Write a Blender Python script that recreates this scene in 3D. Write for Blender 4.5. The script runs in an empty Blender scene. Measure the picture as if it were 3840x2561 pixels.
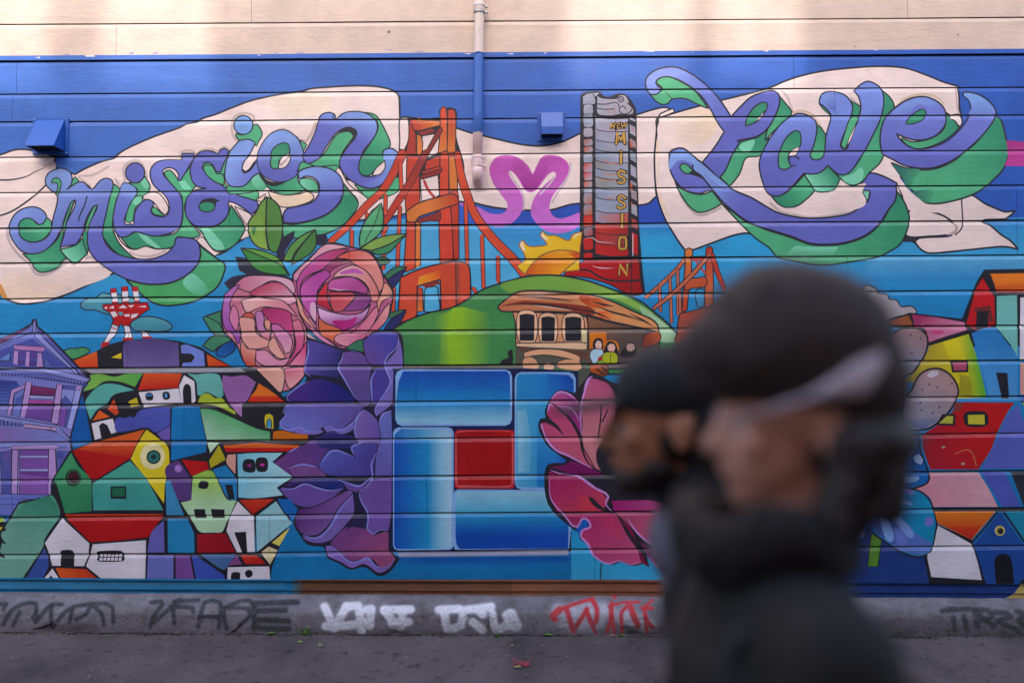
import bpy, bmesh, math, random
import numpy as np
from mathutils import Vector, Matrix, noise as mnoise
from mathutils.geometry import delaunay_2d_cdt
R_ = math.radians
rnd = random.Random(7)
sc = bpy.context.scene
col = sc.collection

# ------------------------------------------------------------ camera
IW, IH = 3840.0, 2561.0
LENS = 28.0
FPX = LENS / 36.0 * IW
CAM_D = 4.4                      # metres from the painted wall
YAW, PITCH, ROLL = R_(-0.2), R_(1.6), R_(-0.485)

def cam_axes():
    cy, sy = math.cos(YAW), math.sin(YAW); cp, sp = math.cos(PITCH), math.sin(PITCH)
    fwd = Vector((-sy * cp, cy * cp, sp)); r0 = Vector((cy, sy, 0)); u0 = r0.cross(fwd)
    return r0 * math.cos(ROLL) + u0 * math.sin(ROLL), u0 * math.cos(ROLL) - r0 * math.sin(ROLL), fwd
RIGHT, UP, FWD = cam_axes()

def ray(px, py):
    return FWD + RIGHT * ((px - IW / 2) / FPX) + UP * ((IH / 2 - py) / FPX)
_d = ray(1920, 2380)
CAM_H = -_d.z * CAM_D / _d.y     # the foot of the wall below the lens is z = 0
CAM = Vector((0, -CAM_D, CAM_H))

def wall(px, py, y=0.0):
    """where the line of sight through a photo pixel meets the plane of the wall (x, z in metres)"""
    d = ray(px, py); t = (y + CAM_D) / d.y
    return CAM.x + d.x * t, CAM.z + d.z * t

def at(px, py, dist):
    """point at a given distance in front of the camera plane"""
    return CAM + ray(px, py) * dist

cam_data = bpy.data.cameras.new('camera')
cam_data.lens = LENS; cam_data.sensor_width = 36.0; cam_data.sensor_fit = 'HORIZONTAL'
cam_data.clip_start = 0.05; cam_data.clip_end = 500
cam_data.dof.use_dof = True
cam_data.dof.focus_distance = CAM_D
cam_data.dof.aperture_fstop = 0.8
cam = bpy.data.objects.new('camera', cam_data)
M = Matrix((RIGHT, UP, -FWD)).transposed().to_4x4(); M.translation = CAM
cam.matrix_world = M
col.objects.link(cam); sc.camera = cam

# ------------------------------------------------------------ sky and sun
SUN_EL, SUN_AZ = R_(30), R_(2)       # behind the camera, over the roofs on the far side of the alley
w = bpy.data.worlds.new('World'); sc.world = w; w.use_nodes = True
nt = w.node_tree; nt.nodes.clear()
sky = nt.nodes.new('ShaderNodeTexSky'); sky.sky_type = 'NISHITA'; sky.sun_disc = False
sky.sun_elevation = SUN_EL; sky.sun_rotation = R_(180) + SUN_AZ
sky.air_density = 1.0; sky.dust_density = 3.0; sky.ozone_density = 1.0
bg = nt.nodes.new('ShaderNodeBackground'); bg.inputs['Strength'].default_value = 0.15
wo = nt.nodes.new('ShaderNodeOutputWorld')
nt.links.new(sky.outputs[0], bg.inputs[0]); nt.links.new(bg.outputs[0], wo.inputs[0])
sl = bpy.data.lights.new('sun', 'SUN'); sl.energy = 0.45; sl.angle = R_(1.2); sl.color = (1.0, 0.95, 0.9)
sun = bpy.data.objects.new('sun', sl); col.objects.link(sun)
sdir = Vector((math.sin(SUN_AZ) * math.cos(SUN_EL), math.cos(SUN_AZ) * math.cos(SUN_EL), -math.sin(SUN_EL)))
sun.rotation_euler = sdir.to_track_quat('-Z', 'Y').to_euler()

sc.view_settings.view_transform = 'Standard'
sc.view_settings.look = 'None'
sc.view_settings.exposure = 2.25
sc.view_settings.gamma = 1.0
sc.render.engine = 'CYCLES'
sc.cycles.max_bounces = 5; sc.cycles.diffuse_bounces = 3; sc.cycles.glossy_bounces = 2
sc.cycles.caustics_reflective = False; sc.cycles.caustics_refractive = False

# ------------------------------------------------------------ helpers
def tag(o, label=None, cat=None, group=None, kind=None):
    if label: o['label'] = label
    if cat: o['category'] = cat
    if group: o['group'] = group
    if kind: o['kind'] = kind
    return o

def empty(name, loc=(0, 0, 0), parent=None):
    o = bpy.data.objects.new(name, None); col.objects.link(o); o.location = loc
    o.empty_display_size = 0.1
    if parent: o.parent = parent
    return o

def obj(name, bm, mat, parent=None, smooth=False, loc=None):
    me = bpy.data.meshes.new(name); bm.normal_update(); bm.to_mesh(me); bm.free()
    if mat: me.materials.append(mat)
    if smooth: me.polygons.foreach_set('use_smooth', [True] * len(me.polygons))
    o = bpy.data.objects.new(name, me); col.objects.link(o)
    if parent:
        o.parent = parent
    if loc: o.location = loc
    return o

def mesh_obj(name, verts, faces, mat, parent=None, smooth=False):
    me = bpy.data.meshes.new(name); me.from_pydata(verts, [], faces); me.update()
    if mat: me.materials.append(mat)
    if smooth: me.polygons.foreach_set('use_smooth', [True] * len(me.polygons))
    o = bpy.data.objects.new(name, me); col.objects.link(o)
    if parent: o.parent = parent
    return o

def lin(h):
    h = h.lstrip('#')
    r = [int(h[i:i + 2], 16) / 255 for i in (0, 2, 4)]
    return [(c / 12.92 if c <= 0.04045 else ((c + 0.055) / 1.055) ** 2.4) for c in r]

class NT:
    def __init__(s, name):
        s.m = bpy.data.materials.new(name); s.m.use_nodes = True
        s.t = s.m.node_tree; s.b = s.t.nodes['Principled BSDF']
    def n(s, typ, **kw):
        nd = s.t.nodes.new('ShaderNode' + typ)
        for k, v in kw.items():
            if k in nd.inputs.keys(): 
                try: nd.inputs[k].default_value = v
                except TypeError: nd.inputs[k].default_value = (*v, 1)
            else: setattr(nd, k, v)
        return nd
    def l(s, a, b): s.t.links.new(a, b)
    def coords(s, scale=(1, 1, 1), src='Object'):
        tc = s.n('TexCoord'); mp = s.n('Mapping'); s.l(tc.outputs[src], mp.inputs[0])
        mp.inputs['Scale'].default_value = scale
        return mp.outputs[0]
    def noise(s, vec, scale, detail=6, rough=0.6):
        nd = s.n('TexNoise'); nd.inputs['Scale'].default_value = scale; nd.inputs['Detail'].default_value = detail
        nd.inputs['Roughness'].default_value = rough; s.l(vec, nd.inputs['Vector']); return nd.outputs['Fac']
    def ramp(s, fac, stops, interp='LINEAR'):
        r = s.n('ValToRGB'); s.l(fac, r.inputs[0]); e = r.color_ramp.elements; r.color_ramp.interpolation = interp
        while len(e) < len(stops): e.new(0.5)
        for el, (p, c) in zip(e, stops):
            el.position = p; el.color = (*c, 1) if len(c) == 3 else c
        return r.outputs[0]
    def mix(s, fac, a, b, mode='MIX'):
        m = s.n('Mix', data_type='RGBA', blend_type=mode)
        for i, v in ((0, fac), (6, a), (7, b)):
            if hasattr(v, 'links') or isinstance(v, bpy.types.NodeSocket): s.l(v, m.inputs[i])
            else: m.inputs[i].default_value = v if i == 0 else (*v, 1)
        return m.outputs[2]
    def bump(s, h, strength, dist, prev=None):
        b = s.n('Bump'); b.inputs['Strength'].default_value = strength; b.inputs['Distance'].default_value = dist
        s.l(h, b.inputs['Height'])
        if prev: s.l(prev, b.inputs['Normal'])
        return b.outputs[0]
    def base(s, v):
        if isinstance(v, bpy.types.NodeSocket): s.l(v, s.b.inputs['Base Color'])
        else: s.b.inputs['Base Color'].default_value = (*v, 1)
    def set(s, **kw):
        for k, v in kw.items(): s.b.inputs[k.replace('_', ' ')].default_value = v

def simple(name, color, rough=0.6, var=0.15, scale=12, bump=0.0, bdist=0.002, metallic=0.0, stretch=(1, 1, 1)):
    """one plain surface with a slight uneven tone and relief"""
    k = NT(name); v = k.coords(stretch)
    c = lin(color) if isinstance(color, str) else list(color)
    n = k.noise(v, scale, 5)
    k.base(k.mix(n, [x * (1 - var) for x in c], [min(1, x * (1 + var)) for x in c]))
    k.set(Roughness=rough, Metallic=metallic)
    if bump: k.l(k.bump(k.noise(v, scale * 6, 6), bump, bdist), k.b.inputs['Normal'])
    return k.m
# ------------------------------------------------------------ the mural, as vector paint
# every painted area is a polygon on the wall; the planks are triangulated along the edges of the paint
PX = 680.0                      # drawing units per metre
items = []                      # painter's order
org = [0.0, 0.0]
TS = 2351 / 960.0
def O(c, r): org[0] = c * 960.0; org[1] = r * 600.0

def parse(s):
    pts, cor = [], []
    for tkn in s.split():
        c = tkn.endswith('!')
        a, b = tkn.rstrip('!').split(',')
        x, z = wall(org[0] + float(a) / TS, org[1] + float(b) / TS)
        pts.append((x * PX, z * PX)); cor.append(c)
    return pts, cor

def cat_open(p, step):
    out = [p[0]]
    n = len(p)
    for i in range(n - 1):
        p0 = p[i - 1] if i > 0 else (2 * p[0][0] - p[1][0], 2 * p[0][1] - p[1][1])
        p1, p2 = p[i], p[i + 1]
        p3 = p[i + 2] if i + 2 < n else (2 * p2[0] - p1[0], 2 * p2[1] - p1[1])
        m = max(1, min(5, int(math.hypot(p2[0] - p1[0], p2[1] - p1[1]) / step)))
        for k in range(1, m + 1):
            t = k / m; a = -.5 * t ** 3 + t * t - .5 * t; b = 1.5 * t ** 3 - 2.5 * t * t + 1
            c = -1.5 * t ** 3 + 2 * t * t + .5 * t; d = .5 * t ** 3 - .5 * t * t
            out.append((a * p0[0] + b * p1[0] + c * p2[0] + d * p3[0], a * p0[1] + b * p1[1] + c * p2[1] + d * p3[1]))
    return out

def smooth_closed(p, cor, step=9):
    n = len(p)
    ci = [i for i in range(n) if cor[i]]
    if not ci:
        q = [p[-2], p[-1]] + p + [p[0], p[1]]
        full = cat_open(q, step)
        # drop the two lead-in and lead-out spans
        def span(i):
            return max(1, min(5, int(math.hypot(q[i + 1][0] - q[i][0], q[i + 1][1] - q[i][1]) / step)))
        a = span(0) + span(1); b = len(full) - span(len(q) - 2) - 1
        return full[a:b]
    out = []
    for k, i in enumerate(ci):
        j = ci[(k + 1) % len(ci)]
        seg = [p[(i + m) % n] for m in range(((j - i) % n or n) + 1)]
        out += cat_open(seg, step)[:-1]
    return out

C = {}
def colr(c):
    if isinstance(c, str): c = lin(C.get(c, c))
    return c

def grad(c, g):
    """g = (colour2, x0, y0, x1, y1): colour at the first point to colour2 at the second"""
    if g is None: return ('flat', colr(c))
    x0, z0 = wall(org[0] + g[1] / TS, org[1] + g[2] / TS); x1, z1 = wall(org[0] + g[3] / TS, org[1] + g[4] / TS)
    return ('lin', colr(c), colr(g[0]), x0 * PX, z0 * PX, x1 * PX, z1 * PX)

def add_fill(c, poly):
    items.append(dict(k='f', p=np.array(poly), c=c))

def add_stroke(c, path, w, closed=False):
    path = np.array(path, float)
    if closed: path = np.vstack([path, path[:1]])
    if np.isscalar(w): w = np.full(len(path), float(w))
    items.append(dict(k='s', p=path, w=np.array(w, float), c=c, closed=closed))

OW = 1.25
def F(c, s, o=11, g=None, sm=1, oc='K'):
    pts, cor = parse(s)
    poly = smooth_closed(pts, cor) if sm else pts
    add_fill(grad(c, g), poly)
    if o: add_stroke(('flat', colr(oc)), poly, OW * o / TS, True)
def P(c, s, o=0, g=None, oc='K'): F(c, s, o, g, 0, oc)
def L(wd, s, c='K', sm=1, taper=0):
    pts, cor = parse(s)
    path = cat_open(pts, 9) if sm and len(pts) > 2 else pts
    n = len(path)
    w = np.full(n, (wd * 1.15 if c == 'K' else wd) / TS)
    if taper: w *= np.array([min(1, 0.25 + 2.2 * min(i, n - 1 - i) / n) if taper == 1 else 1 - 0.8 * i / n for i in range(n)])
    add_stroke(('flat', colr(c)), path, w)
def B(c, s, wd, o=11, g=None):
    pts, cor = parse(s)
    wd = [wd] * len(pts) if np.isscalar(wd) else list(wd)
    path = cat_open(pts, 9)
    # widths along the spline
    d = np.r_[0, np.cumsum([math.dist(pts[i], pts[i + 1]) for i in range(len(pts) - 1)])]
    e = np.r_[0, np.cumsum([math.dist(path[i], path[i + 1]) for i in range(len(path) - 1)])]
    w = np.interp(e / e[-1], d / d[-1], wd) / TS
    if o: add_stroke(('flat', colr('K')), path, w + 2 * o / TS)
    add_stroke(grad(c, g), path, w)
def E_(c, x, y, rx, ry=None, o=11, n=18, g=None, rot=0):
    ry = ry or rx
    s = ' '.join('%.1f,%.1f' % (x + rx * math.cos(a) * math.cos(rot) - ry * math.sin(a) * math.sin(rot), y + rx * math.cos(a) * math.sin(rot) + ry * math.sin(a) * math.cos(rot)) for a in [2 * math.pi * i / n for i in range(n)])
    P(c, s, o, g)
C.update(K='#26232c', cr='#f2d9d0', pe='#f4d6b4', cs='#c9b1aa', pu='#6468ba', pl='#84a2de', pm='#7078c8', g1='#4fae7a', g2='#2f8f68',
         g3='#7ed2ab', g4='#4aa65c', gd='#27695a', ro='#3c68b8', cy='#2090c8', gold='#d2a040', gy='#a8a4b2', gr='#8f97a4', wh='#e6dde2',
         red='#bd1216', org='#e2661a', bk='#201e26')
# --- grounds
O(0, 0)
P('ro', '-4000,-300 14000,-300 14000,3000 -4000,3000', g=('#2757b0', 2000, 0, 9400, 0))
O(0, 1)
P('#2f7fc2', '-4000,655 2351,602 4702,573 7053,550 14000,490 14000,4400 -4000,4400', g=('#3aa2d2', 0, 600, 0, 1000))
O(0, 1)
P('#3aa0d0', '-4000,1000 14000,910 14000,1400 -4000,1500', g=('#1d8bc4', 0, 1000, 0, 1350))
P('#1d8bc4', '-4000,1400 14000,1300 14000,4400 -4000,4400', g=('#0f77ae', 0, 1400, 0, 3600))
O(2, 1)
P('#2a9fd2', '1170,600 2400,580 2400,1000 1180,1000')
P('#1a78be', '1170,600 2400,580 2400,700 1175,720', g=('#2f9ed0', 0, 590, 0, 710))
O(3, 1)
P('#58a8d0', '900,900 6000,860 6000,1080 900,1120', g=('#2488c4', 0, 900, 0, 1090))
# sky between the bridge legs is paler
O(1, 1)
P('#4aa2d0', '560,690 800,580 1180,560 1350,540 2000,560 2120,620 2500,1000 2351,1120 2050,1250 1200,1300 1100,900', g=('#52b2da', 0, 600, 0, 1200))
P('#2f5cbc', '1860,390 2060,430 2310,460 2360,600 1870,590')
O(2, 1)
P('#2850b0', '-60,470 100,465 350,465 625,400 625,590 -60,600')
P('#2a84c8', '-60,600 625,590 625,660 -60,680', g=('#3a9cd0', 0, 590, 0, 680))
P('#2850b4', '1160,420 1330,360 1420,560 1430,575 1165,580')
# --- cream ribbons
O(0, 0)
F('cr', '-900,1650! -300,1500 0,1425 100,1390 200,1376 330,1392 430,1420 508,1442! 500,1490 520,1545! 690,1605! 760,1562 860,1515 940,1482 1040,1455 1085,1418 1180,1360 1400,1262 1650,1172 1705,1140 1810,1118 1855,1090 1990,1048 2180,970 2351,912 2600,862 2780,838 2860,815 3050,800 3250,790 3430,795 3550,815 3620,842 3662,885 3670,1000 3672,1085! 3740,1078 4000,1120 4200,1180 4330,1222 4450,1250 4702,1312 4850,1338 4960,1343 5080,1328 5200,1290 5345,1220! 5842,1060 5980,1016 6090,990 6150,1002 6190,1040! 6040,1085 6030,1200 6015,1400 6015,1570 6022,1740 6030,1800! 6000,1830 5872,1885 5322,1870 5050,1930 4790,1930 4660,1922 4500,1900 4340,1860! 4000,1850 3700,1970 3350,2015 3190,2045 2951,2120 2351,2170 2300,2155 2190,2225 1970,2350 1560,2300 1050,2510 850,2600 650,2690 450,2760 350,2780 200,2790 60,2750 0,2700 -400,2500 -900,2300', 14)
# peach tints inside the ribbon
F('#f3dcc4', '2050,1060 2250,980 2500,900 2780,860 3000,880 3050,1000 2900,1060 2600,1080 2500,1010 2250,1060', 0, g=('cr', 2550, 900, 2420, 1060))
F('#f3d3b6', '10,2600 100,2500 500,2440 900,2490 1000,2540 650,2670 400,2745 180,2765 60,2720', 0, g=('cr', 300, 2750, 380, 2430))
O(0, 1)
F('#d8954e', '0,1130 40,1200 70,1270 40,1275 0,1230', 0)
L(17, '-300,190 0,188 100,185 230,160 330,110 420,70 500,15', taper=2)
L(14, '-200,560 0,515 120,468 240,390 340,310 430,225')
F('cs', '390,60 500,20 510,75 450,90', 0)
L(22, '1000,60 850,140 720,150 760,190 830,240', '#d2b7b0')
L(26, '60,640 90,760 170,870 270,960 330,1045 430,1050 540,990 620,930 680,960', '#c4aeb0')
L(26, '790,910 830,890 900,930 960,985', '#c4aeb0')
L(30, '1345,160 1300,40 1240,5 1160,40 1135,110 1150,180 1110,240 1060,180', '#cdb6b2')
O(0, 0)
L(26, '2330,1130 2330,1070 2250,1040 2160,1070 2130,1150 2140,1240 2190,1310', '#cfb5aa')
L(24, '1790,1400 1760,1385 1670,1395 1660,1450', '#cfb5aa')
L(24, '2110,1390 2060,1350 2000,1390 1930,1370 1840,1390 1780,1440', '#cfb5aa')
O(1, 0)
L(11, '1320,890 1322,1000 1320,1085 1314,1160 1320,1290 1312,1415')
L(20, '400,1290 330,1225 250,1185 160,1215 90,1280', '#cfb0a8')
L(30, '545,1130 520,1210 460,1300 420,1290', '#cfb0a8')
# ribbon behind "Love"
O(2, 0)
F('cr', '1345,1085! 1480,1045 1600,1010 1730,975 1920,925 2100,880 2351,812 2501,750 2651,700 2851,655 3101,626 3351,611 3601,626 3801,690 3951,750 4096,793! 4106,900 4111,1010 4131,1070 4131,1125 4111,1165 4091,1160 3900,1300 3500,1700 3540,1680! 3631,1900 3751,1921 3881,1960 4000,2030 4091,2080 4096,2110 4050,2155 3851,2172 3600,2170 3300,2300 2351,2200 2180,2148 2050,2162 1850,2230 1650,2300 1590,2300! 1530,2220 1450,2090 1400,2000 1345,1850 1320,1720 1310,1570 1310,1400 1335,1200', 14)
F('pe', '1370,1110 1720,1000 1840,1060 1880,1150 1800,1300 1600,1360 1420,1400 1350,1300', 0, g=('cr', 1800, 1100, 1400, 1300))
P('pe', '1325,1300 1350,1300 1350,1700 1380,1830 1450,1990 1430,2000 1350,1830')
F('cr', '1345,1080 1360,1050 1480,1000 1492,1030 1400,1070', 11)
O(3, 0)
L(22, '130,840 180,900 225,1030', '#d2b8b0')
L(26, '235,1035 310,1020 400,1055 455,1130 520,1230', '#d4b89e')
L(22, '1170,990 1260,910 1400,868 1540,890 1620,960', '#dcc0a0')
L(16, '1725,810 1735,950 1750,1050', '#cdb5ae')
L(18, '760,900 850,980', '#cfb5ae')
O(3, 1)
L(26, '20,400 150,490 400,520 650,505 800,450 890,370', '#cbb6b0')
L(24, '1070,30 1200,220 1300,300 1430,390', '#cbb6b0')
L(20, '1010,100 960,90 920,90', '#cbb6b0')
O(2, 1)
L(26, '1545,320 1610,420 1700,500 1790,500 1920,440', '#c8b2ac')
L(24, '1990,470 2090,560 2180,650', '#c8b2ac')
O(3, 1)
# ribbon tail on the right
F('cr', '1300,440! 1460,400 1600,390 1780,350 1870,322 1990,400 2100,450 2180,478 2272,466! 2240,500 2180,545! 1985,550! 1975,570 2040,600 2140,685 2230,745 2300,822! 2200,800 2100,800 1800,832 1520,858 1430,840 1375,790 1350,745 1370,722 1430,708! 1260,705', 14)
F('#2a2631', '1230,690! 1500,700 1690,690 1650,712 1430,722 1380,735 1350,760 1400,830 1330,760 1240,750', 0)
F('cr', '1300,470 1450,470 1600,510 1690,570 1740,620 1730,650 1690,682 1500,700 1270,690', 11)
F('cs', '1640,690 1715,640 1700,590 1600,515 1690,570 1742,620 1730,655 1690,685', 0)
L(11, '1778,360 1785,500 1790,590 1765,650 1720,690')
L(16, '1280,445 1450,462 1600,508 1700,570')
F('cr', '960,110! 1000,60 1060,-30 1110,0 1200,150 1290,270 1380,350 1480,410 1700,400 1600,480 1290,460 1240,330 1180,215 1100,170', 0)
# smears and chips where the cream and the blue boards meet
O(0, 0)
for s in ('1175,497 1200,486 1245,484 1210,498', '1392,498 1420,486 1462,482 1430,497', '580,508 620,497 640,506', '2510,488 2560,480 2540,490', '2700,488 2790,480 2780,489', '3800,480 3900,476 3880,484', '3520,462 3600,458 3590,466'): P('#5a70c4', s)
for s in ('780,516 870,514 880,528 800,530', '330,535 380,530 370,542', '2360,512 2400,508 2390,518', '4650,500 4720,498 4700,508', '4990,494 5020,490 5010,502', '7000,475 7060,470 7040,482', '5900,482 6010,478 6000,486', '8000,462 8060,458 8040,470', '130,482 190,476 200,486', '4260,502 4330,498 4310,510', '6020,470 6100,466 6080,474'): P('#e8d8d0', s)
E_('#8a6a60', 3571, 297, 17, 14, 0)
E_('#8a6a60', 8798, 325, 9, 9, 0); E_('#7a6660', 685, 78, 6, 6, 0); E_('#7a6660', 7850, 38, 9, 5, 0); E_('#7a6660', 8195, 20, 9, 4, 0); E_('#7a6660', 9290, 32, 9, 4, 0); E_('#5a4a48', 7848, 428, 8, 5, 0)
# --- "Mission" : green blocks, then violet letters
O(0, 1)
F('g1', '430,530! 470,565 465,640 420,710 340,752 260,750 190,705 168,630 190,565 245,535 310,555 355,595', 9, g=('g2', 420, 560, 220, 700))
F('g2', '205,862! 350,855 450,800 530,720 560,650 590,640 555,800! 610,905! 560,940 540,980 460,1020 370,1032 320,1000 270,920', 11, g=('g1', 520, 760, 330, 1000))
F('g3', '550,825! 700,780 760,720 810,800 800,870! 760,900 720,940 680,947 620,905', 11, g=('g2', 620, 900, 790, 780))
F('g2', '1040,215! 1112,280 1100,330 1080,400 1045,500 1035,640 1090,740 1200,850 1285,912! 1150,900 1040,830 960,730 938,680 950,600 980,480 1000,350', 10, g=('g1', 980, 760, 1010, 400))
F('g1', '690,155! 725,210 640,250 600,278', 9)
F('g1', '800,230! 842,272 830,325 790,390 760,440 780,330', 9)
F('g1', '655,385 690,372 610,570 600,640 560,660 580,600', 8)
F('g1', '860,430 895,420 825,585 800,660 770,660 800,560', 8)
F('g2', '765,680! 800,640 806,860 760,725', 8)
# curl, first stem and bowl of the M
F('pu', '612,275! 655,225 660,150 630,103 570,80 500,92 440,130 415,190 430,245 475,285 528,335 520,420 495,510 478,590 462,655 430,710 350,750 260,750 190,705 168,630 190,565 245,535 310,555 358,597! 395,585 432,528! 410,480 350,440 280,433 200,455 130,510 85,605 90,680 130,762 200,840 280,862 370,852 450,802 515,725 552,650 575,615 592,540 655,390 690,368 690,420 610,580 600,640 555,802! 700,775! 745,705 770,620 800,530 860,428 897,415 890,450 820,590 805,680 810,800 870,905 1000,1010 1150,1092 1350,1142 1550,1132 1700,1070 1800,980 1842,880 1832,800 1800,742 1720,717 1622,715! 1608,760 1585,802 1530,860 1400,912 1260,912 1150,892 1050,850 980,780 943,690 952,600 982,470 1010,340 1040,230 1030,190 980,168 920,190 860,260 845,270 810,250 780,215 720,205', 10, g=('pl', 800, 700, 450, 120))
F('g1', '470,205 485,178 515,165 548,178 562,215 552,270 528,332! 510,318 533,255 528,222 500,210 480,218', 9)
F('g1', '655,390 682,375 612,560 600,640 572,645 590,570', 8)
F('g1', '862,432 893,420 825,585 805,650 780,640 805,550', 8)
L(11, '800,335 780,410 735,510 722,560')
# dot and body of the first i, first s
F('g1', '1330,150! 1378,240 1365,290 1310,335 1240,325 1260,270 1180,212 1290,205', 9)
F('g3', '1290,205 1325,165 1372,245 1340,270', 0)
E_('pu', 1240, 120, 88, 93, 10)
F('g2', '1110,715 1180,700 1240,665 1290,660 1370,690 1450,703 1600,680 1660,610 1680,500 1670,330! 1640,300 1560,210 1505,120 1560,95 1605,140 1640,190! 1700,120 1745,60! 1750,150 1800,240! 1760,290 1700,400 1700,480 1740,570 1800,640 1845,690! 1790,720 1700,715 1620,715 1600,790 1550,812 1480,820 1400,806 1340,795 1280,820 1220,820 1170,790 1130,740', 10, g=('g1', 1200, 760, 1650, 500))
P('g3', '1258,672 1330,682 1480,812 1430,812 1340,760')
P('g3', '1640,200 1700,190 1760,270 1700,275 1670,260')
F('cr', '1035,640! 1060,655 1095,725 1130,770 1180,812 1250,825 1340,795 1430,820 1560,815 1590,800! 1530,860 1400,910 1260,910 1180,860 1090,760', 10)
L(22, '1190,850 1280,885 1400,885 1520,840', '#cbb1ae')
F('cr', '1310,340 1370,300 1460,310 1530,400 1548,460 1520,502 1480,480 1420,400 1380,372 1330,372', 8)
F('g1', '1388,455 1415,430 1480,490 1515,515 1450,512 1400,490', 8)
F('pu', '1130,215! 1190,215 1262,280! 1255,315 1200,400 1160,500 1140,570 1160,598 1200,590 1228,600! 1240,480 1290,400 1340,365 1390,375 1415,405! 1385,465 1400,500 1460,522 1520,518 1552,470 1550,400 1515,330 1425,250 1385,180 1378,110 1405,50 1460,12 1540,-2 1665,0! 1675,-60! 1785,-60! 1770,0 1730,70 1700,120 1655,192! 1630,188! 1640,140 1600,85 1540,72 1492,100 1500,135 1565,215 1640,300 1672,370 1677,500 1655,610 1580,670 1450,702 1350,690 1240,662 1180,700 1110,712 1060,660 1038,560 1050,450 1085,320 1110,250', 10, g=('pm', 1300, 600, 1150, 250))
F('g1', '1240,338 1305,330 1310,365 1250,430 1230,500 1222,560 1190,578 1155,568 1162,500 1190,420', 8)
F('g3', '1250,345 1300,340 1305,375 1250,420 1215,400', 0)
F('pl', '1130,220 1185,222 1250,280 1200,380 1120,330 1100,290', 0, g=('pu', 1180, 240, 1120, 400))
# second s
F('g1', '1790,610! 1880,625 1980,610 2060,555 2100,480 2120,415! 2240,600 2232,680 2170,770 2080,830 2000,836 1930,790 1860,680', 11, g=('g2', 1900, 700, 2150, 500))
F('g3', '1850,632 1930,640 2060,800 2000,832 1930,785', 0)
F('cr', '2150,425! 2310,510 2262,600! 2210,520', 8)
F('cr', '1805,740! 1860,710 1940,810 2000,850 2070,835 1970,885! 1850,790', 8)
F('cr', '2255,640! 2310,690 2200,742!', 8)
F('g1', '1850,50 1940,20 2000,-20 2080,-60 2110,-40 2060,120 2080,240 2200,330 2351,370 2351,280 2100,270 1990,220 1880,140', 8)
F('pu', '1755,40 1745,110 1765,195 1815,248 1900,262! 1780,285 1718,350 1700,450 1720,540 1790,605 1880,622 1980,606 2060,550 2100,470 2095,383! 2160,400 2240,450 2312,502! 2370,440 2360,380! 2200,330 2100,278 2010,215 1960,170 1900,120 1855,70 1870,30 1910,20 1950,45 1985,110! 2025,112! 2060,20 2105,-80! 2060,-105 2030,-95 2000,-55! 1940,-80 1860,-80 1800,-40', 10)
F('g2', '1825,435 1850,395 1910,385 1965,400 1975,440 1940,475 1880,480 1840,465', 9)
F('K', '1822,430! 1850,375 1940,352 2025,378! 1990,385 1980,430! 1950,395 1880,385', 0)
F('g1', '1868,60 1935,48 1968,85 1990,128 2040,128 2062,180 2052,232! 1970,200 1890,130', 9)
# swash
F('g4', '1832,790! 1980,900 2062,960 2060,1030 2000,1160 1900,1240 1750,1310 1550,1340 1430,1322 1350,1280 1280,1220 1150,1100! 1350,1145 1550,1135 1700,1070 1800,980 1843,880', 13, g=('g1', 1600, 1250, 1900, 860))
F('g3', '1740,1050 1800,1060 1910,1180 1905,1225 1820,1240 1720,1190 1680,1120', 0, g=('g1', 1760, 1080, 1880, 1230))
# second i and o
O(0, 0)
F('g1', '2310,1170! 2360,1140 2410,1230 2370,1310 2360,1345! 2280,1290 2190,1285 2165,1225 2230,1242', 9)
E_('#7aa2dc', 2235, 1150, 88, 88, 10)
O(1, 1)
F('g1', '-130,150! 0,60 60,120 110,250! 60,255 -60,300 -250,310 -260,240', 9)
F('g3', '-40,180 60,100 100,250 20,280', 0, g=('g1', 0, 180, 80, 280))
F('g2', '20,90 80,180 180,215 280,195 390,90! 385,190 450,270! 400,300 250,322 130,270 105,250', 10, g=('g1', 150, 240, 420, 230))
F('K', '10,90 80,170 160,205 260,200 300,190 200,240 120,235 50,180', 0)
O(0, 1)
F('pl', '2200,-178! 2290,-187 2345,-155! 2300,-60 2240,20 2222,92 2240,120 2290,95 2330,40 2371,-30! 2400,100 2330,150 2250,235 2170,250 2100,230 2065,165 2070,60 2090,-20 2115,-80', 10, g=('pm', 2180, 0, 2330, 120))
L(22, '2225,95 2250,115 2295,90 2340,25')
O(1, 0)
F('g1', '405,1285! 470,1330! 425,1410!', 8)
B('pl', '330,1305 250,1255 165,1285 95,1380 70,1480 105,1570 200,1612 300,1590 365,1510 375,1410 335,1310', 115, 10, g=('pu', 200, 1280, 200, 1560))
F('g2', '145,1390 195,1335 270,1312 305,1345 308,1405 262,1425 212,1475 205,1545 165,1555 132,1520 138,1450', 9, g=('g1', 250, 1350, 160, 1530))
F('cr', '250,1430 305,1412 300,1440 225,1520 215,1490', 6)
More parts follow.
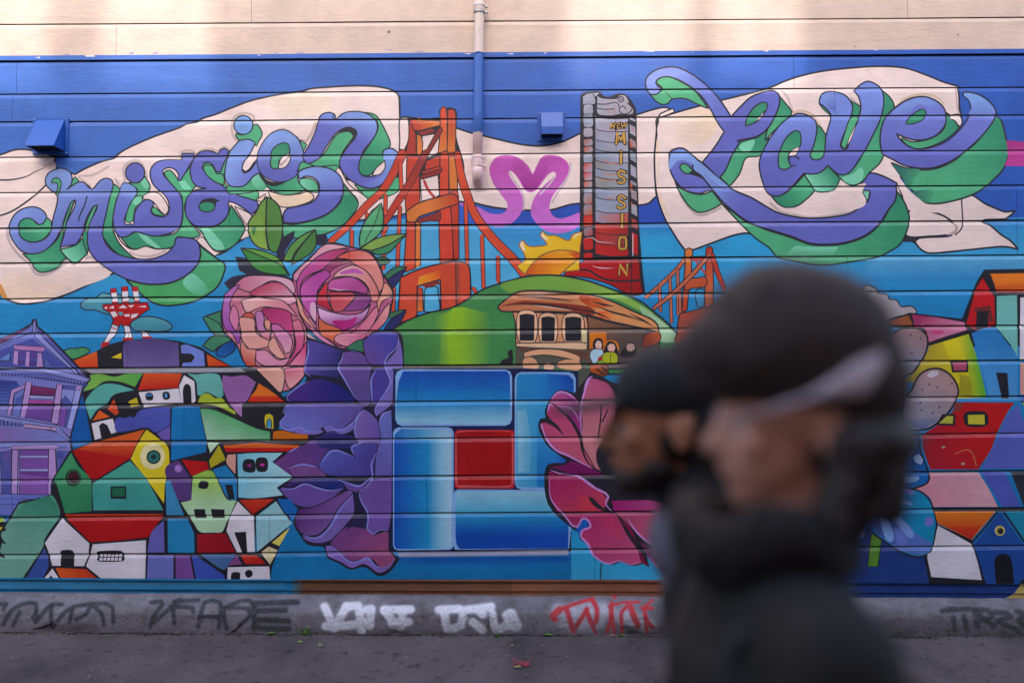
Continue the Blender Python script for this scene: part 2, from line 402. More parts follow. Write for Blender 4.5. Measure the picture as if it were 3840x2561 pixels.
# n
F('g1', '1000,1035! 1080,1050 1140,1110 1232,1300 1218,1358 1160,1400 1195,1480 1100,1560 1040,1612 960,1600 935,1540 960,1460 1000,1390 1080,1270 1118,1190 1110,1110', 10, g=('g2', 1150, 1180, 1020, 1400))
F('g1', '720,1262 790,1215 865,1212 895,1255 850,1320 790,1410 775,1470 800,1570 700,1560 400,1590 410,1540 600,1440', 9)
F('g1', '380,1600! 420,1490 560,1530 750,1520 770,1590 860,1660 700,1590 540,1530', 9)
F('pu', '580,1090 615,1048 680,1035 720,1050 738,1098! 800,1045 890,1025 1000,1038 1080,1085 1115,1150 1105,1225 1050,1310 985,1390 950,1490 945,1560 975,1610 1040,1622 1100,1610 1160,1560 1192,1490 1165,1420 1175,1380 1240,1360 1300,1400 1312,1460 1270,1560 1220,1640 1150,1700 1060,1730 960,1710 860,1650 790,1570 765,1490 790,1430 850,1340 915,1260 922,1205 870,1173 800,1183 720,1243 640,1360 590,1440 540,1480 470,1502 422,1440! 490,1330 545,1210', 10, g=('pl', 800, 1230, 870, 1040))
F('pl', '1170,1400 1240,1370 1300,1410 1300,1480 1240,1600 1150,1690 1060,1715 960,1690 1100,1640 1180,1560', 0, g=('pu', 1250, 1450, 950, 1700))
F('K', '735,1240! 800,1183 870,1173 925,1210 905,1270 850,1340 890,1250 865,1215 800,1218', 0)
F('cr', '1182,1475! 1185,1540 1140,1600 1070,1612! 1100,1550', 8)
L(10, '715,1050 705,1085 738,1098')
O(1, 1)
F('g1', '800,200! 860,290 920,350 942,420 880,530 800,592 700,655 560,700 400,720 250,710! 240,590 340,592 500,560 650,500 770,390 803,270', 12, g=('g2', 500, 650, 850, 400))
F('cr', '735,110 770,80 860,230 1050,390 900,560 830,575 930,440 930,360 850,270', 8)
F('g1', '905,225 1000,258 1090,260 1180,225 1240,120 1330,60 1320,260 1220,330 1050,380!', 9)
F('pu', '390,112 470,72 580,60 700,90 780,160 803,260 780,362 700,460 580,530 430,572 340,582 250,572! 250,500 280,452 350,432 480,402 550,352 580,282 575,212 530,165 460,150 398,178!', 11, g=('pl', 650, 330, 560, 80))
F('g3', '400,178! 470,165 540,190 572,240 570,300! 500,290 440,260 400,215', 9, g=('g1', 430, 240, 560, 200))
F('pe', '105,285! 250,322 400,312 470,290 530,330 500,380 350,430 220,428 140,352', 9)
F('pe', '0,370! 60,330 90,310 60,390!', 7)
# --- "Love"
O(2, 0)
F('g1', '1325,762 1360,722 1440,710 1550,755 1680,840 1760,940 1802,1002! 1700,960 1590,910 1470,915 1440,950 1390,965 1330,940 1250,850! 1300,870 1350,850 1382,815', 11)
L(7, '1410,845 1470,915')
F('g1', '2090,1310 2240,1270 2360,1180! 2350,1290 2280,1430 2150,1455 2090,1600 2000,1715! 1910,1620 1960,1560 2020,1430', 11, g=('g2', 1980, 1580, 2300, 1300))
F('g3', '2095,1330 2230,1285 2180,1400 2100,1380', 0)
O(3, 0)
F('g1', '105,885! 165,955 220,1030 210,1062 120,1140 30,1230 -30,1300! 0,1180 60,1080 100,980', 10, g=('g2', 60, 1180, 150, 980))
O(2, 1)
F('g1', '1490,180! 1560,270 1720,320 1840,290! 1927,402! 1870,440 1780,478 1700,480 1620,420 1540,300', 11)
F('g1', '1930,410! 2040,490 2150,570 2300,630 2351,650 2550,710 2750,780 2950,785 3100,760 3250,700 3371,600 3450,480 3535,285! 3610,400 3650,540 3620,670 3560,780 3450,850 3371,888 3250,915 3100,940 2900,965 2750,960 2600,930 2450,900 2395,850! 2351,800 2200,690', 12, g=('g2', 2900, 850, 3560, 420))
P('g3', '2600,790 2750,800 3000,800 2950,880 2500,880', g=('g1', 2700, 800, 2700, 890))
F('g3', '3210,280! 3288,285 3282,350 3260,368!', 8)
F('pu', '1445,0 1450,-70 1500,-100 1570,-105 1650,-50 1740,30 1850,120 1992,245! 1930,390! 1830,285 1720,312 1620,290 1540,240 1480,160 1450,80', 12, g=('pm', 1500, 200, 1600, -80))
F('g1', '1540,70 1560,38 1605,42 1662,95! 1625,130 1575,115', 11)
F('K', '1620,130! 1662,95 1760,150 1830,245! 1740,170', 0)
F('pu', '1832,262! 1740,150 1660,85 1700,0 1850,118 1990,245 2070,295 2200,350 2351,440 2451,490 2600,525 2750,540 2950,525 3110,490 3210,420 3271,370 3288,285! 3210,275 3205,230 3220,190 3271,120! 3350,130 3450,170 3533,215! 3525,360 3450,470 3371,590 3250,690 3100,750 2950,775 2750,770 2550,700 2351,640 2280,620 2150,560 2040,480 1930,385', 13, g=('pl', 2100, 400, 1700, 60))
# L
O(2, 0)
F('pu', '1382,815! 1340,862 1280,872 1235,820 1225,760 1250,700 1330,645 1450,620 1560,640 1700,720 1830,830 1930,950 2012,1075! 2100,980 2200,890 2351,835 2420,842 2457,890 2450,980 2400,1100 2340,1190 2240,1260 2062,1297! 2090,1310 2020,1430 1960,1567 1900,1640! 1750,1490! 1870,1340 1948,1213! 1890,1130 1830,1020 1750,900 1650,810 1530,740 1430,710 1350,725 1320,765 1340,800', 12, g=('#7d8fd8', 1950, 1200, 1450, 680))
F('pl', '1450,1560 1450,1450 1500,1390 1570,1380 1640,1420 1740,1510 1900,1640 2000,1730 1900,1700 1700,1540 1600,1480 1520,1480', 0)
F('g2', '2140,1162! 2160,1080 2220,990 2300,940 2342,950 2330,1020 2260,1110 2200,1142', 10)
F('cr', '2235,1115! 2322,1015! 2290,1085', 6)
# o and v
O(3, 0)
F('g1', '440,1145! 485,1175 532,1250! 520,1430 440,1477 385,1450 420,1330', 9, g=('g2', 440, 1420, 480, 1200))
F('g2', '470,960! 540,985 577,1065! 510,1010', 8)
F('g1', '755,925! 850,990 830,1090 740,1300 702,1372 665,1345 690,1260 760,1080', 9, g=('g2', 700, 1300, 800, 980))
F('g1', '1045,830! 1130,910 1157,1000 1080,1090 1040,1200 1028,1330 1062,1432! 1020,1510 930,1590 880,1660 800,1705 740,1695 660,1640! 640,1600 720,1600 800,1530 880,1400 980,1210 1040,1060', 11, g=('g2', 900, 1500, 1090, 950))
F('g3', '680,1635 780,1600 850,1540 880,1600 840,1680 740,1690', 0)
F('g3', '340,1610 420,1602 490,1582 550,1525! 662,1640! 620,1740 540,1765 430,1750', 10, g=('g2', 400, 1700, 580, 1580))
F('g2', '30,1805! 140,1790 240,1710 335,1610! 430,1755! 380,1810 280,1890 180,1910 100,1880', 11, g=('g1', 120, 1860, 350, 1680))
F('cr', '650,1690 690,1670 750,1720 830,1700 900,1690 860,1780 900,1850 870,1900 700,1950 400,1990 200,1950 120,1920 300,1900 430,1790 530,1775 620,1745', 0)
F('pu', '-80,1500 -50,1400 20,1270 120,1140 230,1060 310,1045 400,1080 442,1130 447,1210 422,1330 388,1440 440,1472 512,1430 532,1250 572,1110 572,1050 522,990 468,950! 480,890 520,850 600,843 690,868 750,920 777,990 762,1070 720,1180 680,1280 665,1345 700,1374 742,1320 800,1160 840,1050 852,980 830,890 788,838! 850,778 920,748 990,775 1040,820 1062,900 1057,1000 1030,1100 970,1230 900,1370 830,1480 770,1567 720,1602 660,1607 600,1570 552,1522! 490,1580 420,1602 330,1597! 290,1640 230,1710 140,1790 60,1807 0,1780 -40,1700 -70,1600', 11, g=('#7a90da', 400, 1400, 350, 1080))
P('pl', '485,880 600,848 615,1020 560,1000', g=('pu', 500, 880, 600, 1030))
F('g2', '95,1470 108,1390 160,1280 230,1210 280,1208 303,1260 295,1350! 230,1378 190,1420 188,1480 212,1532! 160,1562 105,1545', 10, g=('g1', 230, 1250, 130, 1500))
F('cr', '188,1430! 230,1372 285,1352! 272,1410 230,1442', 7)
L(13, '190,1480 195,1450 240,1435 285,1462'); L(11, '195,1490 210,1530 250,1522')
F('g1', '755,1090 830,1090 740,1300 702,1372 672,1345 700,1240', 9)
F('cr', '722,1345! 742,1280 815,1120! 800,1180 760,1290', 6)
F('K', '668,1345! 700,1372 745,1315! 735,1370 700,1385', 0)
# e
F('g1', '2095,1060! 2145,1110 2182,1250 2212,1370 2202,1450 2150,1567 2080,1640 1980,1730 1850,1800 1700,1845 1560,1870 1450,1860 1380,1800 1280,1700 1200,1590 1130,1495! 1250,1540 1400,1560 1550,1545 1700,1480 1800,1400 1900,1320 2000,1200', 13, g=('g2', 1700, 1650, 2080, 1250))
F('gd', '1140,1510 1250,1545 1400,1562 1340,1640 1300,1740 1220,1620', 0, g=('g1', 1220, 1560, 1450, 1620))
F('gd', '1330,1770 1400,1745 1520,1740 1480,1860 1400,1830', 0, g=('g1', 1340, 1790, 1560, 1800))
F('pu', '1052,1420! 1030,1330 1035,1200 1080,1080 1180,980 1300,910 1430,890 1540,925 1612,990 1637,1080 1620,1160 1550,1240 1450,1282 1350,1287 1250,1262 1178,1228! 1220,1290 1300,1350 1400,1370 1530,1345 1650,1290 1760,1190 1840,1080 1862,990 1840,920 1790,880! 1795,848 1870,850 1960,880 2050,950 2097,1032 2070,1110 1980,1230 1880,1330 1760,1430 1660,1490 1520,1540 1400,1547 1250,1520 1150,1470', 12, g=('pm', 1400, 1400, 1400, 1150))
F('#7fa6e0', '1800,855 1870,858 1955,888 2045,955 2088,1032 2050,1090 1850,1060 1868,990 1845,915 1800,880', 0, g=('pm', 1950, 900, 1950, 1110))
F('pl', '1110,1070 1200,985 1310,922 1430,900 1530,932 1600,1000 1610,1060 1400,960 1280,1040', 0, g=('pm', 1350, 900, 1400, 1060))
F('g2', '1263,1142! 1290,1090 1360,1030 1422,1005 1452,1040 1420,1100 1340,1137', 9)
F('g1', '1225,1270 1320,1302 1430,1292 1540,1252 1620,1172 1642,1035! 1700,1090 1755,1175! 1690,1240 1600,1300 1480,1350 1370,1367 1270,1330', 10, g=('g2', 1400, 1330, 1680, 1150))
F('cr', '1665,1090 1690,1095 1720,1112 1745,1150 1765,1160 1782,1120 1770,1070 1755,1050 1680,1060', 8)
P('#a8307c', '2190,1285 2351,1300 2900,1300 2900,1530 2170,1525 2205,1440', g=('#c83a94', 2250, 1300, 2300, 1500))
# --- violet-pink serpentine figure
C.update(mg='#c350ae', b1='#c23a24', b2='#de7a34', b3='#8c2c26', b4='#d64a2a', hl='#8a8cda')
O(2, 1)
F('mg', '-491,395! -400,400 -300,440 -200,492 -100,497 -50,462 -45,400 -100,320 -170,220 -205,120 -200,50 -150,-20 -70,-45 20,-35 90,0 150,60 190,132! 225,60 270,-20 330,-45 430,-30 505,20 525,90 490,180 420,270 365,350 345,440 375,512 440,537 530,517 628,478! 628,600! 540,650 420,674 310,650 220,575 176,500 183,400 230,310 300,230 380,160 407,130 380,110 330,140 270,220 215,285 160,300 110,265 60,180 20,125 -20,100 -30,130 10,200 75,290 102,380 90,470 30,555 -50,602 -150,612 -260,570 -400,470', 0, g=('#d070cc', 0, 100, 0, 520))
F('#a83292', '90,20 190,140 260,10 330,-30 330,60 300,150 215,270 160,285 110,250 60,160 20,110 10,20', 0, g=('mg', 190, 250, 190, -40))
L(20, '535,30 532,110 490,200 420,300 370,390', '#cbb4bb')
L(16, '-25,110 20,190 90,290 112,390 105,460', '#cbb4bb')
L(16, '400,150 330,240 255,320', '#cbb4bb')
# --- suspension bridge, large tower
O(1, 0)
F('K', '1390,1075! 1480,1090 1690,1080! 1690,1000 1840,1010 1840,1250 1900,1600 1500,1640 1250,1600 1380,1330 1400,1200', 0)
P('cr', '1530,1255 1685,1225 1670,1400 1555,1455 1530,1440')
F('b1', '1408,1092! 1470,1115 1455,1200 1470,1235! 1470,1475! 1395,1565 1330,1580! 1395,1310 1405,1190', 8, g=('b3', 1400, 1100, 1350, 1550))
P('b2', '1475,1235 1515,1250 1532,1310 1522,1445 1475,1475', 8)
F('b2', '1408,1088! 1480,1100 1697,1108! 1710,1150! 1485,1205! 1450,1195', 8, g=('b1', 1650, 1110, 1450, 1180))
P('b3', '1485,1212 1615,1178 1650,1212 1522,1250', 6)
F('b4', '1695,1005 1750,1012 1757,1392! 1672,1405! 1690,1200', 8, g=('b2', 1720, 1050, 1700, 1390))
F('b1', '1762,1012! 1828,1022 1835,1240 1835,1390 1885,1600! 1765,1600! 1757,1392', 8, g=('b2', 1790, 1050, 1790, 1380))
F('b3', '1672,1180! 1715,1195 1560,1460! 1525,1460', 7)
E_('b2', 1500, 1098, 22, 18, 5)
F('b1', '1560,1480! 1700,1420 1835,1395! 1838,1500 1700,1530 1540,1620!', 8)
O(1, 1)
F('b1', '1382,-40! 1560,-20 1505,130 1503,390 1452,480 1462,560 1462,1000! 1355,1035! 1380,600 1368,300', 9, g=('b4', 1400, 0, 1410, 900))
P('b2', '1466,560 1512,580 1512,970 1462,992', 8)
P('cr', '1340,-40 1385,-40 1378,270 1330,270', 8)
F('b4', '1690,-60! 1765,-60 1772,300 1802,590 1812,920! 1690,945! 1680,560', 9, g=('#d8402c', 1700, 0, 1720, 800))
F('b2', '1770,-20! 1840,-20 1852,280! 1775,300!', 8)
F('b1', '1772,300! 1852,290 1862,600 1865,910! 1815,925! 1797,560', 8)
P('cr', '1510,180 1670,140 1685,320 1640,350 1520,375', 8)
L(26, '1545,190 1580,270 1640,345', 'b1')
F('b4', '1520,105! 1690,60 1690,110 1530,140!', 9, g=('b3', 1600, 70, 1600, 130))
F('b3', '1505,150! 1690,80 1690,125 1520,175!', 6)
F('b2', '1380,472! 1500,392 1700,332 1800,310 1850,340 1862,400! 1680,460 1500,522 1468,565 1390,565', 10, g=('b1', 1600, 400, 1830, 330))
F('b3', '1480,545! 1660,480 1690,460 1690,555 1600,560 1500,578!', 6)
F('b4', '1325,1080! 1500,1005 1700,952 1830,930 1930,950 1962,1000 1972,1200 1962,1262 1860,1352 1700,1375! 1692,1100! 1480,1160! 1482,1390! 1460,1445 1300,1505! 1318,1200', 12)
P('#ec9420', '1500,1070 1700,1010 1690,1092 1485,1150', g=('#de4c1e', 1560, 1100, 1690, 1030))
P('b1', '1485,1160 1530,1180 1535,1390 1480,1400', 7, g=('b2', 1500, 1180, 1500, 1390))
F('#52b2da', '1552,1185 1610,1165 1665,1168 1675,1240 1688,1370 1620,1392 1552,1390 1545,1300', 9)
P('b3', '1510,1150 1680,1110 1690,1140 1560,1175')
P('#a84a38', '1842,945 1870,940 1872,1340 1842,1350')
L(9, '1835,930 1838,1350')
B('b1', '1345,-60 1250,140 1155,285 1010,425 860,590 690,745', [75, 65, 60, 62, 58, 50], 8, g=('b4', 1300, 0, 900, 550))
B('b1', '1560,-70 1480,90 1400,230 1290,400 1185,565', [60, 62, 60, 58, 52], 8, g=('b3', 1300, 400, 1500, 0))
B('b4', '1850,-50 1885,150 1930,300 2000,480 2090,620 2220,770 2351,900 2480,1060', [50, 62, 68, 66, 70, 74, 78, 80], 9)
for s in ('1190,320 1188,490', '1325,30 1335,270', '1322,430 1310,700 1300,970', '1200,610 1165,690', '1925,400 1940,940', '2075,700 2090,1170', '2222,890 2225,1110', '880,650 880,800', '1020,490 1020,545', '1175,880 1170,1000', '1265,1180 1260,1390', '2000,1180 2020,1220'):
    B('b4', s, 28, 7)
# --- theatre sign
O(2, 0)
F('K', '628,890! 660,852 800,842 838,885 900,895 960,868 1030,866 1085,915 1130,985 1145,1080 1150,1567 1160,1770 1168,2070 1200,2470 1225,2700! 1050,2700 660,2380! 625,2380! 622,1800', 0)
P('gy', '652,890 690,868 800,858 760,900 770,960 652,962', g=('gr', 700, 860, 700, 1000))
for y0, y1, c, c2 in ((968, 1050, 'gy', 'gr'), (1058, 1162, '#6f8390', 'gy'), (1182, 1252, 'gy', '#b0a2a8'), (1283, 1335, '#b06a5c', 'gy'), (1353, 1398, '#cc5a3a', 'gy'), (1420, 1492, 'gy', 'gr'), (1502, 1560, '#c24a40', 'gy'),
                       (1505 + 0, 1578, '#c8402e', 'gy'), (1590, 1652, '#c8382c', 'gy'), (1672, 1718, '#cc5a2a', 'gy'), (1728, 1768, 'gr', 'gy'), (1780, 1868, 'gy', '#b86a50'), (1885, 1972, 'gr', '#c8603a'), (1982, 2070, '#c83222', '#d0402a'),
                       (2095, 2158, '#8f8a94', '#b84a40'), (2185, 2285, '#cc2a24', '#b81c1c'), (2322, 2372, '#b81c1c', '#c02020')):
    F(c, '658,%d 735,%d 745,%d 740,%d 665,%d 655,%d' % (y0 + 2, y0 - 5, (y0 + y1) // 2, y1 + 2, y1 + 8, (y0 + y1) // 2), 4, g=(c2, 665, y0, 735, y1))
L(9, '745,870 770,920 760,990 750,1100 765,1300 745,1470 740,1800 745,2100')
F('gy', '785,880! 830,905 960,910 985,880 1040,878 1072,930 1080,960 1115,1000 1112,1050 1060,1062 980,1058 920,1070 800,1060 775,1020! 780,900', 8, g=('#b4a8b0', 800, 950, 1080, 950))
L(8, '785,960 860,962 960,945 985,985'); L(8, '780,1000 860,1010 940,1005')
E_('gy', 1000, 918, 26, 24, 8); E_('K', 1000, 918, 9, 9, 0)
L(9, '1045,1005 1020,975 985,1000 1000,1045 1060,1050 1105,1000 1060,950')
L(6, '880,985 885,1040', '#d07a50'); L(6, '940,985 945,1050', '#d07a50')
bands = ((1075, 1195, 'gy', '#a89fae', 0), (1195, 1292, '#9d9aac', 'gy', 0), (1292, 1380, '#8f93a6', 'gy', 12), (1380, 1482, '#7d8ba0', 'gy', 0), (1482, 1552, '#8f8a86', '#9aa0b0', 12), (1552, 1630, '#8d97aa', '#a39f98', 0), (1630, 1726, '#98948a', '#8f97a8', 10),
         (1726, 1820, '#8c96ac', 'gy', 0), (1820, 1940, '#969eb2', 'gr', 12), (1940, 2042, '#9a98ac', '#c0503c', 0), (2042, 2134, '#c03428', '#a82420', 0), (2134, 2234, '#b42422', '#9a4440', 6), (2234, 2335, '#c01e1c', '#b01414', 0))
for y0, y1, c, c2, q in bands:
    F(c, '762,%d! 850,%d 960,%d 1068,%d! 1070,%d! 960,%d 850,%d 765,%d!' % (y0 - 6, y0 + 14, y0 + 20, y0 + 14, y1 + 14, y1 + 20, y1 + 14, y1 - 6), 6, g=(c2, 780, y0, 1050, y1))
for s in ('800,1460 900,1500 1000,1510', '820,1585 900,1610 980,1600', '800,1640 880,1660 960,1650', '840,1815 900,1825 950,1815', '790,1980 850,2000 930,2000'):
    L(9, s, '#d0723c', taper=1)
for y0, y1, c in ((1070, 1130, 'gy'), (1140, 1260, 'gy'), (1270, 1370, '#a88a8a'), (1380, 1500, 'gr'), (1510, 1640, 'gy'), (1650, 1720, 'gr'), (1735, 1850, '#a38a90'), (1860, 1990, 'gy'), (2000, 2110, '#b04038'), (2130, 2350, '#c42020')):
    dx = (y0 - 1070) * 0.02
    P(c, '%d,%d %d,%d %d,%d %d,%d' % (1078 + dx, y0, 1132 + dx, y0 + 30, 1138 + dx, y1, 1080 + dx, y1 - 30), 5)
for s in ('1085,1150 1120,1230 1110,1180', '1082,1280 1110,1370 1085,1350', '1085,1660 1110,1720 1090,1750', '1090,1850 1130,1900 1100,1880'):
    P('#d0623c', s)
L(8, '1110,2150 1110,2350', '#e4d4d4')
F('red', '655,2378 760,2385 1100,2380 1165,2390 1180,2560 1200,2690! 1050,2690 900,2612 700,2550 470,2528! 560,2430 655,2402', 9, g=('#a01214', 800, 2400, 1100, 2650))
L(16, '545,2478 700,2480 780,2530 900,2572 1090,2580 1180,2570'); L(9, '1098,2380 1100,2690')
L(8, '740,2440 790,2455 860,2462 930,2460', '#d8c8cc', taper=1); L(8, '660,2192 740,2182 790,2218 930,2230', '#cdb8bc', taper=1)
def G(wd, s, sm=0):
    L(wd + 15, s, 'K', sm); L(wd + 1, s, 'gold', sm)
for s in ('908,1186 912,1140 938,1178 946,1136', '988,1138 965,1142 968,1160 985,1158', '968,1160 970,1186 996,1180', '1005,1136 1015,1176 1030,1146 1040,1176 1052,1134'): G(9, s)
G(19, '958,1326 965,1230 1000,1290 1030,1224 1034,1322')
G(20, '1002,1392 1000,1498')
G(17, '1038,1588 1000,1565 975,1590 990,1620 1030,1640 1036,1668 1005,1685 972,1672', 1)
G(17, '1042,1820 1000,1796 975,1820 990,1850 1032,1870 1036,1900 1000,1916 968,1900', 1)
G(20, '1012,1968 1010,2084')
G(18, '1000,2180 1042,2180 1048,2230 1042,2282 988,2282 984,2230 992,2180 1005,2180', 1)
G(17, '985,2522 990,2430 1055,2524 1060,2426')
# --- sun
O(2, 1)
F('#efbe20', '645,658! 560,680 525,738 470,722 400,692 320,690 285,650! 258,690 300,740 325,775 240,792 150,790 100,735! 62,780 100,840 122,915 50,965! 55,985 100,1030 130,1055 620,1010! 622,850', 8, oc='#a0522a')
F('#f2dcb0', '100,742 70,775 100,830 130,840 110,800', 0); F('#f2dcb0', '285,660 262,692 310,735 340,730 300,700', 0); F('#f2d89a', '640,662 570,690 560,720 600,700', 0)
F('#f0a012', '122,1045! 180,960 280,870 400,830 520,830 622,850! 605,910 520,980 440,1055! 280,1060', 9, g=('#dc4c10', 420, 980, 130, 1050), oc='#8a5a3c')
F('#d8481a', '480,840 560,840 618,860 600,900 540,880', 0, g=('#f0a012', 590, 870, 490, 860))
# --- green hill
O(1, 1)
F('#4f9246', '1150,1640! 1300,1530 1450,1450 1600,1400 1800,1355 1950,1275 2100,1180 2351,1100 2500,1065 2650,1055 2830,1065 3050,1110 3250,1180 3400,1235 3550,1310 3650,1390 3750,1470 3850,1567 3920,1650 4000,1720! 4000,1950 1150,1950!', 13, g=('#3f8a4c', 1600, 1500, 2300, 1400))
F('#74a840', '2250,1140 2500,1075 2700,1065 2900,1085 3100,1135 3300,1210 3500,1310 3650,1410 3560,1400 3300,1280 3000,1220 2600,1185 2350,1220', 0, g=('#8cb84a', 2400, 1100, 3300, 1250))
F('#9cc890', '3520,1340 3680,1440 3820,1560 3900,1660 3700,1660 3600,1500', 0, g=('#b4d8a8', 3560, 1400, 3640, 1500))
O(1, 2)
P('#4d9147', '1640,-30 1800,-90 1750,120 1790,412 1640,412', g=('#92c222', 1650, 0, 1800, 0))
P('#92c222', '1800,-110 1900,-120 1880,60 1850,412 1790,412 1750,120')
P('#92c222', '1900,-120 2150,-60 2150,412 1850,412 1880,60', g=('#478f49', 1890, 0, 2110, 0))
P('#3a8048', '1330,100 1700,80 1680,410 1345,410', g=('#4f9246', 1340, 0, 1680, 0))
F('K', '2351,270 2310,300 2320,345 2270,360 2240,405 2351,410', 0)
P('#5f604a', '1345,415 2351,405 2600,440 2600,470 1345,440')
# --- small suspension bridge
O(2, 1)
B('#c86848', '1230,1260 1350,1160 1480,1040 1560,950 1620,840', [26, 30, 30, 30, 24], 8)
B('#c86848', '1305,1360 1450,1250 1600,1110 1720,980 1815,870', [26, 30, 34, 34, 26], 8)
for s in ('1355,1170 1365,1390', '1450,1080 1465,1490', '1522,1010 1525,1420', '1540,1180 1545,1400'): B('#c86848', s, 20, 7)
F('b1', '1590,825 1655,822 1650,930 1645,1100 1620,1250 1610,1380! 1560,1400! 1575,1150 1590,950', 9, g=('b2', 1620, 1350, 1620, 850))
F('b1', '1785,812 1838,810 1845,950 1850,1100 1850,1500! 1770,1500! 1775,1100 1780,950', 9, g=('#d86a3c', 1800, 850, 1800, 1200))
F('b1', '1640,890! 1800,890 1800,930 1640,925!', 8)
F('#c8542c', '1600,1100 1690,1085 1780,1080 1780,1160 1650,1180 1590,1200', 8)
L(18, '1690,935 1775,1040', 'b1'); L(18, '1770,935 1680,1060', 'b1')
B('b1', '1840,880 1890,1040 1950,1180', 36, 8)
F('#b04a30', '1540,1420 1600,1400 1760,1360 1900,1330 2050,1400 2050,1700 1540,1700 1520,1567', 9, g=('#8a3028', 1560, 1450, 1900, 1500))
F('#3a96c4', '1690,1200 1760,1190 1765,1330 1720,1355 1695,1310', 8)
B('#c86848', '1305,1360 1450,1250 1600,1110 1720,980 1815,870', [24, 28, 30, 30, 24], 8)
# --- cable car
O(2, 1)
F('#c8744a', '-130,1345! -60,1280 50,1210 200,1195 400,1210 600,1222 780,1250 950,1310 1120,1390 1280,1460 1340,1520 1350,1580! 1200,1545 900,1480 650,1412 400,1392 200,1388 0,1390 -100,1385', 12, g=('#e0995c', 0, 1300, 1200, 1450))
F('#8c3020', '-100,1340 100,1290 250,1300 500,1320 720,1350 760,1420 600,1400 300,1330 100,1320', 0)
F('#b8421e', '620,1240 760,1260 820,1290 900,1340 760,1360 640,1300', 0, g=('#d8662a', 640, 1260, 860, 1340))
F('#e0b49a', '60,1225 250,1212 420,1225 200,1245', 0); F('#d8a890', '180,1330 330,1340 560,1380 350,1360', 0)
F('#d8581e', '780,1400 900,1390 1000,1440 900,1470 800,1440', 0, g=('#e8a058', 800, 1420, 1000, 1440))
for s in ('60,1255 250,1260 420,1275 560,1295', '-60,1330 120,1320 320,1330 520,1360 740,1390', '740,1300 850,1330 940,1340', '760,1330 900,1390 1050,1430 1200,1480', '1080,1410 1200,1470 1300,1530', '640,1380 760,1400 900,1460'):
    L(15, s, taper=1)
F('#5a4c46', '680,1430! 900,1490 1150,1540 1350,1585! 1355,1700 1340,1880 690,1880', 9, g=('#8a5a3c', 1000, 1700, 740, 1480))
F('#df9868', '5,1395! 330,1400 650,1430 690,1470 700,1560 700,1740! 35,1700! 30,1500', 10)
for x0, x1, y0, y1 in ((72, 205, 1412, 1655), (272, 392, 1436, 1660), (490, 634, 1440, 1660)):
    F('#f0bc92', '%d,%d %d,%d %d,%d %d,%d' % (x0 - 14, y0 - 10, x1 + 14, y0 - 6, x1 + 10, y1 + 8, x0 - 10, y1 + 6), 7)
    F('#211f28', '%d,%d! %d,%d %d,%d! %d,%d! %d,%d!' % (x0, y0 + 10, (x0 + x1) // 2, y0, x1, y0 + 12, x1 - 6, y1, x0 + 2, y1), 5)
P('#e0cf92', '632,1560 690,1560 690,1720 640,1720', 5)
F('#f0c29a', '40,1680! 640,1674 690,1700 690,1740 400,1730 40,1712', 8)
P('#5c5a4c', '30,1715 690,1740 690,1930 30,1900', 0)
F('#6e4434', '60,1725 300,1730 660,1760 660,1830 450,1745 200,1735 80,1760', 0)
F('#efb082', '105,1770 250,1735 450,1742 620,1800 622,1850! 500,1820 300,1790 110,1812!', 8)
F('#e8a878', '110,1825 190,1815 250,1890 240,1915 110,1912', 0); F('#e8a878', '420,1860 520,1830 620,1850 620,1930 440,1910', 0); F('#e8b088', '290,1900 310,1865 370,1870 380,1920 300,1922', 0)
F('#8a3a26', '1225,1600 1352,1580 1350,1670 1205,1720', 7, g=('#c05a30', 1230, 1650, 1330, 1600))
P('#e8851c', '712,1585 866,1582 866,1720 712,1730', 0, g=('#d86a14', 720, 1590, 850, 1700))
O(2, 2)
F('#e8821a', '830,240 880,190 960,200 975,290 840,320', 0)
F('#26222a', '748,260 745,200 780,165 825,175 838,225 832,270', 0); F('#f0c4b4', '762,215 785,185 815,195 828,225 820,265 790,275 765,250', 4)
L(5, '780,240 790,246 802,238', '#b03030', 0); E_('K', 778, 212, 4, 3, 0); E_('K', 806, 212, 4, 3, 0)
F('#bcdcea', '720,290 760,265 830,270 845,310 800,350 780,395 745,400 715,340', 6)
F('#26222a', '845,320 860,230 890,195 940,205 965,250 968,340', 0); F('#e8b8a0', '875,240 900,215 940,222 952,255 935,295 905,300 880,275', 4)
L(5, '900,282 915,290 930,280', '#b03030', 0); E_('K', 895, 245, 4, 3, 0); E_('K', 930, 245, 4, 3, 0)
F('#b4bc20', '830,320 870,295 950,300 972,340 960,400 840,400', 6); L(5, '905,310 905,400')
P('#c01c20', '790,345 820,330 835,400 790,400'); F('#88c040', '775,385 830,370 850,395 780,405', 4)
F('#2a262c', '990,330 1050,230 1090,195 1125,215 1140,290 1120,340', 0); F('#c0988c', '1048,240 1080,210 1125,225 1130,265 1100,290 1060,285', 4)
F('#c8561a', '720,420 870,410 880,500 800,520 735,490', 5, g=('#6a3a20', 740, 430, 860, 500)); L(12, '780,450 840,500'); L(12, '820,425 870,470')
F('#565a4c', '600,470 700,440 720,480 690,530 600,620', 0)
